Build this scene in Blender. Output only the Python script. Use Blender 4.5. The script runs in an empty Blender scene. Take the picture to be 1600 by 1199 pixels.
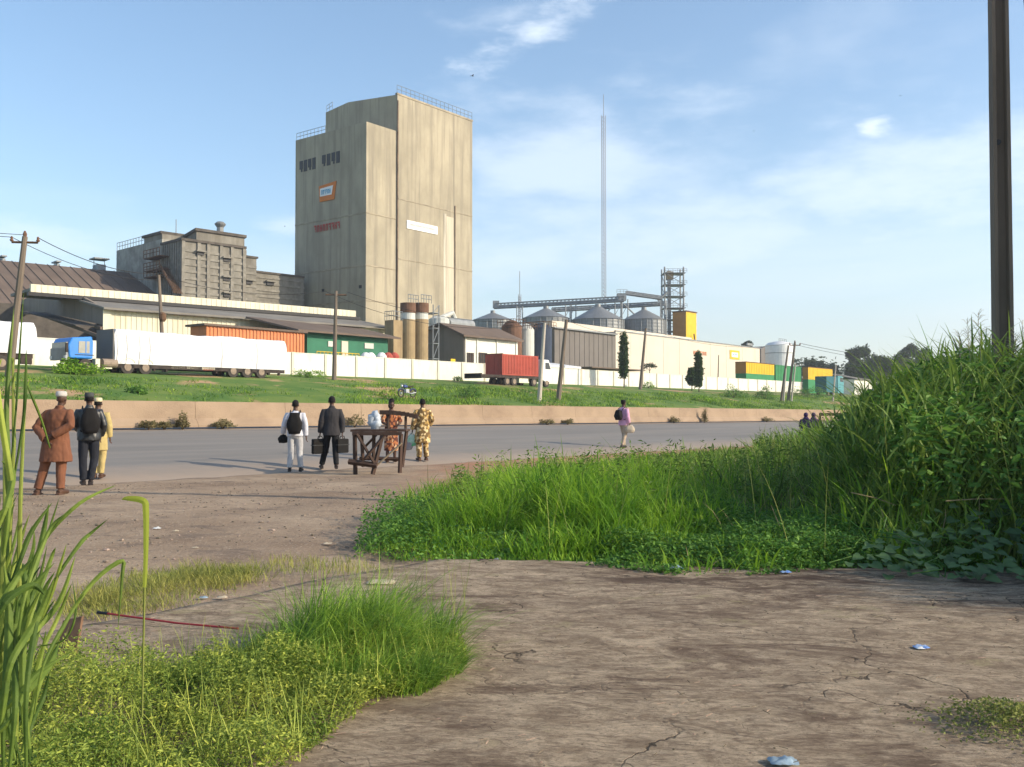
import bpy, math, random
import numpy as np
from mathutils import Vector, Matrix, noise
random.seed(7); RNG = np.random.default_rng(7)
S = bpy.context.scene
# ---------------------------------------------------------------- camera
CZ = 1.43; FPX = 1500.0; PITCH = math.atan(40.5/FPX)
cd = bpy.data.cameras.new('camera'); cam = bpy.data.objects.new('camera', cd); S.collection.objects.link(cam)
cd.sensor_width = 36; cd.lens = FPX/1600*36; cd.clip_start = .05; cd.clip_end = 9000
cam.location = (0, 0, CZ); cam.rotation_euler = (math.pi/2+PITCH, 0, 0)
S.camera = cam
# ---------------------------------------------------------------- world
SUN_EL = math.radians(25); SX, SY = .97, -.23
w = bpy.data.worlds.new('World'); S.world = w; w.use_nodes = True
nt = w.node_tree; N = nt.nodes; L = nt.links
bg = N['Background']; bg.inputs['Strength'].default_value = .15
sky = N.new('ShaderNodeTexSky'); sky.sky_type = 'NISHITA'; sky.sun_disc = False
sky.sun_elevation = SUN_EL; sky.sun_rotation = math.atan2(SX, SY); sky.dust_density = 1.0; sky.ozone_density = 1.4; sky.air_density = 1.0
tc = N.new('ShaderNodeTexCoord')
def wmath(op, a, b=None, c=None, clamp=False):
    n = N.new('ShaderNodeMath'); n.operation = op; n.use_clamp = clamp
    for i, x in enumerate((a, b, c)):
        if x is None: continue
        if isinstance(x, (int, float)): n.inputs[i].default_value = x
        else: L.new(x, n.inputs[i])
    return n.outputs[0]
sep = N.new('ShaderNodeSeparateXYZ'); L.new(tc.outputs['Generated'], sep.inputs[0])
mp = N.new('ShaderNodeMapping'); mp.inputs['Scale'].default_value = (1.0, 1.0, 3.0); mp.inputs['Location'].default_value = (.35, .1, .2)
L.new(tc.outputs['Generated'], mp.inputs[0])
n1 = N.new('ShaderNodeTexNoise'); n1.inputs['Scale'].default_value = 2.6; n1.inputs['Detail'].default_value = 7; n1.inputs['Roughness'].default_value = .52; n1.inputs['Distortion'].default_value = .35
L.new(mp.outputs[0], n1.inputs['Vector'])
low = wmath('SUBTRACT', 1.0, wmath('MULTIPLY', sep.outputs['Z'], 2.9), clamp=True)      # more cloud low down
cl = wmath('MULTIPLY', wmath('SUBTRACT', wmath('ADD', n1.outputs[0], wmath('MULTIPLY', low, .40)), .64), 2.6, clamp=True)
cl = wmath('MULTIPLY', cl, .55)
def puff(px, py, rx, ry, amt, sc=14, rot=0.0):
    d = Vector(((px-800)/FPX, 1, (640-py)/FPX)).normalized()
    m = N.new('ShaderNodeMapping'); m.vector_type = 'TEXTURE'
    sb = N.new('ShaderNodeVectorMath'); sb.operation = 'SUBTRACT'; L.new(tc.outputs['Generated'], sb.inputs[0]); sb.inputs[1].default_value = d
    m.inputs['Rotation'].default_value = (0, -rot, 0)
    m.inputs['Scale'].default_value = (rx, 2, ry); L.new(sb.outputs[0], m.inputs[0])
    ln = N.new('ShaderNodeVectorMath'); ln.operation = 'LENGTH'; L.new(m.outputs[0], ln.inputs[0])
    nn = N.new('ShaderNodeTexNoise'); nn.inputs['Scale'].default_value = sc; nn.inputs['Detail'].default_value = 7; nn.inputs['Roughness'].default_value = .6; L.new(mp.outputs[0], nn.inputs['Vector'])
    v = wmath('MULTIPLY', wmath('SUBTRACT', wmath('MULTIPLY', nn.outputs[0], 3.4), wmath('ADD', wmath('MULTIPLY', ln.outputs['Value'], 1.15), .72)), .75)
    sm = N.new('ShaderNodeMapRange'); sm.interpolation_type = 'SMOOTHERSTEP'; sm.inputs['To Max'].default_value = amt; L.new(v, sm.inputs[0])
    return sm.outputs[0]
for a in ((845, 40, .11, .03, .75, 9, .45), (1365, 200, .026, .02, .8, 12), (1368, 418, .04, .05, .4, 9), (1340, 280, .34, .10, .55, 5), (930, 235, .28, .10, .5, 5), (1120, 370, .45, .12, .5, 4), (1480, 240, .16, .05, .45, 7), (790, 20, .09, .03, .35, 8),
          (450, 350, .07, .03, .4, 9), (100, 380, .2, .035, .4, 8), (1000, 280, .2, .05, .3, 6)):
    cl = wmath('MAXIMUM', cl, puff(*a))
hs = N.new('ShaderNodeHueSaturation'); hs.inputs['Saturation'].default_value = 1.08; hs.inputs['Value'].default_value = 1.03; hs.inputs['Hue'].default_value = .497; L.new(sky.outputs[0], hs.inputs['Color'])
mx = N.new('ShaderNodeMixRGB'); L.new(cl, mx.inputs[0]); L.new(hs.outputs[0], mx.inputs[1]); mx.inputs[2].default_value = (5.0, 5.5, 6.0, 1)
L.new(mx.outputs[0], bg.inputs['Color'])
# ---------------------------------------------------------------- sun, exposure
sd = bpy.data.lights.new('sun', 'SUN'); sd.energy = 4.0; sd.angle = math.radians(.6); sd.color = (1, .86, .66)
so = bpy.data.objects.new('sun', sd); S.collection.objects.link(so)
ce = math.cos(SUN_EL); so.rotation_euler = Vector((SX*ce, SY*ce, math.sin(SUN_EL))).to_track_quat('Z', 'Y').to_euler()
S.view_settings.view_transform = 'Standard'; S.view_settings.look = 'None'; S.view_settings.exposure = 0.65; S.view_settings.gamma = 1
S.cycles.max_bounces = 6; S.cycles.transparent_max_bounces = 6
# ---------------------------------------------------------------- placing
cp, sp = math.cos(PITCH), math.sin(PITCH)
def ray(px, py):
    a = (px-800)/FPX; b = (599.5-py)/FPX
    y = cp-b*sp; return a/y, (sp+b*cp)/y          # dx, dz for one metre forward
class Frame:
    def __init__(s, th): s.th = math.radians(th); s.r = (math.cos(s.th), math.sin(s.th)); s.n = (-s.r[1], s.r[0])
    def uv(s, x, y): return x*s.r[0]+y*s.r[1], x*s.n[0]+y*s.n[1]
    def xy(s, u, v): return u*s.r[0]+v*s.n[0], u*s.r[1]+v*s.n[1]
    def pv(s, px, py, v):                          # (u, z) where the sight line meets the plane v
        dx, dz = ray(px, py); t = v/(dx*s.n[0]+s.n[1]); return t*(dx*s.r[0]+s.r[1]), CZ+dz*t
    def pu(s, px, py, u):                          # (v, z) where it meets the plane u
        dx, dz = ray(px, py); t = u/(dx*s.r[0]+s.r[1]); return t*(dx*s.n[0]+s.n[1]), CZ+dz*t
R_ = Frame(51.8); L_ = Frame(42.8); C_ = Frame(46.4); W_ = Frame(0)
VK = [-1e4, 17.5, 30, 42, 62, 66, 75, 90, 300, 4000]; ZK = [0, 0, .83, .75, 3.62, 4.03, 4.85, 5, 6, 6]
def G(u, v):
    u = np.asarray(u, float); v = np.asarray(v, float)
    z = np.interp(v, VK, ZK)
    wgt = np.interp(v, [8, 17, 44, 56], [0, 1, 1, 0])
    z = z-.005*(np.clip(u, -60, 150)-13)*wgt
    x = u*R_.r[0]+v*R_.n[0]; y = u*R_.r[1]+v*R_.n[1]
    sx = np.clip((x/np.maximum(y, 1)-.29)/.20, 0, 1)*np.clip((14-x)/3, 0, 1); sy = np.clip((y-9.5)/3, 0, 1)*np.clip((17-v)/4, 0, 1)
    return z+.80*sx*sx*(3-2*sx)*sy*sy*(3-2*sy)
def Gxy(x, y):
    u = np.asarray(x)*R_.r[0]+np.asarray(y)*R_.r[1]; v = np.asarray(x)*R_.n[0]+np.asarray(y)*R_.n[1]; return G(u, v)
def og(px, py):
    dx, dz = ray(px, py); t = .5; st = .02
    while t < 900:
        if CZ+dz*t <= float(Gxy(dx*t, t)): break
        t += st; st = max(.02, t*.002)
    return dx*t, t, float(Gxy(dx*t, t))
# ---------------------------------------------------------------- mesh helpers
ORG = {}
def link(o): S.collection.objects.link(o); return o
class MB:
    def __init__(s): s.v = []; s.f = []
    def add(s, vs, fs):
        b = len(s.v); s.v += [tuple(p) for p in vs]; s.f += [tuple(b+i for i in f) for f in fs]; return s
    def box(s, x0, x1, y0, y1, z0, z1):
        if x0 > x1: x0, x1 = x1, x0
        if y0 > y1: y0, y1 = y1, y0
        return s.add([(x0,y0,z0),(x1,y0,z0),(x1,y1,z0),(x0,y1,z0),(x0,y0,z1),(x1,y0,z1),(x1,y1,z1),(x0,y1,z1)],
                     [(0,3,2,1),(4,5,6,7),(0,1,5,4),(1,2,6,5),(2,3,7,6),(3,0,4,7)])
    def prism(s, poly, axis, a, b):
        """poly in the two other axes; extruded from a to b along axis ('u','v','z')"""
        def P(p, t): return {'u': (t, p[0], p[1]), 'v': (p[0], t, p[1]), 'z': (p[0], p[1], t)}[axis]
        n = len(poly); ar = sum(poly[i][0]*poly[(i+1) % n][1]-poly[(i+1) % n][0]*poly[i][1] for i in range(n))
        if (ar < 0) != (axis == 'v'): poly = poly[::-1]
        if a > b: a, b = b, a
        return s.add([P(p, a) for p in poly]+[P(p, b) for p in poly],
                     [tuple(range(n))[::-1], tuple(range(n, 2*n))]+[(i, (i+1) % n, n+(i+1) % n, n+i) for i in range(n)])
    def tube(s, pts, rad, n=10, flat=(1, 1), ref=None, cap=True):
        pts = [Vector(p) for p in pts]
        if not hasattr(rad, '__len__'): rad = [rad]*len(pts)
        b = len(s.v); prev = None
        for i, p in enumerate(pts):
            t = (pts[min(i+1, len(pts)-1)]-pts[max(i-1, 0)]).normalized()
            a = Vector(ref) if ref else (prev if prev else (Vector((0, 0, 1)) if abs(t.z) < .9 else Vector((1, 0, 0))))
            x = (a-t*a.dot(t)).normalized(); y = t.cross(x); prev = x
            for k in range(n):
                an = 2*math.pi*k/n
                s.v.append(tuple(p+x*math.cos(an)*rad[i]*flat[0]+y*math.sin(an)*rad[i]*flat[1]))
        m = len(pts)
        for i in range(m-1):
            for k in range(n):
                k2 = (k+1) % n; s.f.append((b+i*n+k, b+i*n+k2, b+(i+1)*n+k2, b+(i+1)*n+k))
        if cap: s.f.append(tuple(b+k for k in range(n))[::-1]); s.f.append(tuple(b+(m-1)*n+k for k in range(n)))
        return s
    def loft(s, rings, n=16, cap=True):
        """rings (cx,cy,z,rx,ry)"""
        b = len(s.v)
        for cx, cy, z, rx, ry in rings:
            for k in range(n):
                an = 2*math.pi*k/n; s.v.append((cx+rx*math.cos(an), cy+ry*math.sin(an), z))
        for i in range(len(rings)-1):
            for k in range(n):
                k2 = (k+1) % n; s.f.append((b+i*n+k, b+i*n+k2, b+(i+1)*n+k2, b+(i+1)*n+k))
        if cap: s.f.append(tuple(b+k for k in range(n))[::-1]); s.f.append(tuple(b+(len(rings)-1)*n+k for k in range(n)))
        return s
    def ball(s, c, r, n=12, m=8):
        if not hasattr(r, '__len__'): r = (r, r, r)
        return s.loft([(c[0], c[1], c[2]-r[2]*math.cos(math.pi*i/m), max(1e-4, r[0]*math.sin(math.pi*i/m)), max(1e-4, r[1]*math.sin(math.pi*i/m))) for i in range(m+1)], n)
    def bar(s, p, q, w, h=None):
        return s.tube([p, q], [w*.7071]*2, 4) if h is None else s.tube([p, q], [.7071]*2, 4, (w, h))
    def wheel(s, c, r, wd, axis=(0, 1, 0), n=20):
        c = Vector(c); a = Vector(axis)*wd/2; return s.tube([c-a, c-a*.9, c+a*.9, c+a], [r*.93, r, r, r*.93], n)
    def build(s, name, mat, parent=None, smooth=False, bevel=0, noise_amt=0, noise_sc=3):
        me = bpy.data.meshes.new(name)
        o = bpy.data.objects.new(name, me); link(o)
        org = (0, 0, 0)
        if parent is not None: o.parent = parent; org = ORG.get(parent.name, (0, 0, 0))
        ORG[o.name] = org
        vs = [(p[0]-org[0], p[1]-org[1], p[2]-org[2]) for p in s.v]
        if noise_amt:
            q = []
            for p in vs:
                d = noise.noise_vector(Vector(p)*noise_sc)*noise_amt; q.append((p[0]+d.x, p[1]+d.y, p[2]+d.z))
            vs = q
        me.from_pydata(vs, [], s.f); me.materials.append(mat)
        if smooth: me.polygons.foreach_set('use_smooth', [True]*len(me.polygons))
        if bevel:
            b = o.modifiers.new('bevel', 'BEVEL'); b.width = bevel; b.segments = 2; b.limit_method = 'ANGLE'
        me.update(); return o
def tag(o, label=None, cat=None, group=None, kind=None):
    if label: o['label'] = label
    if cat: o['category'] = cat
    if group: o['group'] = group
    if kind: o['kind'] = kind
    return o
def thing(name, label, cat, u, v, z, fr=R_, group=None, kind=None, rot=None):
    o = bpy.data.objects.new(name, None); link(o); o.empty_display_size = .2
    x, y = fr.xy(u, v); o.location = (x, y, z); o.rotation_euler = (0, 0, fr.th if rot is None else rot)
    ORG[o.name] = (u, v, z) if rot is None else (0, 0, 0)
    return tag(o, label, cat, group, kind)
def single(mb, name, mat, label, cat, u, v, z, fr=R_, group=None, kind=None, **k):
    o = mb.build(name, mat, None, **k); ORG[o.name] = (u, v, z)
    me = o.data; co = np.empty(len(me.vertices)*3, np.float32); me.vertices.foreach_get('co', co); co = co.reshape(-1, 3)-np.array((u, v, z), np.float32)
    me.vertices.foreach_set('co', co.ravel()); me.update()
    x, y = fr.xy(u, v); o.location = (x, y, z); o.rotation_euler = (0, 0, fr.th)
    return tag(o, label, cat, group, kind)
# ---------------------------------------------------------------- materials
def M(name, col, rough=.85, var=.15, sc=1.0, stretch=(1, 1, 1), bump=0, bsc=20, col2=None, spec=.3, stain=None, metal=0, rand=0, trans=0, obj=True):
    m = bpy.data.materials.new(name); m.use_nodes = True; t = m.node_tree; nn = t.nodes; ll = t.links
    p = nn['Principled BSDF']; p.inputs['Roughness'].default_value = rough; p.inputs['Specular IOR Level'].default_value = spec; p.inputs['Metallic'].default_value = metal
    c = nn.new('ShaderNodeTexCoord'); mpp = nn.new('ShaderNodeMapping'); mpp.inputs['Scale'].default_value = stretch; ll.new(c.outputs['Object'], mpp.inputs[0])
    nz = nn.new('ShaderNodeTexNoise'); nz.inputs['Scale'].default_value = sc; nz.inputs['Detail'].default_value = 6; nz.inputs['Roughness'].default_value = .62; ll.new(mpp.outputs[0], nz.inputs['Vector'])
    rp = nn.new('ShaderNodeValToRGB'); ll.new(nz.outputs[0], rp.inputs[0])
    c2 = col2 or tuple(x*(1-2.2*var) for x in col)
    rp.color_ramp.elements[0].position = .34; rp.color_ramp.elements[1].position = .62
    rp.color_ramp.elements[0].color = (*c2, 1); rp.color_ramp.elements[1].color = (*col, 1)
    out = rp.outputs[0]
    if stain:   # streaks: (colour, scale, stretch, amount)
        sc_, ss, st, am = stain
        m2 = nn.new('ShaderNodeMapping'); m2.inputs['Scale'].default_value = st; ll.new(c.outputs['Object'], m2.inputs[0])
        n2 = nn.new('ShaderNodeTexNoise'); n2.inputs['Scale'].default_value = ss; n2.inputs['Detail'].default_value = 5; n2.inputs['Roughness'].default_value = .65; ll.new(m2.outputs[0], n2.inputs['Vector'])
        r2 = nn.new('ShaderNodeMapRange'); r2.inputs['From Min'].default_value = .48; r2.inputs['From Max'].default_value = .68; r2.inputs['To Max'].default_value = am; ll.new(n2.outputs[0], r2.inputs[0])
        mm = nn.new('ShaderNodeMixRGB'); ll.new(r2.outputs[0], mm.inputs[0]); ll.new(out, mm.inputs[1]); mm.inputs[2].default_value = (*sc_, 1); out = mm.outputs[0]
    if rand:
        gi = nn.new('ShaderNodeNewGeometry'); hs = nn.new('ShaderNodeHueSaturation')
        r3 = nn.new('ShaderNodeMapRange'); r3.inputs['To Min'].default_value = 1-rand; r3.inputs['To Max'].default_value = 1+rand; ll.new(gi.outputs['Random Per Island'], r3.inputs[0])
        r4 = nn.new('ShaderNodeMapRange'); r4.inputs['To Min'].default_value = .5+rand*.05; r4.inputs['To Max'].default_value = .5-rand*.05; ll.new(gi.outputs['Random Per Island'], r4.inputs[0])
        ll.new(r3.outputs[0], hs.inputs['Value']); ll.new(r4.outputs[0], hs.inputs['Hue']); ll.new(out, hs.inputs['Color']); out = hs.outputs[0]
    ll.new(out, p.inputs['Base Color'])
    if bump:
        nb = nn.new('ShaderNodeTexNoise'); nb.inputs['Scale'].default_value = bsc; nb.inputs['Detail'].default_value = 5; ll.new(mpp.outputs[0], nb.inputs['Vector'])
        bp = nn.new('ShaderNodeBump'); bp.inputs['Strength'].default_value = 1; bp.inputs['Distance'].default_value = bump; ll.new(nb.outputs[0], bp.inputs['Height']); ll.new(bp.outputs[0], p.inputs['Normal'])
    if trans:
        tr = nn.new('ShaderNodeBsdfTranslucent'); ll.new(out, tr.inputs['Color']); ms = nn.new('ShaderNodeMixShader'); ms.inputs[0].default_value = trans
        ll.new(p.outputs[0], ms.inputs[1]); ll.new(tr.outputs[0], ms.inputs[2]); ll.new(ms.outputs[0], nn['Material Output'].inputs['Surface'])
    return m
DK = (.30, .25, .17)
m_tower = M('tower_concrete', (.40, .355, .26), var=.13, sc=.2, stretch=(1, 1, .6), stain=((.22, .195, .15), 1.1, (1, 1, .045), .85), bump=.01, bsc=3)
m_side = M('tower_band', (.40, .345, .25), var=.2, sc=.6, stain=((.24, .21, .16), 1.2, (1, 1, .2), .6))
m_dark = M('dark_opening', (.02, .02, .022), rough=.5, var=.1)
m_rust = M('rusty_metal', (.16, .09, .05), var=.25, sc=2)
m_steel = M('grey_steel', (.27, .29, .30), rough=.6, var=.12, sc=1, metal=.2)
m_galv = M('galvanised_steel', (.24, .25, .25), rough=.5, var=.12, sc=.4, metal=.3, stretch=(1, 1, .3))
m_old = M('old_concrete', (.25, .235, .20), var=.2, sc=.5, stretch=(1, 1, .4), stain=((.13, .115, .09), .8, (1, 1, .12), .75), bump=.02, bsc=3)
m_oldband = M('old_concrete_band', (.26, .245, .21), var=.2, sc=1.2, stain=((.18, .16, .13), 1.2, (1, 1, .2), .7))
m_cream = M('cream_cladding', (.72, .69, .54), var=.05, sc=.3, stain=((.5, .42, .27), 1.6, (1, 1, .05), .45))
m_roof = M('brown_roof', (.17, .125, .095), var=.15, sc=.25, stretch=(1, .3, 1), stain=((.11, .085, .07), 1.0, (1, .1, .1), .6))
m_groof = M('grey_roof', (.22, .205, .18), var=.12, sc=.3)
m_grey = M('grey_cladding', (.17, .155, .14), var=.08, sc=.3, stain=((.16, .145, .13), 1.3, (1, 1, .04), .6))
m_gable = M('gable_cladding', (.27, .225, .18), var=.08, sc=.3, stain=((.18, .15, .12), 1.3, (1, 1, .04), .6))
m_wall = M('white_wall_paint', (.72, .71, .64), var=.04, sc=.5, stain=((.5, .42, .30), 1.4, (1, 1, .3), .35), bump=.01)
m_wall2 = M('warehouse_paint', (.62, .56, .47), var=.03, sc=.2, stain=((.6, .52, .40), .9, (1, 1, .06), .35))
m_orange = M('orange_paint', (.62, .23, .10), var=.06, sc=.7, stain=((.4, .17, .09), 1.5, (1, 1, .1), .4))
m_green = M('green_paint', (.045, .18, .11), var=.1, sc=.7)
m_green2 = M('bright_green_paint', (.04, .23, .09), var=.08, sc=.7)
m_yellow = M('yellow_paint', (.72, .47, .03), var=.06, sc=.7, stain=((.5, .3, .04), 1.5, (1, 1, .1), .4))
m_yellow_shade = M('shaded_yellow_paint', (.42, .20, .04), var=.08, sc=.7)  # the yellow paint darkened to amber, shade of the end faces in its colour
m_tan = M('tan_silo', (.36, .27, .15), var=.12, sc=.7, stain=((.20, .14, .08), 1.3, (1, 1, .06), .6))
m_brown = M('rust_brown', (.17, .09, .055), var=.2, sc=1)
m_pale = M('pale_tank', (.55, .56, .52), var=.08, sc=.7, rough=.5)
m_navy = M('navy_tank', (.04, .055, .09), var=.1)
m_white = M('white_tarpaulin', (.66, .68, .72), var=.05, sc=1, rough=.6, bump=.10, bsc=1.6, stain=((.48, .46, .43), 1.2, (.8, 1, .3), .4))
m_whitep = M('white_metal', (.75, .76, .76), var=.05, rough=.4)
m_blue = M('blue_cab_paint', (.02, .20, .62), var=.05, rough=.3, spec=.5)
m_red = M('red_container', (.42, .085, .06), var=.1, sc=.9, stain=((.25, .07, .05), 1.5, (1, 1, .1), .5))
m_tyre = M('tyre_rubber', (.05, .043, .038), var=.15, sc=4)
m_rim = M('dusty_rim', (.28, .22, .17), var=.15, sc=4)
m_chas = M('dusty_chassis', (.06, .045, .038), var=.3, sc=2)
m_glass = M('dark_glass', (.03, .035, .04), rough=.12, var=.05, spec=.6)
m_lglass = M('cab_window_glass', (.33, .33, .30), rough=.2, var=.1, spec=.5)
m_barrier = M('barrier_concrete', (.32, .235, .16), var=.06, sc=.8, stain=((.20, .14, .095), 1.0, (.45, 1, .8), .7), bump=.015)
m_pole = M('concrete_pole', (.19, .15, .115), var=.15, sc=1.5, stretch=(1, 1, .2), stain=((.14, .115, .09), 3, (1, 1, .1), .5), bump=.004, bsc=30)
m_wpole = M('pale_pole', (.50, .45, .38), var=.1, sc=1)
m_wood = M('weathered_wood', (.075, .045, .033), var=.2, sc=3, stretch=(1, 1, .2), bump=.004, bsc=30)
m_wire = M('cable_black', (.03, .03, .03), var=.05)
m_trunk = M('bark', (.12, .09, .06), var=.25, sc=3)
# ---------------------------------------------------------------- ground
def axis(lo, hi, fine_lo, fine_hi, st, k=1.16):
    a = list(np.arange(fine_lo, fine_hi+st/2, st)); d = st
    while a[-1] < hi: d *= k; a.append(a[-1]+d)
    d = st
    while a[0] > lo: d *= k; a.insert(0, a[0]-d)
    return np.array(a)
def fbm(x, y, s, seed=0, o=4):
    t = np.zeros(len(x))
    for i in range(len(x)): t[i] = noise.fractal(Vector((x[i]*s+seed, y[i]*s, seed)), 1.0, 2.0, o)
    return t
def grid_mesh(name, us, vs, zf, mat, mask=None):
    U, V = np.meshgrid(us, vs); z = zf(U.ravel(), V.ravel())
    x = U.ravel()*R_.r[0]+V.ravel()*R_.n[0]; y = U.ravel()*R_.r[1]+V.ravel()*R_.n[1]
    nu, nv = len(us), len(vs); i, j = np.meshgrid(np.arange(nu-1), np.arange(nv-1)); a = (j*nu+i).ravel()
    f = np.stack([a, a+1, a+nu+1, a+nu], 1)
    me = bpy.data.meshes.new(name); me.from_pydata(np.stack([x, y, z], 1).tolist(), [], f.tolist()); me.materials.append(mat)
    me.polygons.foreach_set('use_smooth', [True]*len(me.polygons)); me.update()
    return link(bpy.data.objects.new(name, me))
def ground_material():
    m = bpy.data.materials.new('earth'); m.use_nodes = True; t = m.node_tree; n = t.nodes; l = t.links; p = n['Principled BSDF']; p.inputs['Roughness'].default_value = .95; p.inputs['Specular IOR Level'].default_value = .15
    c = n.new('ShaderNodeTexCoord')
    def nz(s, d=6, st=(1, 1, 1), r=.6, dist=0):
        mm = n.new('ShaderNodeMapping'); mm.inputs['Scale'].default_value = st; mm.inputs['Rotation'].default_value = (0, 0, 0); l.new(c.outputs['Object'], mm.inputs[0])
        x = n.new('ShaderNodeTexNoise'); x.inputs['Scale'].default_value = s; x.inputs['Detail'].default_value = d; x.inputs['Roughness'].default_value = r; x.inputs['Distortion'].default_value = dist; l.new(mm.outputs[0], x.inputs['Vector']); return x.outputs[0]
    def ramp(x, a, ca, b, cb):
        r = n.new('ShaderNodeValToRGB'); r.color_ramp.elements[0].position = a; r.color_ramp.elements[0].color = (*ca, 1); r.color_ramp.elements[1].position = b; r.color_ramp.elements[1].color = (*cb, 1); l.new(x, r.inputs[0]); return r.outputs[0]
    def mr(x, a, b, lo=0, hi=1):
        r = n.new('ShaderNodeMapRange'); r.inputs[1].default_value = a; r.inputs[2].default_value = b; r.inputs[3].default_value = lo; r.inputs[4].default_value = hi; l.new(x, r.inputs[0]); return r.outputs[0]
    def mix(f, a, b):
        q = n.new('ShaderNodeMixRGB'); l.new(f, q.inputs[0])
        for k, x in ((1, a), (2, b)):
            if isinstance(x, tuple): q.inputs[k].default_value = (*x, 1)
            else: l.new(x, q.inputs[k])
        return q.outputs[0]
    def mul(a, b):
        q = n.new('ShaderNodeMath'); q.operation = 'MULTIPLY'; q.use_clamp = True; l.new(a, q.inputs[0])
        if isinstance(b, float): q.inputs[1].default_value = b
        else: l.new(b, q.inputs[1])
        return q.outputs[0]
    base = ramp(nz(.45, 8), .35, (.25, .175, .115), .65, (.42, .315, .215))
    fine = nz(9, 8, r=.75); base = mix(mr(fine, .5, .72, 0, .55), base, (.15, .105, .078))
    base = mix(mr(nz(38, 3), .60, .66, 0, .8), base, (.50, .43, .34))          # pale pebbles
    base = mix(mr(nz(52, 3), .63, .68, 0, .8), base, (.09, .065, .05))          # dark stones
    base = mix(mr(nz(1.3, 6, (1, 1.6, 1), .7, .6), .53, .66, 0, .7), base, (.14, .105, .085))   # oily dark patches
    a = n.new('ShaderNodeAttribute'); a.attribute_name = 'zone'; sp_ = n.new('ShaderNodeSeparateColor'); l.new(a.outputs['Color'], sp_.inputs[0])
    base = mix(mul(sp_.outputs[0], mr(nz(2.2, 5), .35, .6)), base, (.40, .20, .11))   # red laterite
    bank = ramp(nz(.35, 6), .4, (.08, .16, .03), .62, (.15, .21, .045)); bank = mix(mr(nz(.16, 5, (1, 1, 1)), .56, .62), bank, (.42, .27, .15))
    base = mix(sp_.outputs[1], base, bank)
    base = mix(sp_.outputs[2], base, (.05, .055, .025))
    l.new(base, p.inputs['Base Color'])
    b = n.new('ShaderNodeBump'); b.inputs['Strength'].default_value = .9; b.inputs['Distance'].default_value = .03; l.new(nz(14, 8, r=.7), b.inputs['Height']); l.new(b.outputs[0], p.inputs['Normal'])
    return m
m_ground = ground_material()
us = axis(-2500, 3500, -12, 36, .3); vs = axis(-400, 3500, -4, 19, .22, 1.12)
vs = np.array(sorted(set(np.round(list(vs)+[17.5, 30, 42, 62, 66, 75], 3))))
def zg(u, v):
    z = G(u, v); near = (v < 17.6) & (np.abs(u-12) < 26)
    x = u*R_.r[0]+v*R_.n[0]; y = u*R_.r[1]+v*R_.n[1]
    nz = np.zeros(len(u)); idx = np.where(near)[0]; nz[idx] = fbm(u[idx], v[idx], .9, 3)*.022+fbm(u[idx], v[idx], 3.5, 9, 3)*.007
    idx = np.where((v > 43) & (v < 74) & (u > -60) & (u < 220))[0]; nz[idx] = fbm(u[idx], v[idx], .16, 5)*np.interp(v[idx], [43, 50, 56, 61, 75], [.1, .3, .25, .07, .05])
    d = np.where((v > 17.5) & (v < 42.5), -.06, 0)
    return z+nz+d
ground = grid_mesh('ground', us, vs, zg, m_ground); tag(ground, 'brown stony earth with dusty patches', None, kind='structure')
me = ground.data; co = np.empty(len(me.vertices)*3); me.vertices.foreach_get('co', co); co = co.reshape(-1, 3)
gu = co[:, 0]*R_.r[0]+co[:, 1]*R_.r[1]; gv = co[:, 0]*R_.n[0]+co[:, 1]*R_.n[1]
ca = me.color_attributes.new('zone', 'FLOAT_COLOR', 'POINT'); cc = np.zeros((len(co), 4), np.float32); cc[:, 3] = 1
cc[:, 0] = np.clip((co[:, 0]+2.5)/1.5, 0, 1)*np.clip((gv-9)/4, 0, 1)*np.clip((18.5-gv)/1, 0, 1)
cc[:, 1] = np.clip((gv-42)/1.5, 0, 1)
def in_poly(x, y, P):
    r = np.zeros(len(x), bool); n = len(P)
    for i in range(n):
        x1, y1 = P[i]; x2, y2 = P[(i+1) % n]
        c = ((y1 > y) != (y2 > y)) & (x < (x2-x1)*(y-y1)/((y2-y1) if y2 != y1 else 1e-9)+x1); r ^= c
    return r
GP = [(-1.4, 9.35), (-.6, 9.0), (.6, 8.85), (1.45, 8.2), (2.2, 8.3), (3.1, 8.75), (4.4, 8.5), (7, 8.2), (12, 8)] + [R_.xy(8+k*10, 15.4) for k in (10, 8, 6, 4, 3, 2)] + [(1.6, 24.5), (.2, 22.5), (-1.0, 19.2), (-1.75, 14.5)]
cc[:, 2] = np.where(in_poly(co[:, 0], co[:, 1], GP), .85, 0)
ca.data.foreach_set('color', cc.ravel())
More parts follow.
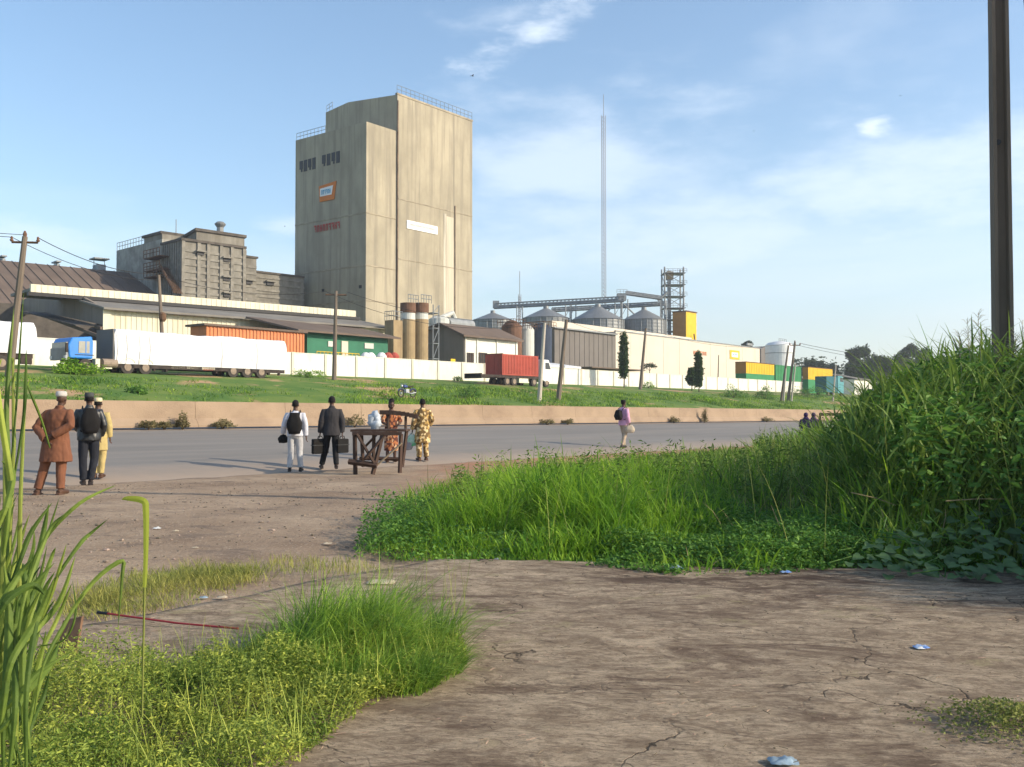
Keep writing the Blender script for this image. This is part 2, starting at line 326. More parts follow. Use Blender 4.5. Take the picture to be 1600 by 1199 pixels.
# road
def asphalt(nm, dust_near):
    m = M(nm, (.225, .205, .18), rough=.8, var=.10, sc=.5, stretch=(.12, 1, 1), bump=.004, bsc=60, stain=((.29, .25, .205), 1.1, (.06, 1, 1), .55))
    t = m.node_tree; n = t.nodes; l = t.links; p = n['Principled BSDF']; src = p.inputs['Base Color'].links[0].from_socket
    c = n.new('ShaderNodeTexCoord'); s = n.new('ShaderNodeSeparateXYZ'); l.new(c.outputs['Object'], s.inputs[0])
    nz = n.new('ShaderNodeTexNoise'); nz.inputs['Scale'].default_value = .8; nz.inputs['Detail'].default_value = 8; nz.inputs['Roughness'].default_value = .7; l.new(c.outputs['Object'], nz.inputs['Vector'])
    ad = n.new('ShaderNodeMath'); ad.operation = 'MULTIPLY_ADD'; l.new(nz.outputs[0], ad.inputs[0]); ad.inputs[1].default_value = -2.4; l.new(s.outputs['Y'], ad.inputs[2])
    r = n.new('ShaderNodeMapRange'); r.inputs[1].default_value = -.9; r.inputs[2].default_value = 1.3; r.inputs[3].default_value = .95; r.inputs[4].default_value = 0; l.new(ad.outputs[0], r.inputs[0])
    r2 = n.new('ShaderNodeMapRange'); r2.inputs[1].default_value = 9.3; r2.inputs[2].default_value = 11; r2.inputs[3].default_value = 0; r2.inputs[4].default_value = .6; l.new(ad.outputs[0], r2.inputs[0])
    mxx = n.new('ShaderNodeMath'); mxx.operation = 'MAXIMUM'; l.new(r.outputs[0], mxx.inputs[0]); l.new(r2.outputs[0], mxx.inputs[1])
    q = n.new('ShaderNodeMixRGB'); l.new(mxx.outputs[0], q.inputs[0]); l.new(src, q.inputs[1]); q.inputs[2].default_value = (.35, .27, .20, 1); l.new(q.outputs[0], p.inputs['Base Color'])
    return m
def strip(name, v0, v1, mat, label, h=.0, rag=0):
    ul = np.concatenate([np.arange(-400, -20, 10.), np.arange(-20, 60, .5), np.arange(60, 900, 10.)]); mb = MB()
    vv = np.linspace(v0, v1, 9)
    for i, u in enumerate(ul):
        for j, v in enumerate(vv):
            q = v+(noise.fractal(Vector((u*.5, 3, 0)), 1, 2, 4)*rag if j == 0 else 0)
            mb.v.append((u, q, float(G(u, max(q, v0) if v0 > 17.6 else max(q, 17.5)))+h-(.07 if j == 0 or j == 8 else 0)))
    n = len(vv)
    for i in range(len(ul)-1):
        for j in range(n-1): mb.f.append((i*n+j, (i+1)*n+j, (i+1)*n+j+1, i*n+j+1))
    return single(mb, name, mat, label, None, 0, v0, 0, kind='structure', smooth=True)
strip('road', 17.7, 29.9, asphalt('asphalt', True), 'grey asphalt carriageway with dusty edges', .012, .35)
strip('far_carriageway', 30.6, 41.5, M('asphalt_far', (.15, .15, .15), var=.1), 'far carriageway behind the median barrier', .012)
# faded lane marking
# concrete slab of the foreground
def slab_mat():
    m = bpy.data.materials.new('worn_concrete'); m.use_nodes = True; t = m.node_tree; n = t.nodes; l = t.links; p = n['Principled BSDF']; p.inputs['Roughness'].default_value = .9; p.inputs['Specular IOR Level'].default_value = .2
    c = n.new('ShaderNodeTexCoord')
    def nz(s, st, rot, d=8, r=.62, dist=0):
        mm = n.new('ShaderNodeMapping'); mm.vector_type = 'TEXTURE'; mm.inputs['Scale'].default_value = (1/st[0], 1/st[1], 1); mm.inputs['Rotation'].default_value = (0, 0, rot); l.new(c.outputs['Object'], mm.inputs[0])
        x = n.new('ShaderNodeTexNoise'); x.inputs['Scale'].default_value = s; x.inputs['Detail'].default_value = d; x.inputs['Roughness'].default_value = r; x.inputs['Distortion'].default_value = dist; l.new(mm.outputs[0], x.inputs['Vector']); return x.outputs[0]
    def mr(x, a, b, lo=0, hi=1):
        r = n.new('ShaderNodeMapRange'); r.inputs[1].default_value = a; r.inputs[2].default_value = b; r.inputs[3].default_value = lo; r.inputs[4].default_value = hi; l.new(x, r.inputs[0]); return r.outputs[0]
    def mix(f, a, b):
        q = n.new('ShaderNodeMixRGB'); l.new(f, q.inputs[0])
        for k, x in ((1, a), (2, b)):
            if isinstance(x, tuple): q.inputs[k].default_value = (*x, 1)
            else: l.new(x, q.inputs[k])
        return q.outputs[0]
    R = math.radians(-9)
    st1 = nz(4.0, (.8, 1.35, 1), R, 12, .8, .9); base = mix(mr(st1, .42, .58), (.40, .30, .205), (.74, .59, .42))
    st2 = nz(11, (.75, 1.25, 1), R, 12, .85, 1.2); base = mix(mr(st2, .50, .58, 0, .6), base, (.20, .145, .10)); st4 = nz(22, (.3, 1.9, 1), R, 8, .8, .9); base = mix(mr(st4, .52, .60, 0, .55), base, (.19, .135, .095))
    st3 = nz(.9, (.8, 1.6, 1), R, 12, .75, 1.0); base = mix(mr(st3, .53, .62, 0, .75), base, (.15, .095, .065))
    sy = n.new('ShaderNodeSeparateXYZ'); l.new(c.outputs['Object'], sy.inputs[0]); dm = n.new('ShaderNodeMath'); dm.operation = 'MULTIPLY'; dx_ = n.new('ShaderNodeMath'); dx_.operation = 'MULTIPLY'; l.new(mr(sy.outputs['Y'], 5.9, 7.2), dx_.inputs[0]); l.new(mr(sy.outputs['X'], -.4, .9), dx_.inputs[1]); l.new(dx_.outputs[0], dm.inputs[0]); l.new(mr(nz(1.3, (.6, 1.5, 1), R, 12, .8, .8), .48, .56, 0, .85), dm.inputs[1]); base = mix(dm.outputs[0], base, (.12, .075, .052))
    base = mix(mr(nz(1.6, (1, 1.4, 1), .3, 8, .7), .60, .66, 0, .6), base, (.52, .44, .25))
    base = mix(mr(nz(1.5, (1, 1, 1), 0, 6), .60, .70, 0, .6), base, (.45, .37, .27))
    base = mix(mr(nz(38, (1, 1.3, 1), 0, 5, .8), .54, .66, 0, .6), base, (.12, .09, .07))
    vo = n.new('ShaderNodeTexVoronoi'); vo.feature = 'DISTANCE_TO_EDGE'; vo.inputs['Scale'].default_value = .8
    wv = n.new('ShaderNodeTexNoise'); wv.inputs['Scale'].default_value = 2.4; wv.inputs['Detail'].default_value = 6; l.new(c.outputs['Object'], wv.inputs['Vector'])
    ad = n.new('ShaderNodeMixRGB'); ad.blend_type = 'ADD'; ad.inputs[0].default_value = .7; l.new(c.outputs['Object'], ad.inputs[1]); l.new(wv.outputs['Color'], ad.inputs[2]); l.new(ad.outputs[0], vo.inputs['Vector'])
    cr = mr(vo.outputs['Distance'], .0015, .008, .85, 0)
    cm = n.new('ShaderNodeMath'); cm.operation = 'MULTIPLY'; l.new(cr, cm.inputs[0]); l.new(mr(nz(.7, (1, 1, 1), 0, 3), .47, .57), cm.inputs[1])
    base = mix(cm.outputs[0], base, (.05, .04, .03))
    l.new(base, p.inputs['Base Color'])
    h = n.new('ShaderNodeMath'); h.operation = 'SUBTRACT'; l.new(st2, h.inputs[0]); l.new(cm.outputs[0], h.inputs[1]); h3 = n.new('ShaderNodeMath'); h3.operation = 'ADD'; l.new(h.outputs[0], h3.inputs[0]); l.new(st4, h3.inputs[1]); h = h3; h2 = n.new('ShaderNodeMath'); h2.operation = 'MULTIPLY_ADD'; l.new(st1, h2.inputs[0]); h2.inputs[1].default_value = 1.2; l.new(h.outputs[0], h2.inputs[2])
    b = n.new('ShaderNodeBump'); b.inputs['Strength'].default_value = 1; b.inputs['Distance'].default_value = .045; l.new(h2.outputs[0], b.inputs['Height']); l.new(b.outputs[0], p.inputs['Normal'])
    return m
edge = [(-4.6, 5.2), (-2.95, 6.05), (-2.6, 6.6), (-1.9, 7.45), (-1.25, 8.4), (-.7, 9.1), (.6, 9.0), (2.2, 8.6), (3.5, 8.5), (5.2, 8.1), (8, 7.6), (11, 7)]
def slab():
    mb = MB(); ex = [e[0] for e in edge]; ey = [e[1] for e in edge]; xs = np.arange(-4.6, 11, .12); ts = np.linspace(0, 1, 70)
    for x in xs:
        ye = float(np.interp(x, ex, ey))+noise.fractal(Vector((x*1.4, 0, 5)), 1, 2, 5)*.16
        for j, t in enumerate(ts):
            y = -2+(ye+2)*t
            z = .045+noise.fractal(Vector((x*.6, y*.6, 1)), 1, 2, 3)*.012
            z += noise.fractal(Vector((x*1.2+y*.3, y*5, 2)), 1, 2, 3)*.005
            if j == len(ts)-1: z = -.06
            mb.v.append((x, y, z))
    n = len(ts)
    for i in range(len(xs)-1):
        for j in range(n-1): mb.f.append((i*n+j, (i+1)*n+j, (i+1)*n+j+1, i*n+j+1))
    return single(mb, 'concrete_path', slab_mat(), 'worn broken concrete apron in the foreground', None, 0, 0, 0, fr=W_, kind='structure', smooth=True)
slab()
# ---------------------------------------------------------------- median barrier
b = MB(); ul = np.arange(-120, 420, 4.0)
t = thing('median_barrier', 'long low brown concrete barrier dividing the two carriageways', 'barrier', 0, 30, 0)
prof = [(-.30, 0), (-.30, .08), (-.12, .32), (-.07, .92), (.07, .92), (.12, .32), (.30, .08), (.30, 0)]
for i, u in enumerate(ul):
    g = .985 if False else 1
    for k, uu in enumerate((u+.006, u+3.994)):
        for p in prof: b.v.append((uu, 30.25+p[0], float(G(uu, 30))+p[1]))
    q = i*16; n = 8
    for k in range(n): b.f.append((q+k, q+(k+1) % n, q+n+(k+1) % n, q+n+k)[::-1])
    b.f.append(tuple(q+k for k in range(n))); b.f.append(tuple(q+n+k for k in range(n))[::-1])
b.build('barrier_wall', m_barrier, t)
# ---------------------------------------------------------------- perimeter wall
t = thing('perimeter_wall', 'long white painted block wall along the top of the grass bank', 'wall', 0, 75, 4.85)
uA, uB = R_.pv(-40, 575, 75)[0], R_.pv(1252, 600, 75)[0]
MB().box(uA, uB, 75, 75.2, 4.3, 6.95).build('wall_panel', m_wall, t)
MB().box(uA, uB, 74.96, 75.24, 6.95, 7.03).build('coping', m_wall, t)
u = uA
while u < uB:
    MB().box(u-.14, u+.14, 74.9, 75.0-.003, 4.3, 7.06).build('pilaster', M('pilaster_paint', (.66, .60, .48), var=.08) if u == uA else bpy.data.materials['pilaster_paint'], t); u += 4.2
# ---------------------------------------------------------------- tower
def rail(mb, p, q, h=1.1, n=10, r=.045):
    p = Vector(p); q = Vector(q)
    for k in range(n+1): a = p.lerp(q, k/n); mb.tube([a, a+Vector((0, 0, h))], r, 4)
    for z in (h, h*.5): mb.tube([p+Vector((0, 0, z)), q+Vector((0, 0, z))], r, 4)
V0 = 110.0
u1, zt1 = R_.pv(573, 190, V0); u2, zt2 = R_.pv(621, 148, V0); u3, _ = R_.pv(738, 190, V0)
vb1, _ = R_.pu(462, 219, u1)
gab = [R_.pu(544, 160, u2), R_.pu(509, 176, u2)]
m_side2 = M('weathered_pipe', (.22, .16, .11), var=.25, sc=.6)
T = thing('mill_tower', 'tall windowless tan concrete mill tower rising over the other buildings', 'tower', (u1+u3)/2, V0+8, 5)
mb = MB().box(u1, u2+.5, V0+.05, vb1, 3, zt1); mb.build('front_block', m_tower, T)
mb = MB().prism([(V0, 3), (V0, zt2), gab[0], gab[1], (gab[1][0], 3)], 'u', u2, u3); mb.build('main_block', m_tower, T)
f = MB()
for za in (333, 415, 470):
    z = R_.pu(573, za, u1)[1]; f.box(u1-.06, u1-.003, V0+.05, vb1, z, z+.22); f.box(u1, u2, V0-.01, V0+.045, z, z+.16)
for ya in (311, 405): z = R_.pv(621, ya, V0)[1]; f.box(u2+.3, u3, V0-.05, V0-.003, z, z+.16)
f.build('joint_band', m_side, T)
MB().box(u2-.12, u2+.06, V0-.24, V0-.055, 5, zt2-1).build('downpipe', m_side2, T)
MB().box(u2-.1, u3+.1, V0-.08, V0+.4, zt2, zt2+.3).build('parapet', m_side, T)
r = MB(); rail(r, (u2, V0+.1, zt2+.3), (u3, V0+.1, zt2+.3), 1.3, 18); r.build('roof_railing', m_steel, T)
r = MB(); rail(r, (u1+.2, R_.pu(507, 208, u1)[0], zt1), (u1+.2, vb1, zt1), 1.2, 8); r.build('terrace_railing', m_steel, T)
r = MB(); rail(r, (u2+.2, gab[1][0]-1.5, gab[1][1]+.4), (u2+.2, gab[1][0], gab[1][1]), 1.2, 2); r.build('edge_railing', m_steel, T)
for grp, (a, bb, n) in enumerate(((467.5, 494, 4), (502.5, 532, 4))):
    for k in range(n):
        for half in (0,):
            pxa = a+(bb-a)*(k+.12)/n; pxb = a+(bb-a)*(k+.88)/n
            ya = 253-(pxa-467)*.27
            va, z1 = R_.pu(pxa, ya, u1); vbb, _ = R_.pu(pxb, ya, u1); hh = 1.9 if k % 2 else 1.4
            w_ = MB().box(u1-.05, u1+.02, va, vbb, z1-hh, z1).build('window', m_dark, T)
            if k in (0, 2): MB().box(u1-.06, u1-.012, min(va, vbb)+.1, min(va, vbb)+.45, z1-hh-.45, z1-hh-.003).build('shutter', m_dark, T)
# hatches low on the shaded side, streaks of white lime on the sunny side
for px, py in ((503, 452), (561, 446)):
    va, z1 = R_.pu(px, py, u1); MB().box(u1-.05, u1+.02, va, va-.6, z1-.5, z1).build('vent_hatch', m_dark, T)
m_lime = M('lime_wash', (.62, .57, .46), var=.25, sc=1.2, stretch=(1, 1, .08))
for pa, pb, y0 in ((693, 697, 334), (709, 712, 336)):
    ua, z1 = R_.pv(pa, y0, V0); ub, _ = R_.pv(pb, y0, V0); MB().box(ua, ub, V0-.03, V0-.002, 6, z1).build('lime_streak', m_lime, T)
ua, z1 = R_.pv(697.3, 338, V0); ub, _ = R_.pv(708.5, 338, V0); MB().box(ua, ub, V0-.025, V0-.002, 6, z1).build('washed_panel', M('washed_concrete', (.56, .50, .39), var=.12, sc=1, stretch=(1, 1, .06)), T)
ua, z1 = R_.pv(710.5, 322, V0); MB().box(ua-.1, ua+.1, V0-.16, V0-.032, 6, z1).build('riser_pipe', m_side2, T)
# signs on the tower (lettering too small to read in the photo: rows of strokes)
def strokes(mb, plane, c, a, b, z0, z1, n, off):
    """n letter-like strokes between a and b on plane 'u'=c or 'v'=c"""
    w0 = (b-a)/n; rr = random.Random(n)
    for k in range(n):
        x = a+w0*k; parts = [(x+w0*.1, x+w0*.32, z0, z1)]
        ty = rr.randrange(3)
        if ty != 1: parts.append((x+w0*.58, x+w0*.8, z0, z1))
        if ty != 2: parts.append((x+w0*.34, x+w0*.86 if ty == 1 else x+w0*.56, z1-(z1-z0)*.25, z1))
        if ty != 0: parts.append((x+w0*.34, x+w0*.56, z0+(z1-z0)*.38, z0+(z1-z0)*.6))
        for p in parts:
            if plane == 'u': mb.box(c-off, c-off+.02, p[0], p[1], p[2], p[3])
            else: mb.box(p[0], p[1], c-off, c-off+.02, p[2], p[3])
m_osign = M('orange_sign', (.66, .20, .04), var=.05); m_bsign = M('blue_lettering', (.08, .35, .55), var=.05); m_rsign = M('red_lettering', (.45, .07, .05), var=.12); m_wsign = M('white_board', (.82, .82, .80), var=.02); m_gsign = M('grey_lettering', (.50, .50, .50), var=.05)
va, za = R_.pu(525, 291, u1); vb, _ = R_.pu(500, 291, u1); zb = R_.pu(512, 313, u1)[1]; zc = R_.pu(512, 291, u1)[1]
sg = thing('logo_sign', 'orange slanted sign with white centre panel high on the shaded tower side', 'sign', u1, va, zb)
dv = vb-va
MB().prism([(va-.2, zc+.5), (va+.3, zb-.1), (vb-.1, zb-.1), (vb+.1, zc+.2)], 'u', u1-.16, u1-.07).build('sign_board', m_osign, sg)
MB().prism([(va+dv*.13, zc-.1), (va+dv*.22, zb+.75), (vb-dv*.06, zb+.75), (vb-dv*.06, zc-.25)], 'u', u1-.2, u1-.163).build('white_panel', m_wsign, sg)
lt = MB(); strokes(lt, 'u', u1, va+dv*.27, vb-dv*.13, zb+1.0, zc-.55, 6, .23); lt.build('lettering', m_bsign, sg)
va, z1 = R_.pu(532, 346, u1); vb, _ = R_.pu(491, 346, u1); z0 = R_.pu(532, 357, u1)[1]
sg = thing('red_sign', 'row of red letters on the shaded tower side under the orange sign', 'sign', u1, va, z0)
lt = MB(); strokes(lt, 'u', u1, va, vb, z0, z1, 9, .12); lt.build('lettering', m_rsign, sg)
ua, z1 = R_.pv(635, 344, V0); ub, _ = R_.pv(683, 352, V0); z0 = R_.pv(635, 357, V0)[1]
sg = thing('white_banner', 'white banner with faint grey lettering on the sunlit tower side', 'banner', ua, V0, z0)
MB().box(ua, ub, V0-.12, V0-.055, z0, z1).build('banner_cloth', m_wsign, sg)
lt = MB(); strokes(lt, 'v', V0, ua+.6, ub-.6, z0+.42*(z1-z0), z0+.68*(z1-z0), 22, .15); lt.build('lettering', m_gsign, sg)
# ---------------------------------------------------------------- old ribbed concrete building
vc = 128.0
uc, zc1 = C_.pv(285, 376, vc); uc2, _ = C_.pv(382, 392, vc)
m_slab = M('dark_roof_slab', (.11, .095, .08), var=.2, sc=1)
O = thing('old_mill_building', 'weathered grey concrete mill block with ribbed walls and stepped roofs', 'building', uc, vc, 5, fr=C_)
vB = C_.pu(253, 383, uc)[0]; vL = C_.pu(182, 392, uc)[0]; vR1 = C_.pu(225, 372, uc)[0]
MB().box(uc, uc2, vc, vB, 3, zc1).build('main_block', m_old, O)
MB().box(uc-.3, uc2+.2, vc-.3, vB, zc1, zc1+.35).build('roof_slab', m_slab, O)
u_r = C_.pv(307, 361, vc+3)[0]; zr = C_.pv(307, 361, vc+3)[1]; u_e = C_.pv(382, 373, vc+3)[0]
vb2, zb2 = C_.pu(290, 372, u_r)
MB().prism([(vc+3, zc1+.36), (vc+3, zr), (vb2, zb2), (vb2, zc1+.36)], 'u', u_r, u_e).build('upper_block', m_old, O)
MB().prism([(vc+2.7, zr), (vc+2.7, zr+.4), (vb2+.2, zb2+.4), (vb2+.2, zb2)], 'u', u_r-.3, u_e+.2).build('roof_slab', m_slab, O)
z = C_.pu(182, 392, uc)[1]; MB().box(uc+.01, uc+14, vB, vL, 3, z).build('rear_block', M('pale_render', (.36, .35, .31), var=.2, sc=.5, stain=((.15, .14, .12), .8, (1, 1, .1), .8)), O)
z2 = C_.pu(228, 372, uc)[1]; MB().box(uc+.02, uc+12, vB+.02, vR1, z, z2).build('stair_head', m_old, O); MB().box(uc-.2, uc+12, vB, vR1+.3, z2, z2+.4).build('roof_slab', m_slab, O)
r = MB(); rail(r, (uc+.1, vR1, z), (uc+.1, vL, z), 1.2, 10); r.build('roof_railing', m_steel, O)
u3c, z3 = C_.pv(398, 405, vc+2); MB().box(uc2, u3c, vc+1.5, vc+14, 3, z3).build('side_block', m_old, O); MB().box(uc2, u3c+.2, vc+1.3, vc+14, z3, z3+.3).build('roof_slab', m_slab, O)
u4c, _ = C_.pv(475, 430, vc+4); z4 = C_.pv(400, 426, vc+4)[1]; MB().box(u3c, u4c, vc+4, vc+16, 3, z4).build('low_block', m_old, O); MB().box(u3c, u4c, vc+3.8, vc+16, z4, z4+.3).build('roof_slab', m_slab, O)
mb = MB(); k = 0; z = 7.0
while z < zc1-1: mb.box(uc+.1, uc2-.1, vc-.12, vc-.003, z, z+.35); (mb.box(uc2+.1, u3c, vc+1.4, vc+1.49, z, z+.35) if z < z3-.6 else 0); (mb.box(u3c+.1, u4c, vc+3.88, vc+3.99, z, z+.35) if z < z4-.6 else 0); z += 1.0
mb.build('sunbreak', m_oldband, O)
mb = MB()
for px in (285.5, 310, 325, 345, 362, 381): a = C_.pv(px, 400, vc)[0]; mb.box(a-.25, a+.25, vc-.22, vc-.125, 3, zc1)
for k in range(9): a = vc+(vB-vc)*(k+.5)/9; mb.box(uc-.15, uc-.003, a-.2, a+.2, 3, zc1)
mb.build('rib', m_oldband, O)
for px, py, pw, vv in ((313, 396, 11, vc-.2), (354, 406, 11, vc-.2), (354, 436, 11, vc-.2), (354, 461, 9, vc-.2), (389, 441, 10, vc+1.3), (422, 443, 11, vc+3.8)):
    a, za = C_.pv(px-pw/2, py-2.5, vv); bq, _ = C_.pv(px+pw/2, py, vv); zb_ = C_.pv(px, py+3, vv)[1]
    wn = MB().box(a, bq, vv-.12, vv+.06, zb_, za).build('window', m_dark, O); MB().box(a-.2, bq+.2, vv-.5, vv+.05, za+.003, za+.2).build('sunshade', m_oldband, O)
# vent cowl, mast, stair, landings
a, za = C_.pv(344, 362, vc+6); zt = C_.pv(344, 347, vc+6)[1]
vn = MB().loft([(a, vc+6, zr-1, .55, .55), (a, vc+6, za+.6, .5, .5), (a, vc+6, za+1.0, .8, .8), (a, vc+6, zt-.3, .85, .85), (a, vc+6, zt, .5, .5)], 12)
vn.build('roof_vent', m_galv, O)
a, za = C_.pv(275, 370, vc+10); zt = C_.pv(275, 343, vc+10)[1]; MB().tube([(a, vc+10, za-3), (a, vc+10, zt)], .07, 5).build('aerial', m_steel, O)
st = MB(); p0 = C_.pu(253, 417, uc-1.2); p1 = C_.pu(276, 458, uc-1.2)
for dz in (0, .5): st.bar((uc-1.6, p0[0], p0[1]+dz), (uc-1.6, p1[0], p1[1]+dz), .18)
for k in range(26):
    q = k/25; st.box(uc-1.6, uc-.3, p0[0]+(p1[0]-p0[0])*q-.12, p0[0]+(p1[0]-p0[0])*q+.12, p0[1]+(p1[1]-p0[1])*q-.03, p0[1]+(p1[1]-p0[1])*q+.03)
st.build('outside_stair', m_rust, O)
for py in (402, 422, 432):
    vq, zq = C_.pu(243, py, uc-1); l_ = MB().box(uc-1.6, uc-.01, vq-2.5, vq+2.5, zq-.15, zq); rail(l_, (uc-1.6, vq-2.5, zq), (uc-1.6, vq+2.5, zq), 1.1, 5, .06); l_.build('landing', m_rust, O)
# ---------------------------------------------------------------- long shed on the left
vS = 99.0
uS, zS = L_.pv(165, 484, vS); uE, _ = L_.pv(606, 516, vS)
H = thing('long_shed', 'very long low shed with cream ribbed cladding and grey lean-to roof', 'building', uS, vS, 5, fr=L_)
mb = MB().box(uS, uE, vS, vS+.3, 4, zS); a = uS+.4
while a < uE: mb.box(a, a+.12, vS-.05, vS-.003, 4, zS); a += .55
mb.build('ribbed_wall', m_cream, H)
uF, zF = L_.pv(48, 444, vS+7); uF2, _ = L_.pv(555, 486, vS+7); zF0 = L_.pv(48, 457, vS+7)[1]
MB().prism([(vS-.9, zS-.05), (vS-.9, zS+.15), (vS+7, zF0-.35), (vS+7, zF0-.55)], 'u', uS-.5, uE+.5).build('lean_to_roof', m_groof, H)
mb = MB().box(uF, uF2, vS+6.9, vS+7.3, zF0, zF); a = uF+.4
while a < uF2: mb.box(a, a+.12, vS+6.86, vS+6.897, zF0+.05, zF-.05); a += .62
mb.build('clerestory', m_cream, H)
MB().box(uF-.4, uF2+.3, vS+6.3, vS+6.88, zF0-.4, zF0-.02).build('gutter', m_dark, H)
MB().box(uF, uF2, vS+7.3, vS+14, zF-.7, zF-.4).build('clerestory_roof', m_groof, H)
# gable end, dark truck bay, canopy
ug = uS-.05
pts = [(vS, zS), (vS+7, zF0)]; vz = L_.pu(0, 487, ug); vp = L_.pu(48, 462, ug)
MB().prism([(vS, zS+.1), (vS+7, zF0), vp, (vz[0]+6, vz[1]-1), (vz[0]+6, L_.pu(0, 496, ug)[1]-.3), L_.pu(0, 495, ug), L_.pu(70, 489, ug), L_.pu(158, 507, ug), (vS, zS-1.6)], 'u', ug, ug+.3).build('gable_wall', m_gable, H)
MB().box(ug-45, ug+9, vS+27, vS+27.3, 4, zS+2.7).build('bay_shade_backing', m_slab, H); MB().prism([(vS+.5, 4), (vS+.5, zS-.8), (vS+7, zF0-1.0), (vS+26.9, zF0-1.0), (vS+26.9, 4)], 'u', ug+8.7, ug+9).build('bay_shade_side', m_slab, H)  # dark walls and ceiling stand in for the shade inside the open bay
MB().box(ug+.31, ug+9, vS+.3, vS+6, zS-.6, zS-.4).build('bay_shade_ceiling', m_dark, H)
for off, (p_, q_) in ((-.4, ((72, 491), (160, 513))), (-1.6, ((78, 497), (158, 526)))):
    a_, b_ = L_.pu(*p_, ug+off), L_.pu(*q_, ug+off); MB().prism([(a_[0], a_[1]-.14), (a_[0], a_[1]+.14), (b_[0], b_[1]+.14), (b_[0], b_[1]-.14)], 'u', ug+off-.2, ug+off).build('bay_beam', m_roof, H)
a_, b_ = L_.pu(72, 490, ug), L_.pu(160, 512, ug); MB().prism([(a_[0], a_[1]), (a_[0], a_[1]+.1), (b_[0], b_[1]+.1), (b_[0], b_[1])], 'u', ug-2.6, ug-.003).build('canopy_sheet', m_slab, H)
MB().box(uS-.3, uS+.5, vS-.2, vS-.095, 4, zS).build('corner_post', m_cream, H)
# big brown roof behind
vK = 135.0; ua, za = L_.pv(-60, 401, vK+14); ub, _ = L_.pv(248, 434, vK+14)
BR = thing('brown_roof_hall', 'big hall with wide brown sheet roof behind the long shed', 'building', ua, vK, 5, fr=L_)
zev = za-9
MB().prism([(vK-6, 4), (vK-6, zev), (vK+14, za-.3), (vK+34, zev), (vK+34, 4)], 'u', ua+.3, ub-.3).build('hall_wall', m_cream, BR)
MB().prism([(vK-7, zev-.45), (vK-7, zev-.15), (vK+14, za), (vK+35, zev-.15), (vK+35, zev-.45), (vK+14, za-.3)], 'u', ua, ub).build('sheet_roof', m_roof, BR)
mb = MB(); a = ua
while a < ub: mb.bar((a, vK-7, zev-.1), (a, vK+14, za+.05), .1); a += 1.6
mb.build('roof_seam', m_roof, BR)
for px, wd in ((155, 1.6), (3, .5), (88, .5)):
    a, _ = L_.pv(px, 420, vK+16); mb = MB().box(a-wd*.4, a+wd*.4, vK+15, vK+17, za-1.5, za+wd*.5+.2); mb.box(a-wd*.7, a+wd*.7, vK+14.8, vK+17.2, za+wd+.2, za+wd+.4)
    for sx in (-.5, .5): mb.bar((a+sx*wd, vK+16, za), (a+sx*wd, vK+16, za+wd+.25), .08)
    mb.build('roof_fan', m_steel, BR)
# ---------------------------------------------------------------- yard objects behind the wall
def cyl(name, label, cat, px0, px1, py, v, mat, z0=4.9, group=None, parts=None):
    ua, zt = R_.pv(px0, py, v); ub, _ = R_.pv(px1, py, v); r = (ub-ua)/2*.85; c = (ua+ub)/2
    t = thing(name, label, cat, c, v, z0, group=group)
    MB().tube([(c, v, z0), (c, v, zt-1.2)], r, 20).build('shell', mat, t, smooth=False)
    return t, c, r, zt
# orange container-like shed
ua, zt = R_.pv(322, 514, 80); ub, _ = R_.pv(475, 525, 80); zt = R_.pv(475, 521, 80)[1]
t = thing('orange_container', 'long orange container with dark roof edge standing behind the white wall', 'container', ua, 80, 4.9)
MB().box(ua, ub, 80, 82.6, 5, zt).build('body', m_orange, t)
mb = MB(); a = ua
while a < ub: mb.box(a, a+.14, 79.92, 79.997, 5.1, zt-.1); a += .42
mb.build('corrugation', m_orange, t)
MB().box(ua-.4, ub+.3, 79.7, 82.9, zt, zt+.2).build('roof', m_roof, t)
# green shed
ua, zt = R_.pv(480, 524, 81); ub, zt2_ = R_.pv(606, 533, 81)
t = thing('green_shed', 'dark green timber shed with sagging brown roof behind the wall', 'shed', ua, 81, 4.9)
MB().box(ua, ub, 81, 88, 4.9, zt2_+.3).build('wall', m_green, t)
MB().prism([(80, zt2_+.2), (80, zt2_+.4), (89, zt2_+2.3), (89, zt2_+2.1)], 'u', ua-2, ub+1.2).build('roof', m_roof, t)
for px, w_, mt, yy, hh in ((518, 10, m_pale, 533, 9), (539, 10, m_wall2, 533, 22), (577, 14, m_pale, 536, 9)):
    a, zz = R_.pv(px-w_/2, yy, 80.9); b2, _ = R_.pv(px+w_/2, yy, 80.9); z0 = R_.pv(px, yy+hh, 80.9)[1]; MB().box(a, b2, 80.9, 80.98, z0, zz).build('window' if hh < 15 else 'door', mt, t)
a, zz = R_.pv(483, 552, 79.4); b2, _ = R_.pv(530, 552, 79.4); r = MB(); rail(r, (ua, 79.4, 5), (ub-6, 79.4, 5), 2.6, 12, .05); r.build('yellow_rail', m_yellow, t)
for i, (px, c_) in enumerate(((571, 'w'), (579, 'w'), (596, 'w'), (606, 'r'), (616, 'r'))):
    a, zz = R_.pv(px, 551, 78); x = MB().loft([(a, 78, 4.9, .55, .55), (a, 78, zz-.4, .6, .6), (a, 78, zz-.1, .35, .35), (a, 78, zz, .2, .2)], 12)
    single(x, 'storage_drum', m_whitep if c_ == 'w' else m_red, ['white drum nearest the green shed door, over the wall', 'white drum second from the green shed door, over the wall', 'tall white drum at the right end of the green shed', 'red drum beside the tan square silo', 'red drum right in front of the tan square silo'][i], 'drum', a, 78, 4.9, group='drums standing behind the wall')
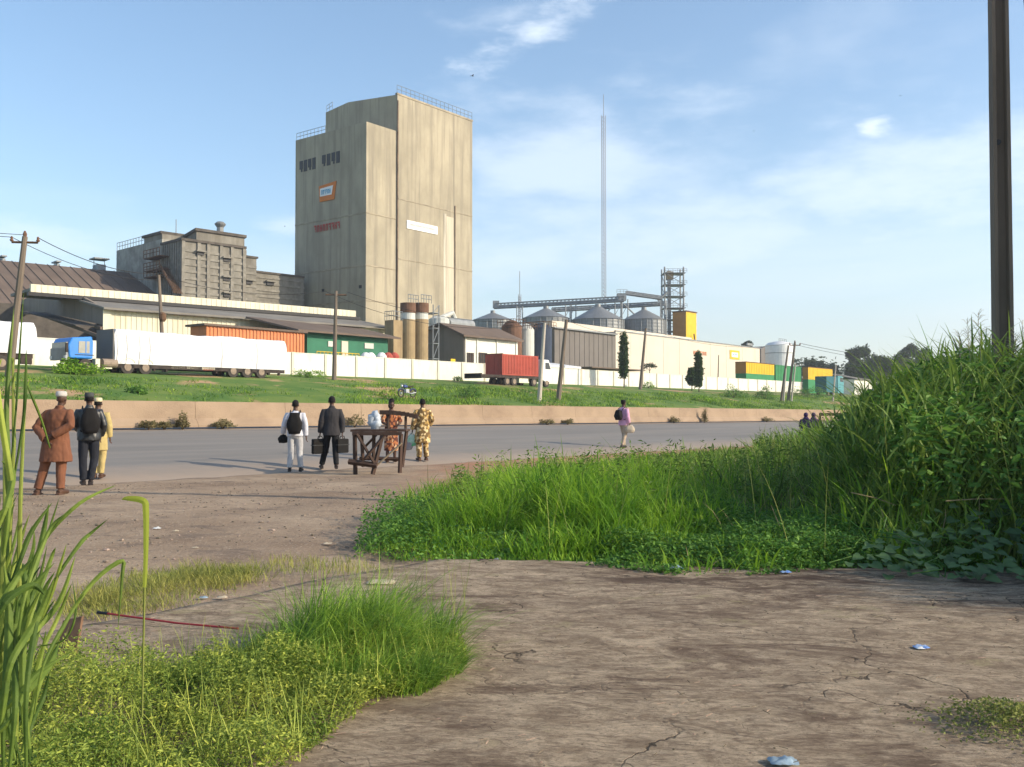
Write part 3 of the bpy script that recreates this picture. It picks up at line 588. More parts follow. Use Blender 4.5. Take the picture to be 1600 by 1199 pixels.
# tan square silo
ua, zt = R_.pv(615, 500, 84); ub, _ = R_.pv(629, 500, 84); vq = R_.pu(601, 501, ua)[0]
t = thing('square_silo', 'short square tan silo beside the two tall round ones', 'silo', ua, 84, 4.9)
MB().box(ua, ub, 84, vq, 4.8, zt).build('shell', m_tan, t); r = MB(); rail(r, (ua, 84, zt), (ub, 84, zt), 1.1, 4); rail(r, (ua, 84, zt), (ua, vq, zt), 1.1, 4); r.build('railing', m_steel, t)
for nm, a, bq, lab in (('l', 628, 647, 'left of two tall tan silos with dark tops at the tower foot'), ('r', 648, 667, 'right of two tall tan silos with dark tops at the tower foot')):
    t, c, r0, zt = cyl('tall_silo', lab, 'silo', a, bq, 484, 86, m_tan, group='two tall tan silos')
    MB().tube([(c, 86, zt-1.2), (c, 86, zt-.35)], r0*.99, 20).build('white_ring', m_pale, t)
    MB().tube([(c, 86, zt-.35), (c, 86, zt+.9)], r0*1.08, 20).build('dark_cap', m_brown, t)
    r = MB(); rail(r, (c-r0, 86-r0, zt+.9), (c+r0, 86-r0, zt+.9), 1.0, 4, .05); r.build('railing', m_steel, t)
ua, zt = R_.pv(668, 477, 86); ub, _ = R_.pv(677, 477, 86); mb = MB()
for x in (ua, ub):
    for y in (85, 88): mb.bar((x, y, 4.9), (x, y, zt), .14)
z = 6
while z < zt: mb.bar((ua, 85, z), (ub, 85, z), .1); mb.bar((ua, 85, z), (ub, 85, min(z+2, zt)), .08); mb.bar((ub, 85, z), (ub, 88, z), .1); mb.bar((ua, 85, z), (ua, 88, z), .1); z += 2
single(mb, 'stair_tower', m_steel, 'thin grey steel ladder frame right of the two tall tan silos', 'frame', ua, 85, 4.9)
# dust filter cluster at the foot of the tower
ua, zt = R_.pv(686, 499, 100); mb = MB().loft([(ua, 100, zt-6, .6, .6), (ua, 100, zt-3, 1.6, 1.6), (ua, 100, zt, 1.6, 1.6), (ua, 100, zt+.5, .8, .8)], 14); mb.tube([(ua, 100, zt), (ua+3, 100, zt+1.2), (ua+5, 100, zt-2), (ua+5, 100, 5)], .45, 8)
for k in range(4): mb.bar((ua+(-1.3, 1.3)[k % 2], 100+(-1.3, 1.3)[k//2], 4.9), (ua+(-1.3, 1.3)[k % 2], 100+(-1.3, 1.3)[k//2], zt-3), .2)
single(mb, 'dust_filter', m_pale, 'pale dust filter with curved pipe at the foot of the tower', 'filter', ua, 100, 4.9)
ua, zt = R_.pv(712, 497, 100); mb = MB().tube([(ua-2.3, 100, zt-1.1), (ua+3.5, 100, zt-1.1)], 1.1, 14)
for k in (-1.5, 2.5): mb.box(ua+k, ua+k+.3, 99.4, 100.6, 4.9, zt-2)
single(mb, 'horizontal_tank', m_steel, 'dark horizontal tank on legs beside the pale dust filter', 'tank', ua, 100, 4.9)
# small white building with grey gable
ua, zt = R_.pv(725, 527, 84); ub, _ = R_.pv(809, 533, 84); vq = R_.pu(676, 520, ua)[0]; zrd = R_.pu(690, 509, ua)[1]; vm = R_.pu(692, 510, ua)[0]
t = thing('gable_building', 'white walled building with brown roof and dark grey gable behind red container', 'building', ua, 84, 4.9)
MB().box(ua+.3, ub, 84, 84.3, 4.8, zt).build('front_wall', m_wall, t)
MB().prism([(84.0, 4.8), (84.0, zt), (vm, zrd), (vq+3, zrd-1), (vq+3, 4.8)], 'u', ua, ua+.29).build('gable_wall', m_gable, t)
MB().prism([(83.3, zt), (83.3, zt+.25), (vm, zrd+.35), (vm, zrd+.1)], 'u', ua-.8, ub+.5).build('roof', m_roof, t)
MB().prism([(vm, zrd+.1), (vm, zrd+.35), (vq+4, zrd-1), (vq+4, zrd-1.25)], 'u', ua-.8, ub+.5).build('rear_roof', m_roof, t)
for px in (733, 754):
    a, z0 = R_.pv(px-6, 570, 84); b2, z1 = R_.pv(px+6, 553, 84); w_ = MB().box(a, b2, 83.9, 84-.003, z0, z1+.1).build('window', m_dark, t)
    mb = MB(); [mb.box(a+(b2-a)*k/4-.03, a+(b2-a)*k/4+.03, 83.85, 83.897, z0, z1+.1) for k in range(5)]; mb.build('window_bars', m_rust, w_)
for px in (727, 745, 776, 806): a = R_.pv(px, 540, 84)[0]; MB().box(a-.12, a+.12, 83.85, 83.995, 4.8, zt).build('pilaster', m_wall, t)
# yellow board on the wall
a, zz = R_.pv(708, 561, 76); MB()
sg = thing('yellow_board', 'small round-topped yellow board above the white wall', 'sign', a, 76, 5)
MB().box(a-.4, a+.4, 76, 76.06, zz-1.2, zz).build('board', m_yellow, sg); MB().box(a-.04, a+.04, 76.062, 76.12, 4.9, zz-.2).build('post', m_steel, sg)
# round tanks right of gable building
for a, bq, py, mt, lab, nm in ((788, 811, 497, m_brown, 'rust brown round silo between white gable building and pale silo', 'rusty_silo'), (813, 831, 503, m_pale, 'pale grey round silo right of the rust brown one', 'pale_silo'), (833, 857, 501, m_navy, 'dark navy round silo next to the warehouse', 'navy_silo')):
    t, c, r0, zt = cyl(nm, lab, 'silo', a, bq, py, 97, mt, group='round silos left of the warehouse')
    MB().loft([(c, 97, zt-1.2, r0, r0), (c, 97, zt-.4, r0*.5, r0*.5), (c, 97, zt-.2, .2, .2)], 20).build('cone_roof', mt if nm != 'pale_silo' else m_pale, t)
    r = MB(); rail(r, (c-r0, 97-r0, zt-1.2), (c+r0, 97-r0, zt-1.2), 1.0, 5); rail(r, (c-r0, 97-r0, zt-1.2), (c-r0, 97+r0, zt-1.2), 1.0, 5); r.build('railing', m_rust, t)
# ---------------------------------------------------------------- warehouse on the right
vW = 100.0
ua, _ = R_.pv(962, 520, vW); ub, zt = R_.pv(1187, 545, vW); ug = R_.pv(866, 512, vW)[0]
W = thing('white_warehouse', 'large pale warehouse with a dark grey bay and pale roof edge', 'warehouse', ua, vW, 5)
MB().box(ua, ub, vW, vW+18, 4.8, zt).build('white_wall', m_wall2, W)
zb = R_.pv(962, 524, vW)[1]
mb = MB().box(ug, ua-.003, vW, vW+16, 4.8, zb); a = ug
while a < ua: mb.box(a, a+.1, vW-.07, vW-.003, 4.8, zb-.1); a += 1.6
mb.build('grey_bay_wall', m_grey, W)
MB().box(ug-.5, ua, vW-.5, vW-.075, zb, zb+.25).build('bay_eave', m_steel, W)
uf, zf = R_.pv(862, 501, vW+3); uf2, _ = R_.pv(1080, 530, vW+3); zf0 = R_.pv(862, 511, vW+3)[1]
MB().prism([(vW+2.9, zb-.3), (vW+2.9, zf), (vW+3.6, zf), (vW+16, zf-1.5), (vW+16, zb-.3)], 'u', uf, uf2).build('roof_monitor', m_wall2, W)
MB().box(uf-.3, uf2+.3, vW+2.5, vW+2.89, zf0-.25, zf0).build('gutter', m_steel, W)
MB().box(ua-.1, ub+.2, vW-.12, vW+.3, zt, zt+.22).build('coping', m_steel, W)
for px in (986, 1011, 1037, 1062, 1110, 1135, 1160, 1180): a = R_.pv(px, 560, vW)[0]; MB().box(a-.12, a+.12, vW-.04, vW-.003, 4.8, zt).build('wall_joint', m_wall2, W)
mb = MB().box(ua-22, ua-4, vW-9, vW-1, 8.6, 8.8); mb.build('bay_canopy', m_roof, W)
a, z1 = R_.pv(1083, 548, vW); b2, _ = R_.pv(1104, 549, vW); z0 = R_.pv(1083, 554, vW)[1]
sg = thing('warehouse_lettering', 'short row of orange red letters on the pale warehouse wall', 'sign', a, vW, z0); mb = MB(); strokes(mb, 'v', vW, a, b2, z0, z1, 6, .09); mb.build('lettering', m_orange, sg)
a, z1 = R_.pv(1140, 547, vW); b2, _ = R_.pv(1155, 547, vW); z0 = R_.pv(1140, 561, vW)[1]
sg = thing('framed_sign', 'square white sign with thick yellow frame on the warehouse wall', 'sign', a, vW, z0)
MB().box(a, b2, vW-.1, vW-.045, z0, z1).build('frame', m_yellow, sg); MB().box(a+.9, b2-.9, vW-.14, vW-.103, z0+.5, z1-.5).build('panel', m_wsign, sg)
mb = MB(); strokes(mb, 'v', vW, a+1.2, b2-1.2, z0+.9, z0+1.3, 4, .17); mb.build('lettering', m_bsign, sg)
ua2, z1 = R_.pv(849, 563, 79); ub2, _ = R_.pv(908, 570, 79)
t = thing('white_canopy', 'low white canopy roof behind the wall beside the red container truck', 'canopy', ua2, 79, 5)
MB().prism([(79, z1-.9), (79, z1-.6), (84, z1+.1), (84, z1-.1)], 'u', ua2, ub2).build('roof', m_whitep, t)
for k in range(4): MB().box(ua2+(ub2-ua2)*k/3-.1, ua2+(ub2-ua2)*k/3+.1, 79.3, 79.5, 4.8, z1-.85).build('post', m_steel, t)
# ---------------------------------------------------------------- steel grain silos and conveyors
SP = []
for px, pk, wd, ev, lab in ((770, 485, 62, 501, 'leftmost corrugated steel grain silo behind the small round silos'), (853, 478, 70, 498, 'second steel grain silo from the left under the conveyor'), (934, 475, 80, 501, 'third and widest looking steel grain silo from the left'), (1006, 480, 66, 501, 'rightmost steel grain silo next to the lattice tower')):
    zpk = 29.0+(487-pk)*.06; dx, dz = ray(px, pk); Y = (zpk-CZ)/dz; X = dx*Y; r0 = wd/2/FPX*Y*1.02; ze = CZ+ray(px, ev)[1]*Y
    t = thing('grain_silo', lab, 'grain silo', X, Y, 5.5, fr=W_, group='corrugated steel grain silos'); SP.append((X, Y, zpk))
    rg = []; z = 5.0; k = 0
    while z < ze: rg.append((X, Y, z, r0*(1-.006*(k % 2)), r0*(1-.006*(k % 2)))); z += .45; k += 1
    rg.append((X, Y, ze, r0, r0)); MB().loft(rg, 40).build('shell', m_galv, t)
    MB().loft([(X, Y, ze+.003, r0*1.04, r0*1.04), (X, Y, zpk-.8, r0*.12, r0*.12), (X, Y, zpk-.1, r0*.11, r0*.11)], 32).build('cone_roof', m_galv, t)
    mb = MB()
    for k in range(24):
        an = k*math.pi/12; mb.bar((X+r0*1.01*math.cos(an), Y+r0*1.01*math.sin(an), 5), (X+r0*1.01*math.cos(an), Y+r0*1.01*math.sin(an), ze), .14)
    mb.build('stiffener', m_steel, t)
def wp(px, py, Y): dx, dz = ray(px, py); return Vector((dx*Y, Y, CZ+dz*Y))
def truss(mb, p, q, h=1.3, w=1.4, n=20):
    d = (q-p); s_ = Vector((0, w/2, 0)); up = Vector((0, 0, h))
    for off in (s_, -s_):
        mb.bar(p+off, q+off, .28); mb.bar(p+off+up, q+off+up, .16)
        for k in range(n+1):
            a = p+d*k/n+off; mb.bar(a, a+up, .1)
            if k < n: mb.bar(a, p+d*(k+1)/n+off+up, .08)
    mb.tube([p+Vector((0, 0, h*.35)), q+Vector((0, 0, h*.35))], .42, 6)
CV = thing('grain_conveyor', 'long grey steel conveyor bridge running over the grain silos', 'conveyor', SP[0][0], SP[0][1], 23, fr=W_)
mb = MB(); truss(mb, wp(772, 482, 271), wp(975, 471, 260), n=34); mb.build('upper_truss', m_steel, CV)
mb = MB(); truss(mb, wp(862, 487, 274), wp(1040, 477, 274), n=26, h=1.0); mb.build('lower_truss', m_steel, CV)
mb = MB(); truss(mb, wp(978, 460, 262), wp(1034, 468, 262), n=8, h=.8); mb.bar(wp(1028, 470, 264), wp(1042, 456, 264), .5); mb.build('link_chute', m_steel, CV)
mb = MB()
for px, y0, Yq in ((812, 479, 268), (888, 477, 264), (895, 477, 264), (976, 468, 261), (965, 468, 261), (1036, 470, 264)):
    a = wp(px, y0, Yq)
    for ox in (-.8, .8):
        mb.bar((a.x+ox, a.y-.7, 5.5), (a.x+ox, a.y-.7, a.z), .22)
    z = 6
    while z < a.z-3: mb.bar((a.x-.8, a.y-.7, z), (a.x+.8, a.y-.7, z+3), .1); z += 3
mb.bar(wp(975, 476, 261), wp(992, 492, 261), .3); mb.bar(wp(958, 476, 261), wp(945, 494, 261), .3)
mb.build('support_leg', m_steel, CV)
mb = MB(); a = wp(971, 470, 261); mb.box(a.x-1.2, a.x+1.2, a.y-1.2, a.y+1.2, a.z, a.z+1.9); rail(mb, (a.x-1.4, a.y-1.4, a.z+1.9), (a.x+1.4, a.y-1.4, a.z+1.9), 1, 3); mb.build('drive_head', m_steel, CV)
mb = MB(); a = wp(775, 480, 271); mb.box(a.x-.9, a.x+.9, a.y-.9, a.y+.9, a.z-.3, a.z+1.7); mb.build('tail_head', m_steel, CV)
# lattice elevator tower
a = wp(1038.5, 417, 266); b2 = wp(1068, 417, 266); zt = a.z; wd = b2.x-a.x
LT = thing('lattice_tower', 'square steel lattice elevator tower with platforms beside the yellow box', 'tower', a.x, a.y, 5.5, fr=W_)
mb = MB()
for ox in (0, wd):
    for oy in (0, wd): mb.bar((a.x+ox, a.y+oy, 5), (a.x+ox, a.y+oy, zt), .34)
mb.build('column', m_steel, LT)
z = 7.0; i = 0
while z < zt+.1:
    pl = MB().box(a.x-.3, a.x+wd+.6, a.y-.3, a.y+wd+.3, z-.12, z); rail(pl, (a.x-.3, a.y-.3, z), (a.x+wd+.9, a.y-.3, z), 1, 5, .05); pl.build('platform', m_steel, LT)
    if z+3.2 < zt+.1:
        br = MB(); br.bar((a.x, a.y, z), (a.x+wd, a.y, z+3.2), .12); br.bar((a.x+wd, a.y, z), (a.x, a.y, z+3.2), .12); br.bar((a.x, a.y, z), (a.x, a.y+wd, z+3.2), .12); br.build('brace', m_steel, LT)
    z += 3.25
MB().box(a.x+1, a.x+1.9, a.y+1, a.y+1.9, 5, zt-1).build('elevator_leg', m_steel, LT); MB().box(a.x+.7, a.x+2.6, a.y+.8, a.y+2.4, zt-3.4, zt-1.2).build('elevator_head', m_tan, LT)
# yellow box building
ua, zt = R_.pv(1072, 487, 125); ub, _ = R_.pv(1088, 489, 125); vq = R_.pu(1051, 487, ua)[0]
t = thing('yellow_hopper_house', 'tall yellow sheet metal box rising above the warehouse roof', 'hopper house', ua, 125, 5)
MB().box(ua+.01, ub, 125, 125.15, 5, zt).build('yellow_front', m_yellow, t); MB().box(ua, ub-.01, 125.16, vq, 5, zt-.05).build('shaded_side', m_yellow_shade, t); MB().box(ua-.2, ub+.2, 124.8, vq+.2, zt, zt+.3).build('roof', m_rust, t)  # side away from the sun has its shade painted in as darker yellow
MB().bar((ub, 124.2, 10), (ub-3, 124.2, zt-6), .3).build('brace', m_rust, t)
# radio masts
def mast(px, py, Y, wd, r, label, guy=True):
    dx, dz = ray(px, py); X = dx*Y; zt = CZ+dz*Y; t = thing('radio_mast', label, 'mast', X, Y, 6, fr=W_); mb = MB(); br = MB()
    P = [(X+wd*math.cos(k*2.094+.5), Y+wd*math.sin(k*2.094+.5)) for k in range(3)]
    for p in P: mb.tube([(p[0], p[1], 5), (p[0], p[1], zt-8)], r, 4)
    z = 6
    while z < zt-9:
        for k in range(3): br.bar((*P[k], z), (*P[(k+1) % 3], z+wd*1.6), r*1.1)
        z += wd*1.6
    mb.tube([(X, Y, zt-8), (X, Y, zt)], r*1.1, 4); mb.build('mast_leg', m_mast, t); br.build('bracing', m_mast, t)
m_mast = M('mast_paint', (.26, .25, .27), var=.08, sc=.05)
mast(943, 148, 370, .9, .10, 'very tall thin lattice radio mast rising behind the grain silos')
mast(812, 424, 330, .5, .10, 'short thin mast standing between tower and tall radio mast')
# white tank
ua, zt = R_.pv(1203, 533, 100); ub, _ = R_.pv(1231, 533, 100); c = (ua+ub)/2; r0 = (ub-ua)/2*.60
t = thing('white_tank', 'tall white cylindrical tank with domed top at the warehouse end', 'tank', c, 100, 5)
MB().tube([(c, 100, 5), (c, 100, zt-.8)], r0, 32).build('shell', m_whitep, t, smooth=False); MB().loft([(c, 100, zt-.8, r0, r0), (c, 100, zt-.2, r0*.8, r0*.8), (c, 100, zt+.2, r0*.3, r0*.3), (c, 100, zt+.25, .1, .1)], 32).build('dome', m_whitep, t)
MB().tube([(c, 100, zt-3), (c, 100, zt-2.85)], r0*1.03, 32).build('ring', m_steel, t); r = MB(); rail(r, (c-r0*.7, 99, zt), (c+r0*.7, 99, zt), .8, 4, .05); r.build('railing', m_steel, t)
# right-hand dark shed
ua, zt = R_.pv(1189, 545, 108); ub, _ = R_.pv(1204, 545, 108); single(MB().prism([(ua, 5), (ua, zt), (ua+(ub-ua)*.5, zt+.8), (ub+3, zt), (ub+3, 5)], 'v', 108, 116), 'dark_shed', m_grey, 'dark narrow shed squeezed between the warehouse and white tank', 'shed', ua, 108, 5)
# painted kiosks / containers
def cont(px0, px1, pxe, pyt, pyb, v, m1, m2, me_, label, frac=.33):
    ua, zt = R_.pv(px0, pyt, v); ub, _ = R_.pv(px1, pyt, v); zb = R_.pv(px0, pyb, v)[1]; vq = R_.pu(pxe, pyt, ua)[0] if pxe else v+2.5; zm = zb+(zt-zb)*frac
    t = thing('painted_container', label, 'container', ua, v, 5, group='painted containers behind the right end of the wall')
    MB().box(ua, ub, v+.06, vq, zm, zt).build('upper_body', m1, t); MB().box(ua, ub, v+.06, vq, 4.9, zm-.003).build('lower_body', m2, t)
    if me_: MB().box(ua-.06, ua-.003, v+.05, vq, zm, zt).build('end_wall', me_, t)  # end face in shade-darkened yellow
    mb = MB(); a = ua
    while a < ub-.2: mb.box(a, a+.3, v, v+.057, zm+.1, zt-.1); a += .8
    mb.build('corrugation', m1, t); MB().box(ua-.1, ub+.1, v-.05, vq, zt, zt+.12).build('roof', m_rust if m1 != m_green2 else m_green2, t)
cont(1166, 1210, 1149, 566, 592, 80, m_yellow, m_green2, m_yellow_shade, 'wide yellow container with green base left of the white tank')
cont(1212, 1252, None, 571, 600, 80.5, m_green2, m_green2, None, 'all green container in front of the white tank', .1)
cont(1263, 1301, 1254, 574, 601, 80, m_yellow, m_green2, m_yellow_shade, 'yellow container with green base behind the right cypress', .3)
ua, zt = R_.pv(1335, 593, 84); ub, _ = R_.pv(1362, 593, 84)
t = thing('pale_hut', 'low pale hut at the far right end of the yard', 'hut', ua, 84, 5); MB().box(ua, ub, 84, 90, 4.5, zt).build('wall', m_wall, t); MB().prism([(83.5, zt), (83.5, zt+.2), (90.5, zt+1.6), (90.5, zt+1.4)], 'u', ua-.4, ub+.4).build('roof', m_groof, t)
# floodlight over warehouse
ua, zt = R_.pv(1171, 536, 104); mb = MB().bar((ua, 104, 5), (ua, 104, zt-.6), .15); mb.box(ua-1.6, ua+1.6, 103.8, 104.2, zt-.7, zt-.1); single(mb, 'floodlight_mast', m_steel, 'dark floodlight rack above the right end of the warehouse', 'light mast', ua, 104, 5)
# ---------------------------------------------------------------- trucks
def wheel(parent, x, y, z, r, wd=.3, name='wheel'):
    w_ = MB().wheel((x, y, z), r, wd, n=24).build(name, m_tyre, parent); y0 = y-wd/2-.012
    MB().loft([(0, 0, 0, 1, 1)], 3) if False else None
    MB().wheel((x, y0, z), r*.55, .05, n=16).build('rim', m_rim, w_); return w_
def wheels(parent, xs, y, z, r, twin=True):
    for x in xs:
        wheel(parent, x, y+.18, z, r, .32)
        if twin: wheel(parent, x, y+2.1, z, r, .32)
def load(name, mat, label, u0, u1, y0, y1, z0, z1, sag=.1, n=60):
    """tarpaulin-covered load: rounded box with lumpy top"""
    mb = MB(); prof = []; R0 = .28
    for i in range(n+1):
        u = u0+(u1-u0)*i/n; e = min(1, .80+.9*min(i, n-i)/(n*.06)*.25)
        top = z1-.1+sag*noise.noise(Vector((u*.35, 0, 7)))+sag*.6*noise.noise(Vector((u*1.3, 3, 7)))
        if i in (0, n): top -= .35
        ring = [(y0, z0), (y0-.03, z0+(top-z0)*.35), (y0+.02, z0+(top-z0)*.7), (y0+.06, top-R0), (y0+R0*.45, top-.06), (y0+R0+.2, top), (y1-R0-.2, top+.03), (y1-R0*.4, top-.06), (y1, top-R0), (y1, z0)]
        for k, (y, z) in enumerate(ring):
            w_ = .05*noise.noise(Vector((u*1.1, y*.9, z*.8))) if k not in (0, 9) else 0
            mb.v.append((u, y+w_, z+w_*.6))
    m = 10
    for i in range(n):
        for k in range(m): mb.f.append((i*m+k, i*m+(k+1) % m, (i+1)*m+(k+1) % m, (i+1)*m+k))
    mb.f.append(tuple(range(m))); mb.f.append(tuple(n*m+k for k in range(m))[::-1])
    return mb
VT = 66.0
def zat(px, py, v=VT): return R_.pv(px, py, v)[1]
ux = lambda px, v=VT: R_.pv(px, 560, v)[0]
# blue-cab truck with long white trailer
uc0, uc1 = ux(106), ux(146); gz = float(G(uc0+5, VT)); uT0, uT1 = ux(182), ux(448)
zb_, zt_ = zat(300, 573), zat(182, 512)
T1 = thing('articulated_truck', 'blue cab truck with long white tarpaulin covered trailer parked on the grass verge', 'truck', uc0, VT, gz)
TW = 2.45
cb = MB().prism([(uc0+.12, gz+1.0), (uc0, gz+1.9), (uc0+.28, zat(108, 527)), (uc1-.1, zat(145, 526)), (uc1, gz+2.2), (uc1-.02, gz+1.0)], 'v', VT, VT+TW)
cabo = cb.build('cab', m_blue, T1, bevel=.1)
zc = zat(120, 526)
wn = MB().prism([(uc0+.75, zc-1.15), (uc0+.78, zc-.32), (uc1-.3, zc-.30), (uc1-.3, zc-1.15)], 'v', VT-.03, VT-.012).build('side_window', m_lglass, cabo)
MB().box(uc0+1.25, uc0+1.32, VT-.045, VT-.032, zc-1.15, zc-.3).build('window_bar', m_blue, wn)
MB().box(uc0-.03, uc0+.25, VT+.2, VT+TW-.2, zc-1.25, zc-.4).build('windscreen', m_lglass, cabo)
MB().box(uc0-.09, uc0+.2, VT+.1, VT+TW-.1, gz+.9, gz+1.75).build('grille', m_steel, cabo)
MB().box(uc0+.5, uc0+1.9, VT-.03, VT-.01, gz+1.25, gz+1.3).build('door_trim', m_navy, cabo)
MB().box(uc0-.25, uc0-.1, VT-.25, VT-.1, zc-1.15, zc-.5).build('mirror', m_chas, cabo)
for k in (0, TW-.4): MB().box(uc0-.12, uc0-.09, VT+k+.05, VT+k+.35, gz+1.0, gz+1.2).build('headlight', m_whitep, cabo)
MB().box(uc0+.3, uT0+6.8, VT+.7, VT+1.7, gz+.75, gz+1.0).build('tractor_chassis', m_chas, T1)
MB().tube([(uc1+.7, VT+.15, gz+.75), (uc1+1.8, VT+.15, gz+.75)], .33, 14).build('fuel_tank', m_rim, T1)
uw = [ux(200), ux(228)]; wheels(T1, [uc0+1.3], VT, gz+.5, .5, True); wheels(T1, uw, VT, gz+.52, .52)
for k in uw: MB().tube([(k+math.cos(a)*.66, VT+.05, gz+.52+math.sin(a)*.66) for a in np.linspace(.5, 2.64, 8)], .05, 6, (1, 3)).build('mudguard', m_cream, T1)
for pa, pb, mt in ((150, 157, m_cream), (163, 176, m_cream)): MB().box(ux(pa), ux(pb), VT+.05, VT+.55, gz+.35, gz+1.05).build('equipment_box', mt, T1)
TR = MB().box(uT0-.2, uT1-.2, VT+.02, VT+.14, zb_-.28, zb_).box(uT0-.2, uT1-.2, VT+TW-.14, VT+TW-.02, zb_-.28, zb_).box(uT0, uT1-.3, VT+.14, VT+TW-.14, zb_-.2, zb_-.05).build('trailer_frame', m_chas, T1)
us_ = [ux(365), ux(387), ux(409)]; wheels(T1, us_, VT, gz+.52, .52)
mb = MB()
for a in (ux(243), ux(262), ux(340), ux(422), ux(438)): mb.box(a-.08, a+.08, VT+.1, VT+.3, gz+.3, zb_-.28)
mb.build('landing_leg', m_chas, T1)
bx = MB()
for i in range(3): bx.box(ux(268)+i*1.35, ux(268)+i*1.35+1.2, VT+.02, VT+.5, gz+.55, gz+1.0)
bx.build('side_locker', m_cream, T1); MB().box(ux(318), ux(334), VT+.02, VT+.5, gz+.5, gz+1.05).build('tool_box', m_red, T1)
MB().box(uT0-.25, uT0-.17, VT+.05, VT+TW-.05, zb_-.2, zt_-.1).build('headboard', m_grey, T1)
mb = load('l', m_white, '', uT0-.15, uT1, VT-.03, VT+TW+.03, zb_+.003, zt_, .11, 90); tp = mb.build('tarpaulin', m_white, T1, smooth=False)
rp = MB()
for px in (181, 196, 216, 232, 345, 400):
    a = ux(px); rp.tube([(a, VT-.07, zb_), (a+.12, VT-.09, zb_+1.2), (a+.05, VT-.02, zt_-.5)], .012, 4)
rp.build('rope', m_rim, tp)
# left truck, only its rear in the picture
uR = ux(57); uL = ux(-70); z0, z1 = zat(20, 552), zat(20, 499); g2 = float(G(uR, VT))
T2 = thing('loaded_trailer', 'rear end of a white covered trailer cut off by the left picture edge', 'trailer', uR, VT, g2)
load('l', m_white, '', uL, uR, VT-.02, VT+TW, z0, z1, .1, 30).build('tarpaulin', m_white, T2)
MB().box(uL, uR-.2, VT+.1, VT+TW-.1, z0-.3, z0-.003).build('trailer_frame', m_chas, T2); wheels(T2, [ux(-20), ux(3)], VT, g2+.5, .5)
MB().box(uR-1, uR-.25, VT+.1, VT+.5, z0-.7, z0-.31).build('tail_lamp_box', m_chas, T2)
# red container truck
uA_, uB_ = ux(785), ux(841); z0, z1 = zat(785, 586), zat(785, 553); g3 = float(G(uA_, VT)); k = 1.0
T3 = thing('container_truck', 'truck carrying a faded red shipping container with a white cab', 'truck', uA_, VT, g3)
CT = MB().box(uA_, uB_, VT, VT+2.44, z0, z1).build('container', m_red, T3)
mb = MB(); a = uA_+.2
while a < uB_-.2: mb.box(a, a+.14, VT-.045, VT-.003, z0+.15, z1-.12); a += .28
for y in (VT+.35, VT+1.2, VT+2.0): mb.box(uA_-.05, uA_-.003, y-.06, y+.06, z0+.1, z1-.1)
mb.build('corrugation', m_red, CT)
MB().box(uA_-.03, uA_+.12, VT-.05, VT+2.46, z1-.02, z1+.06).box(uB_-.12, uB_+.03, VT-.05, VT+2.46, z1-.02, z1+.06).build('corner_frame', m_brown, CT)
MB().box(ux(752), uB_+2.2, VT+.05, VT+2.3, z0-.3, z0-.003).build('trailer_frame', m_chas, T3); MB().box(ux(752), ux(752)+.15, VT, VT+2.4, z0-.45, z0+.1).build('rear_bumper', m_chas, T3)
wheels(T3, [ux(793), ux(804), ux(835)], VT, g3+.52, .52); MB().box(ux(812), ux(826), VT+.05, VT+.5, g3+.4, z0-.31).build('locker', m_cream, T3)
c0, c1 = ux(846), ux(861.5); zt3 = zat(848, 562)
co_ = MB().prism([(c0, g3+.9), (c0, zt3), (c1-.5, zt3), (c1, zt3-1.0), (c1, g3+.6), (c0+.8, g3+.6)], 'v', VT, VT+2.4).build('cab', m_whitep, T3, bevel=.08)
MB().prism([(c1-1.2, zt3-1.1), (c1-1.2, zt3-.35), (c1-.55, zt3-.35), (c1-.15, zt3-1.1)], 'v', VT-.03, VT-.01).build('side_window', m_glass, co_)
MB().box(c1-.02, c1+.04, VT+.2, VT+2.2, g3+.9, zt3-1.1).build('grille', m_chas, co_); wheels(T3, [c1-.9], VT, g3+.5, .5)
# teal truck at far right
a, b2 = ux(1291), ux(1318); z1 = zat(1300, 587); g4 = float(G(a, VT))
T4 = thing('teal_truck', 'small teal truck half hidden by greenery at the right end of the verge', 'truck', a, VT, g4)
MB().box(a, a+(b2-a)*.62, VT, VT+2.2, g4+.7, z1-.2).build('cargo_body', M('teal_paint', (.03, .13, .16), var=.1), T4)
cb_ = MB().prism([(a+(b2-a)*.65, g4+.6), (a+(b2-a)*.65, z1), (b2-.8, z1), (b2, z1-1.1), (b2, g4+.6)], 'v', VT, VT+2.1).build('cab', M('light_teal', (.10, .30, .34), var=.1), T4)
MB().prism([(b2-2.0, z1-1.1), (b2-2.0, z1-.3), (b2-.85, z1-.3), (b2-.3, z1-1.1)], 'v', VT-.03, VT-.01).build('side_window', m_glass, cb_)
wheels(T4, [a+1.2, b2-1.2], VT, g4+.45, .45)
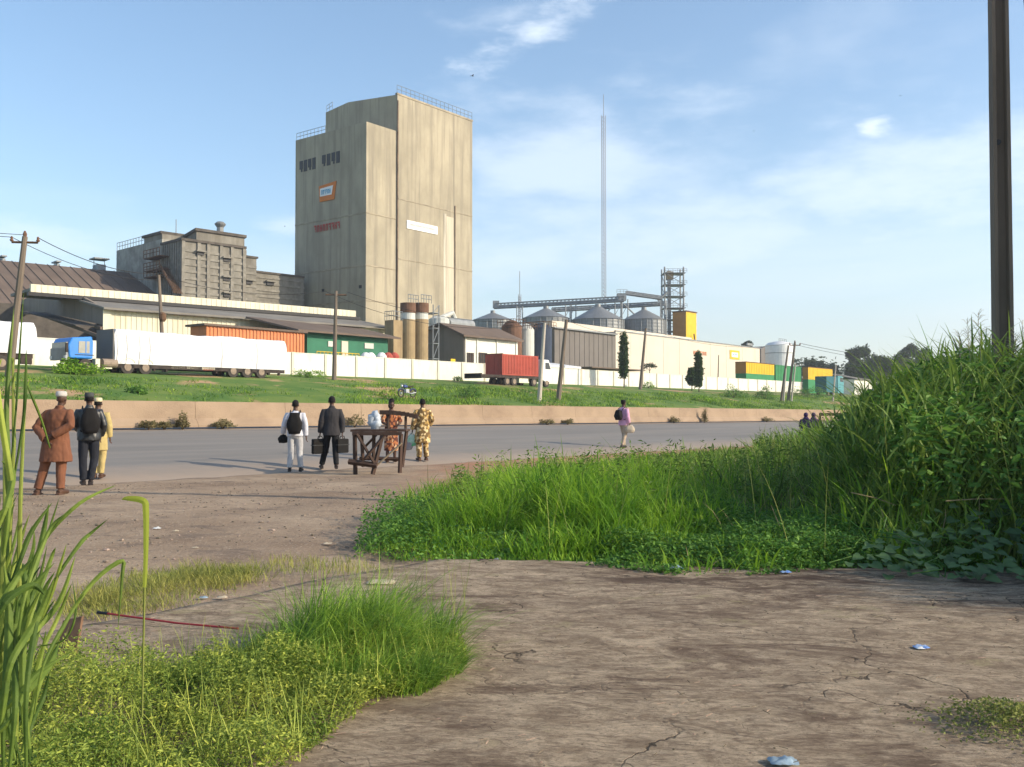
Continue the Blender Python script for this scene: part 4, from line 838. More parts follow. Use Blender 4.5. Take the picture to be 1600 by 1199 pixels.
# ---------------------------------------------------------------- motorcycle on the bank
mx_, my_, _z = og(636, 626); _z = _z-.0
mu, mv = R_.uv(mx_, my_); gzz = float(G(mu, mv))+.25
K = thing('motorcycle', 'parked motorcycle with blue and silver tank on the grass bank', 'motorcycle', mu, mv, gzz)
m_sil = M('silver_tank', (.5, .52, .55), rough=.3, metal=.5, var=.1); m_mblue = M('motorcycle_blue', (.04, .07, .22), rough=.3, var=.1)
for dx in (-.65, .65):
    w_ = MB()
    P = [(mu+dx+.29*math.cos(t_), mv, gzz+.31+.29*math.sin(t_)) for t_ in np.linspace(0, 2*math.pi, 21)]; w_.tube(P, .045, 8, cap=False); w_ = w_.build('wheel', m_tyre, K)
    sp_ = MB(); [sp_.tube([(mu+dx, mv, gzz+.31), (mu+dx+.26*math.cos(t_), mv, gzz+.31+.26*math.sin(t_))], .008, 4) for t_ in np.linspace(0, 2*math.pi, 13)[:-1]]; sp_.wheel((mu+dx, mv, gzz+.31), .06, .14, n=12); sp_.build('spokes', m_sil, w_)
MB().tube([(mu-.65, mv, gzz+.31), (mu-.5, mv, gzz+.8), (mu-.42, mv, gzz+.98)], .03, 6).tube([(mu-.45, mv, gzz+.85), (mu+.0, mv, gzz+.42), (mu+.65, mv, gzz+.31)], .03, 6).tube([(mu-.1, mv, gzz+.75), (mu+.35, mv, gzz+.7), (mu+.65, mv, gzz+.31)], .025, 6).build('frame', m_chas, K)
MB().ball((mu-.2, mv, gzz+.82), (.27, .14, .13)).build('fuel_tank', m_mblue, K, smooth=True)
MB().tube([(mu+.0, mv, gzz+.82), (mu+.3, mv, gzz+.8), (mu+.68, mv, gzz+.87)], [.1, .11, .07], 10, (.55, 1.2)).build('seat', m_chas, K)
MB().box(mu-.22, mu+.12, mv-.13, mv+.13, gzz+.3, gzz+.62).build('engine', m_sil, K, bevel=.03); MB().tube([(mu-.1, mv-.14, gzz+.35), (mu+.3, mv-.16, gzz+.28), (mu+.8, mv-.16, gzz+.36)], .04, 8).build('exhaust', m_sil, K)
MB().tube([(mu-.35, mv-.36, gzz+1.02), (mu-.44, mv-.1, gzz+1.0), (mu-.44, mv+.1, gzz+1.0), (mu-.35, mv+.36, gzz+1.02)], .018, 6).build('handlebar', m_sil, K)
MB().ball((mu-.56, mv, gzz+.86), (.08, .09, .09)).build('headlight', m_whitep, K, smooth=True)
for s_, e in ((-.65, .35), (.65, .36)): MB().tube([(mu+s_+e*math.cos(t_), mv, gzz+.31+e*math.sin(t_)) for t_ in np.linspace(.4, 2.6, 9)], .03, 6, (1, 2.4)).build('mudguard', m_mblue, K)
# ---------------------------------------------------------------- poles and wires
TOPS = {}
def pole(key, bpx, bpy_, tpx, tpy, r, mat, label, v=None, arm=0, n=8, ins=True, name='utility_pole', tilt_v=0):
    if v is None: x, y, z = og(bpx, bpy_)
    else:
        u, _ = R_.pv(bpx, bpy_, v); x, y = R_.xy(u, v); z = float(G(u, v))
    Y = y; dx, dz = ray(tpx, tpy); top = Vector((dx*Y, Y, CZ+dz*Y)); base = Vector((x, y, z-.3))
    t = thing(name, label, 'utility pole', x, y, z, fr=W_)
    MB().tube([base, top], [r, r*.62], n, ref=(1, 0, 0)).build('post', mat, t)
    TOPS[key] = [top.copy()]
    if arm:
        d = Vector((1, .15, 0)).normalized(); a, b_ = top-d*arm-Vector((0, 0, .35)), top+d*arm-Vector((0, 0, .35))
        ar = MB().bar(a, b_, .1).build('crossarm', m_rust, t); TOPS[key] = [a+Vector((0, 0, .3)), b_+Vector((0, 0, .3)), top+Vector((0, 0, .1))]
        for q in ([a, b_] if ins else []): MB().loft([(q.x, q.y, q.z+.04, .07, .07), (q.x, q.y, q.z+.12, .12, .12), (q.x, q.y, q.z+.2, .07, .07), (q.x, q.y, q.z+.28, .09, .09), (q.x, q.y, q.z+.36, .03, .03)], 8).build('insulator', m_brown, t)
        if ins: MB().loft([(top.x, top.y, top.z, .1, .1), (top.x, top.y, top.z+.15, .13, .13), (top.x, top.y, top.z+.35, .05, .05)], 8).build('insulator', m_brown, t)
    return t
pole('A', 13, 592, 39, 370, .26, m_pole, 'tall leaning concrete pole with crossarm at far left beside the white trailer', arm=.75)
tB = pole('B', 257, 560, 248, 430, .2, m_pole, 'leaning brown pole standing behind the white covered trailer', v=71)
pole('C', 522, 594, 525, 455, .22, m_pole, 'upright pole with flat crossarm in front of the green shed', arm=.95, ins=False)
pole('D', 842, 627, 851, 505, .22, m_wpole, 'pale leaning pole beside the red container truck cab')
pole('E', 872, 625, 885, 500, .25, m_pole, 'dark leaning pole just right of the pale one')
pole('F', 1000, 609, 1009, 513, .24, m_pole, 'leaning pole between the tall cypress and the small umbrella tree')
pole('G1', 1220, 627, 1232, 540, .2, m_pole, 'leftmost leaning pole of the pole cluster before the green container')
pole('G2', 1231, 627, 1242, 536, .24, m_pole, 'tallest pole of the cluster, carrying the crossarm', arm=.8)
pole('G3', 1224, 628, 1228, 576, .15, m_wpole, 'short pale prop pole at the left of the pole cluster')
pole('G4', 1236, 628, 1243, 568, .15, m_wpole, 'short pale prop pole at the right of the pole cluster')
pole('H', 1301, 628, 1306, 570, .17, m_wpole, 'thin pale pole in front of the teal truck')
pole('I', 1121, 588, 1123, 555, .14, m_pole, 'short thin pole inside the yard before the framed sign', v=88)
a, zz = R_.pv(254, 497, 70.7); x, y = R_.xy(a, 70.7); MB().loft([(x, y, zz-.3, .2, .2), (x, y, zz-.1, .3, .3), (x, y, zz+.3, .3, .3), (x, y, zz+.45, .15, .15)], 10).build('switch_drum', m_rust, tB)
ORG[tB.name] = ORG[tB.name]
WN = 0
def wire(p, q, sag, label, r=.018):
    pts = []
    for k in range(25):
        t_ = k/24; c = p.lerp(q, t_); c.z -= sag*4*t_*(1-t_); pts.append(c)
    o = MB().tube(pts, r, 4).build('overhead_wire', m_wire, None)
    bb = p; me = o.data
    for v_ in me.vertices: v_.co -= bb
    o.location = bb; tag(o, label, 'wire', 'overhead wires between the poles')
A = TOPS['A']; offL = Vector((-40, -18, 1.2))
wire(A[0], A[0]+offL, .3, 'wire leaving the far left pole crossarm towards the left edge')
wire(A[2], A[2]+offL, .3, 'upper wire from the far left pole top towards the left edge')
wire(A[1], TOPS['B'][0]+Vector((0, 0, .1)), .6, 'upper wire sagging from far left pole to brown pole', .026)
wire(A[0], TOPS['B'][0]-Vector((0, 0, .4)), .7, 'lower wire sagging from far left pole to brown pole', .022)
wire(TOPS['B'][0], TOPS['C'][0], .8, 'wire from brown pole across the shed to the T shaped pole')
wire(TOPS['C'][1], TOPS['E'][0], 1.2, 'wire from T shaped pole past the tan silos to the dark leaning pole')
wire(TOPS['C'][0], TOPS['D'][0], 1.6, 'lower wire from T shaped pole to the pale leaning pole')
wire(TOPS['E'][0], TOPS['F'][0], 1.0, 'wire from dark leaning pole over the warehouse front')
wire(TOPS['F'][0], TOPS['G2'][0], 1.4, 'wire in front of the warehouse signs to the pole cluster')
wire(TOPS['G2'][1], TOPS['G2'][1]+Vector((26, 12, -2.2)), .5, 'upper wire from pole cluster towards the far trees', .03)
wire(TOPS['G2'][0], TOPS['G2'][0]+Vector((26, 12, -2.6)), .6, 'lower wire from pole cluster towards the far trees', .025)
# big near pole, H-section
px0, px1 = 1545, 1580; Y = 13.2; X = (1568-800)/FPX*Y; g0 = float(Gxy(X, Y)); hw = .112; ht = 11
P = thing('concrete_power_pole', 'big weathered concrete pole with recessed faces rising out of the tall grass', 'utility pole', X, Y, g0, fr=W_)
def Hsec(z, k): w2 = hw*k; d2 = .12*k; f_ = .045*k; g_ = .085*k; return [(X-w2, Y-d2), (X-w2+f_, Y-d2), (X-w2+f_+.02, Y-d2+g_), (X+w2-f_-.02, Y-d2+g_), (X+w2-f_, Y-d2), (X+w2, Y-d2), (X+w2, Y+d2), (X-w2, Y+d2)]
mb = MB(); zs = np.linspace(g0-.5, g0+ht, 30)
for i, z in enumerate(zs):
    k = 1.06-.18*(i/29)
    for j, p in enumerate(Hsec(z, k)): mb.v.append((p[0]+.004*noise.noise(Vector((j*3, z*2, 1))), p[1], z))
for i in range(29):
    for j in range(8): mb.f.append((i*8+j, i*8+(j+1) % 8, (i+1)*8+(j+1) % 8, (i+1)*8+j))
mb.f.append(tuple(29*8+j for j in range(8))); mb.build('shaft', m_pole, P); P.rotation_euler = (0, 0, math.radians(-14))
mb = MB(); zf = CZ+ray(1562, 225)[1]*Y; mb.tube([(X-.045, Y-.1, zf), (X-.045, Y-.085, zf)], .04, 10); mb.build('bolt_hole', m_dark, P)
q = Vector((X+.15, Y, g0+9.2)); wire(q, Vector((ray(1606, 60)[0]*11.5, 11.5, CZ+ray(1606, 60)[1]*11.5)), .0, 'wire coming down from the big near pole at the top right corner', .012)
# ---------------------------------------------------------------- wooden roadside stall
sx_, sy_, sz_ = og(588, 742)
ax, ay, az = og(556, 733)
X0, X1 = (553-800)/FPX*21.8, (639-800)/FPX*21.8; Yf, Yb = 21.3, 22.3; tz = CZ+ray(590, 671)[1]*21.5
ST = thing('wooden_stall', 'rough dark wooden vendor table with cross braces and raised back rail', 'stall table', (X0+X1)/2, Yf, 0, fr=W_)
mb = MB()
for k in range(4): mb.box(X0+.01*k, X1-.01*k, Yf+k*.26, Yf+k*.26+.245, tz-.05, tz)
mb.build('tabletop', m_wood, ST, noise_amt=.012); MB().box(X0+.05, X1-.1, Yf-.03, Yf+.02, tz-.13, tz-.053).build('apron', m_wood, ST)
def plank(n, p, q, w_=.045, mt=m_wood): return MB().bar(Vector(p), Vector(q), w_).build(n, mt, ST)
gl = lambda x, y: float(Gxy(x, y))
plank('leg', (X0+.12, Yf+.02, gl(X0, Yf)), (X0+.1, Yf+.02, tz-.1), .07); plank('leg', (X0+.52, Yf-.1, 0), (X0+.72, Yf+.02, tz-.1), .07)
plank('leg', (X1-.15, Yf+.05, 0.02), (X1-.12, Yf+.02, tz-.1), .065); plank('leg', (X0+.15, Yb-.05, .1), (X0+.1, Yb-.05, tz-.05), .06); plank('leg', (X1-.2, Yb-.05, .1), (X1-.1, Yb-.05, tz-.05), .06); plank('leg', (X0+.42, Yb-.3, .1), (X0+.40, Yb-.1, tz-.05), .06)
plank('brace', (X0+.16, Yf-.06, tz-.1), (X0+.56, Yf-.14, .25), .05); plank('brace', (X0+.75, Yf-.08, tz-.15), (X0+.36, Yf-.16, .35), .05); plank('brace', (X1-.1, Yf-.03, tz-.3), (X0+.55, Yf-.03, .15), .03, M('light_stick', (.35, .27, .18), var=.1)); plank('brace', (X0+.12, Yb, .5), (X0+.5, Yb, .9), .04)
plank('lower_rail', (X0-.02, Yf-.07, .28), (X0+.62, Yf-.14, .20), .09); plank('lower_rail', (X0+.06, Yb-.05, .3), (X1-.2, Yb-.05, .28), .06)
zr_ = CZ+ray(615, 648)[1]*21.8
rl = MB()
for k in range(9):
    t_ = k/8; xa = (590-800)/FPX*21.8+(.78)*t_; zz = zr_+.05-.10*t_+.03*math.sin(t_*3.1); xb = xa+.1
    rl.box(xa, xb, Yb-.2, Yb-.08, zz-.05, zz+.05)
rl.build('back_rail', m_wood, ST, noise_amt=.01); plank('rail_post', ((604-800)/FPX*21.9, Yb-.14, tz), ((604-800)/FPX*21.9, Yb-.14, zr_), .05); plank('rail_post', ((632-800)/FPX*21.9, Yb-.14, tz), ((632-800)/FPX*21.9, Yb-.14, zr_-.05), .045)
def bag(name, label, cat, c, size, mat, rot=0, handles=None, amt=.02, group=None, cols=None):
    """soft rounded bag"""
    mb = MB(); n = 8; m = 16; w_, d_, h_ = size; c = Vector(c)
    for i in range(n+1):
        t_ = i/n; s = (.82+.3*math.sin(math.pi*min(t_*1.1, 1)))*(1-.25*t_**3)
        for k in range(m):
            an = 2*math.pi*k/m; cx_, sn_ = math.cos(an), math.sin(an); e = (abs(cx_)**4+abs(sn_)**4)**-.25
            x, y = cx_*e*w_/2*s, sn_*e*d_/2*s; mb.v.append((c.x+x*math.cos(rot)-y*math.sin(rot), c.y+x*math.sin(rot)+y*math.cos(rot), c.z+h_*t_))
    for i in range(n):
        for k in range(m): mb.f.append((i*m+k, i*m+(k+1) % m, (i+1)*m+(k+1) % m, (i+1)*m+k))
    mb.f.append(tuple(range(m))[::-1]); mb.f.append(tuple(n*m+k for k in range(m)))
    t = thing(name, label, cat, c.x, c.y, c.z, fr=W_, group=group); mb.build('bag_body', mat, t, smooth=True, noise_amt=amt, noise_sc=13)
    if handles:
        hb = MB()
        for hd in handles: hb.tube([Vector(p) for p in hd], .012, 6)
        hb.build('strap', mat, t)
    return t
m_plast = M('white_plastic', (.62, .68, .75), rough=.35, var=.12, sc=12, trans=.2)
bag('plastic_bag', 'crumpled bluish white plastic bag standing on the wooden stall', 'plastic bag', ((586.5-800)/FPX*21.6, Yf+.25, tz+.002), (.23, .17, .40), m_plast, amt=.075)
# ---------------------------------------------------------------- people
m_skin = M('dark_skin', (.085, .042, .027), rough=.55, var=.06, sc=6, spec=.4)
m_hair = M('black_hair', (.012, .010, .010), rough=.9, var=.2, sc=40)
def remesh(mb, name, mat, parent, vox=.012, folds=0, fsc=7, smooth_it=3):
    me = bpy.data.meshes.new('tmp'); me.from_pydata(mb.v, [], mb.f); o = bpy.data.objects.new('tmp', me); link(o)
    r = o.modifiers.new('r', 'REMESH'); r.mode = 'VOXEL'; r.voxel_size = vox
    s = o.modifiers.new('s', 'SMOOTH'); s.factor = .5; s.iterations = smooth_it
    dg = bpy.context.evaluated_depsgraph_get(); me2 = bpy.data.meshes.new_from_object(o.evaluated_get(dg)); bpy.data.objects.remove(o); bpy.data.meshes.remove(me)
    if folds:
        n = len(me2.vertices); co = np.empty(n*3, np.float32); me2.vertices.foreach_get('co', co); co = co.reshape(-1, 3); no = np.empty(n*3, np.float32); me2.vertex_normals.foreach_get('vector', no); no = no.reshape(-1, 3)
        for i in range(n):
            c = co[i]; d = noise.noise(Vector((c[0]*fsc*1.3, c[1]*fsc*1.3, c[2]*fsc*.5)))+.5*noise.noise(Vector((c[0]*fsc*2.6+4, c[1]*fsc*2.6, c[2]*fsc*1.6)))
            co[i] += no[i]*d*folds
        me2.vertices.foreach_set('co', co.ravel())
    me2.name = name; me2.materials.clear(); me2.materials.append(mat); me2.polygons.foreach_set('use_smooth', [True]*len(me2.polygons)); me2.polygons.foreach_set('material_index', [0]*len(me2.polygons)); me2.update()
    o = bpy.data.objects.new(name, me2); link(o); o.parent = parent; ORG[o.name] = (0, 0, 0); return o
def lerp(a, b, t_): return tuple(a[i]+(b[i]-a[i])*t_ for i in range(3))
BASE = dict(neck=(0, 0, 1.47), head=(0, .015, 1.62), shL=(-.18, 0, 1.385), elL=(-.235, -.03, 1.13), wrL=(-.24, .05, .88), shR=(.18, 0, 1.385), elR=(.235, -.03, 1.13), wrR=(.24, .05, .88),
            hpL=(-.09, 0, .93), knL=(-.10, .02, .50), anL=(-.11, -.02, .085), hpR=(.09, 0, .93), knR=(.10, .02, .50), anR=(.11, -.02, .085), pel=(0, 0, .95), chest=(0, 0, 1.28))
def person(label, px, py, ptop, face, pose, clothes, skin=m_skin, hair=True, fatness=1.0, group=None, pos=None):
    J = dict(BASE); J.update(pose)
    x, y, z = pos or og(px, py); Hh = (CZ+ray(px, ptop)[1]*y)-z; k = Hh/1.75
    if not .75 < k < 1.15: k = .95; print('height', label, Hh)
    r = thing('person', label, 'person', x, y, z, fr=W_, rot=face, group=group); r.scale = (k, k, k)
    fat = fatness; mb = MB(); p, c, nk, hd = J['pel'], J['chest'], J['neck'], J['head']
    mb.loft([(p[0], p[1], p[2]-.12, .12*fat, .09*fat), (p[0], p[1], p[2], .16*fat, .115*fat), (*lerp(p, c, .5)[:2], lerp(p, c, .5)[2], .138*fat, .098*fat), (c[0], c[1], c[2], .165*fat, .115*fat), (*lerp(c, nk, .6)[:2], lerp(c, nk, .6)[2], .165*fat, .095*fat), (nk[0], nk[1], nk[2]-.01, .09, .075), (nk[0], nk[1], nk[2]+.03, .055, .055)], 16)
    mb.tube([lerp(nk, hd, -.2), nk, lerp(nk, hd, .5), lerp(nk, hd, .9)], [.07, .057, .052, .05], 10)
    hx, hy, hz = hd
    mb.ball((hx, hy-.005, hz+.025), (.076, .094, .098)); mb.ball((hx, hy+.03, hz-.045), (.055, .062, .065)); mb.ball((hx, hy+.098, hz-.012), (.016, .022, .022), 8, 6)
    mb.ball((hx, hy+.086, hz-.055), (.026, .014, .013), 8, 6)
    for s in (-1, 1): mb.ball((hx+s*.079, hy-.005, hz-.005), (.012, .022, .034), 8, 6); mb.ball((hx+s*.03, hy+.086, hz+.022), (.016, .01, .007), 8, 6)
    for s in 'LR':
        sg_ = -1 if s == 'L' else 1
        sh, el, wr, hp, kn, an = (J[q+s] for q in ('sh', 'el', 'wr', 'hp', 'kn', 'an'))
        mb.tube([lerp((0, sh[1], sh[2]), sh, .6), sh, lerp(sh, el, .5), el, lerp(el, wr, .35), wr], [.06, .058, .048, .041, .042, .028], 10)
        mb.tube([hp, lerp(hp, kn, .5), kn, lerp(kn, an, .35), an], [.088*fat, .074*fat, .056, .056, .038], 10)
        toe = J.get('toe'+s, (.03*sg_, .17, 0)); mb.tube([(an[0], an[1]-.05, an[2]-.045), (an[0], an[1]+.02, an[2]-.03), (an[0]+toe[0], an[1]+toe[1], an[2]-.055)], [.035, .042, .028], 8)
        d = (Vector(wr)-Vector(el)).normalized(); d = (d+Vector(J.get('hd'+s, (0, 0, 0)))).normalized(); side = Vector(J.get('hs'+s, (0, 1, 0))); side = (side-d*side.dot(d)).normalized(); nrm = d.cross(side)
        w0 = Vector(wr); pc = w0+d*.05
        mb.tube([w0-d*.01, w0+d*.03, w0+d*.085], [.026, .038, .036], 10, (.42, 1), ref=tuple(nrm))
        for i, (off, ln) in enumerate(((.028, .068), (.010, .078), (-.009, .072), (-.027, .056))):
            b0 = w0+d*.08+side*off; m1 = b0+d*ln*.5+nrm*.006*sg_; e1 = b0+d*ln*.88+nrm*.03*sg_; mb.tube([b0, m1, e1], [.0098, .0092, .0075], 6)
        t0 = w0+d*.02+side*.028; mb.tube([t0, t0+d*.03+side*.022, t0+d*.06+side*.028], [.014, .011, .009], 6)
    remesh(mb, 'body', skin, r, .0085, smooth_it=1)
    if hair:
        h = MB().ball((hx, hy-.014, hz+.038), (.083, .098, .096)); 
        if hair == 'bun': h.ball((hx-.02, hy-.06, hz+.12), (.085, .085, .075)); h.ball((hx, hy-.05, hz-.02), (.085, .07, .10))
        v2 = [(a, b_, c_) if not (b_ > hy+.055 and c_ < hz+.06) else (a*.6, hy-.02, c_) for a, b_, c_ in h.v]; h.v = v2
        h.build('hair', m_hair, r, smooth=True, noise_amt=.006, noise_sc=30)
    for it in clothes:
        kd = it[0]; mt = it[1]; ex = it[2] if len(it) > 2 else {}; g = MB(); th = ex.get('th', .022)
        if kd in ('top', 'kaftan', 'dress'):
            hem = ex.get('hem', .86); fl = ex.get('flare', 1.0)
            rings = [(nk[0], nk[1]-.005, nk[2]+.012, .068, .066), (nk[0], nk[1]-.005, nk[2]-.02, .10, .082), (*lerp(c, nk, .80)[:2], lerp(c, nk, .80)[2], .125*fat+th, .088*fat+th), (*lerp(c, nk, .52)[:2], lerp(c, nk, .52)[2], .168*fat+th, .104*fat+th), (c[0], c[1], c[2], .168*fat+th, .115*fat+th), (*lerp(p, c, .5)[:2], lerp(p, c, .5)[2], .150*fat+th, .105*fat+th), (p[0], p[1], p[2], .168*fat+th, .118*fat+th)]
            if hem < p[2]: 
                mid = (p[2]+hem)/2; rings += [(p[0], p[1], mid, (.172*fat+th)*(1+(fl-1)*.5), (.122*fat+th)*(1+(fl-1)*.5)), (p[0]+ex.get('sx', 0), p[1]+ex.get('sy', 0), hem, (.172*fat+th)*fl, (.122*fat+th)*fl)]
            g.loft(rings[::-1], 20)
            sl = ex.get('sleeve', 1.0)
            for s in 'LR':
                sh, el, wr = J['sh'+s], J['el'+s], J['wr'+s]
                path = [lerp((0, sh[1], sh[2]), sh, .5), sh, lerp(sh, el, .5), el, lerp(el, wr, .5), lerp(el, wr, .95)]; rd = [.06, .066+th*.3, .062+th*.6, .056+th*.6, .05+th*.6, .042+th*.7]
                if sl < 1: path = path[:4] if sl > .4 else path[:3]; rd = rd[:len(path)]
                g.tube(path, rd, 12)
            if ex.get('collar'): g.loft([(nk[0], nk[1]-.005, nk[2]-.02, .078, .072), (nk[0], nk[1]-.008, nk[2]+.04, .068, .066)], 14)
            remesh(g, {'top': ex.get('name', 'shirt'), 'kaftan': 'kaftan', 'dress': 'dress'}[kd], mt, r, .0115, ex.get('folds', .009), 8)
        elif kd == 'trousers':
            w_ = ex.get('w', 1.0)
            g.loft([(p[0], p[1], p[2]-.14, .13*fat, .10*fat), (p[0], p[1], p[2]-.02, .172*fat, .128*fat), (p[0], p[1], p[2]+.08, .16*fat, .115*fat)], 16)
            for s in 'LR':
                hp, kn, an = J['hp'+s], J['kn'+s], J['an'+s]; g.tube([hp, lerp(hp, kn, .5), kn, lerp(kn, an, .5), lerp(kn, an, .97)], [.104*fat, .092*w_, .078*w_, .071*w_, .067*w_], 12)
            remesh(g, 'trousers', mt, r, .0115, ex.get('folds', .009), 8)
        elif kd == 'shoes':
            for s in 'LR':
                an = J['an'+s]; sg_ = -1 if s == 'L' else 1; toe = J.get('toe'+s, (.03*sg_, .17, 0)); h = MB().tube([(an[0], an[1]-.065, an[2]-.04), (an[0], an[1]+.02, an[2]-.025), (an[0]+toe[0]*1.05, an[1]+toe[1]*1.08, an[2]-.05)], [.043, .05, .034], 10)
                h.box(an[0]-.04, an[0]+.04, an[1]-.1, an[1]+.09, an[2]-.088, an[2]-.06)
                remesh(h, 'shoe', mt, r, .01)
        elif kd == 'cap':
            g.loft([(hx, hy-.01, hz+.045, .084, .099), (hx, hy-.01, hz+.075, .087, .102), (hx, hy-.01, hz+.125, .080, .094), (hx, hy-.01, hz+.137, .055, .065)], 18)
            if ex.get('peak'): g.prism([(hx-.06, hy+.07), (hx+.06, hy+.07), (hx+.045, hy+.16), (hx-.045, hy+.16)], 'z', hz+.045, hz+.057)
            g.build('cap', mt, r, smooth=True)
        elif kd == 'scarf':
            g.ball((hx, hy-.01, hz+.03), (.095, .11, .115)); g.loft([(hx, hy-.03, hz-.2, .17, .12), (hx, hy-.02, hz-.06, .085, .085)], 14)
            v2 = [(a, min(b_, hy+.06), c_) if c_ > hz-.1 else (a, b_, c_) for a, b_, c_ in g.v]; g.v = v2; g.build('headscarf', mt, r, smooth=True, noise_amt=.01, noise_sc=12)
    return r, k
def onp(r, p):
    """a point given in a person's own coordinates, in the world"""
    k = r.scale[0]; a = r.rotation_euler[2]; p = Vector(p)*k; return Vector((p.x*math.cos(a)-p.y*math.sin(a), p.x*math.sin(a)+p.y*math.cos(a), p.z))+r.location
def cloth(n, c, **k): return M(n, c, rough=.9, var=k.pop('var', .08), sc=k.pop('sc', 6), **k)
def printed(n, a, b_, c_, sc=16):
    m = M(n, a, rough=.9, var=.1); t = m.node_tree; nn = t.nodes; ll = t.links; p = nn['Principled BSDF']; co_ = nn.new('ShaderNodeTexCoord'); v = nn.new('ShaderNodeTexVoronoi'); v.inputs['Scale'].default_value = sc; ll.new(co_.outputs['Object'], v.inputs['Vector'])
    r = nn.new('ShaderNodeValToRGB'); r.color_ramp.interpolation = 'CONSTANT'; e = r.color_ramp.elements; e[0].color = (*a, 1); e[1].position = .35; e[1].color = (*b_, 1); x = e.new(.7); x.color = (*c_, 1); ll.new(v.outputs['Color'], r.inputs[0]); ll.new(r.outputs[0], p.inputs['Base Color']); return m
m_rustcloth = cloth('rust_cloth', (.185, .075, .04)); m_blackcloth = cloth('black_cloth', (.014, .014, .016)); m_leather = M('black_leather', (.02, .022, .025), rough=.42, var=.2, sc=8, spec=.5); m_denim = cloth('dark_trousers', (.018, .02, .028))
m_paleblue = cloth('pale_shirt', (.55, .56, .62)); m_palepants = cloth('pale_grey_trousers', (.45, .45, .46)); m_yel = cloth('yellow_cloth', (.46, .36, .15)); m_suit = cloth('dark_suit', (.035, .033, .036)); m_pink = cloth('pink_cloth', (.62, .34, .50)); m_khaki = cloth('khaki_cloth', (.42, .33, .24)); m_whitecap = cloth('white_knit', (.55, .52, .48), bump=.004, bsc=120); m_greycap = cloth('grey_cap', (.06, .065, .065)); m_purple = cloth('purple_cloth', (.05, .025, .09)); m_shoe = M('dark_shoe', (.03, .022, .02), rough=.5, var=.2)
m_sandal = M('brown_sandal', (.10, .05, .03), rough=.6, var=.2); m_pr1 = printed('orange_print', (.36, .13, .05), (.10, .035, .025), (.46, .28, .16)); m_pr2 = printed('gold_print', (.42, .27, .09), (.16, .10, .04), (.62, .48, .26))
PP = {}
PP['rust'] = person('man in rust brown kaftan and white cap, hands clasped behind his back', 87, 773, 612, math.radians(-6),
    dict(elL=(-.30, -.10, 1.14), wrL=(-.07, -.20, .93), elR=(.31, -.09, 1.17), wrR=(.03, -.19, 1.0), hdL=(.3, 0, -.2), hdR=(-.2, 0, -.4), hpL=(-.1, 0, .93), knL=(-.20, .0, .50), anL=(-.30, -.04, .085), knR=(.08, .02, .5), anR=(.10, -.03, .085), pel=(-.02, .02, .95), toeL=(-.08, .14, 0), hsL=(0, -.3, 1), hsR=(0, -.3, 1), chest=(.03, 0, 1.28), neck=(.05, .02, 1.47), head=(.07, .03, 1.62), shL=(-.15, 0, 1.385), shR=(.22, 0, 1.385)),
    [('kaftan', m_rustcloth, dict(hem=.56, flare=1.22, th=.035, collar=1, folds=.013)), ('trousers', m_rustcloth, dict(w=1.08)), ('shoes', m_sandal), ('cap', m_whitecap)], hair=False, fatness=1.12)
PP['jacket'] = person('man in black leather jacket and grey cap talking to the man in the kaftan', 138, 758, 614, math.radians(28),
    dict(elL=(-.25, .02, 1.15), wrL=(-.16, .17, 1.05), elR=(.25, -.02, 1.14), wrR=(.22, .10, .92), knR=(.10, .03, .5), anR=(.04, .0, .085), anL=(-.08, .05, .085)),
    [('top', m_leather, dict(hem=.84, name='jacket', th=.034, collar=1, folds=.014)), ('trousers', m_denim, {}), ('shoes', m_shoe), ('cap', m_greycap, dict(peak=1))], fatness=1.05)
PP['yellow'] = person('person in pale yellow clothes and cream cap standing behind the black jacket', 152, 747, 622, math.radians(10),
    dict(anL=(-.06, 0, .085), anR=(.07, .02, .085)), [('top', m_yel, dict(hem=.6, name='tunic', th=.03)), ('trousers', m_yel, {}), ('shoes', m_sandal), ('cap', cloth('cream_knit', (.65, .56, .36)))])
PP['white'] = person('person in pale shirt and pale grey trousers with a black backpack', 461, 737, 625, math.radians(8),
    dict(elL=(-.27, .0, 1.12), wrL=(-.30, .12, .93), elR=(.24, -.03, 1.12), wrR=(.26, .0, .86), anL=(-.13, .0, .085), anR=(.13, .03, .085)),
    [('top', m_paleblue, dict(hem=.86, th=.028)), ('trousers', m_palepants, {}), ('shoes', m_shoe)])
PP['suit'] = person('man in dark suit stepping forward with a briefcase in each hand', 518, 733, 619, math.radians(14),
    dict(elL=(-.25, -.02, 1.12), wrL=(-.27, .06, .86), elR=(.25, -.04, 1.12), wrR=(.25, -.02, .86), knL=(-.13, .14, .51), anL=(-.22, .22, .085), knR=(.09, -.02, .5), anR=(.10, -.18, .10), hpL=(-.09, .02, .93)),
    [('top', m_suit, dict(hem=.80, name='suit_jacket', th=.034, collar=1, flare=1.04)), ('trousers', m_blackcloth, {}), ('shoes', m_shoe)], fatness=1.02)
PP['orange'] = person('woman in orange and brown printed dress waiting behind the wooden stall', 611, 722, 626, math.radians(-160),
    dict(elL=(-.27, .03, 1.13), wrL=(-.16, .19, 1.06), elR=(.27, .03, 1.13), wrR=(.16, .19, 1.06), head=(.0, .03, 1.62), toeL=(-.03, .15, 0)),
    [('dress', m_pr1, dict(hem=.32, flare=1.08, sleeve=.5, th=.02, folds=.012)), ('shoes', m_sandal)], hair='bun')
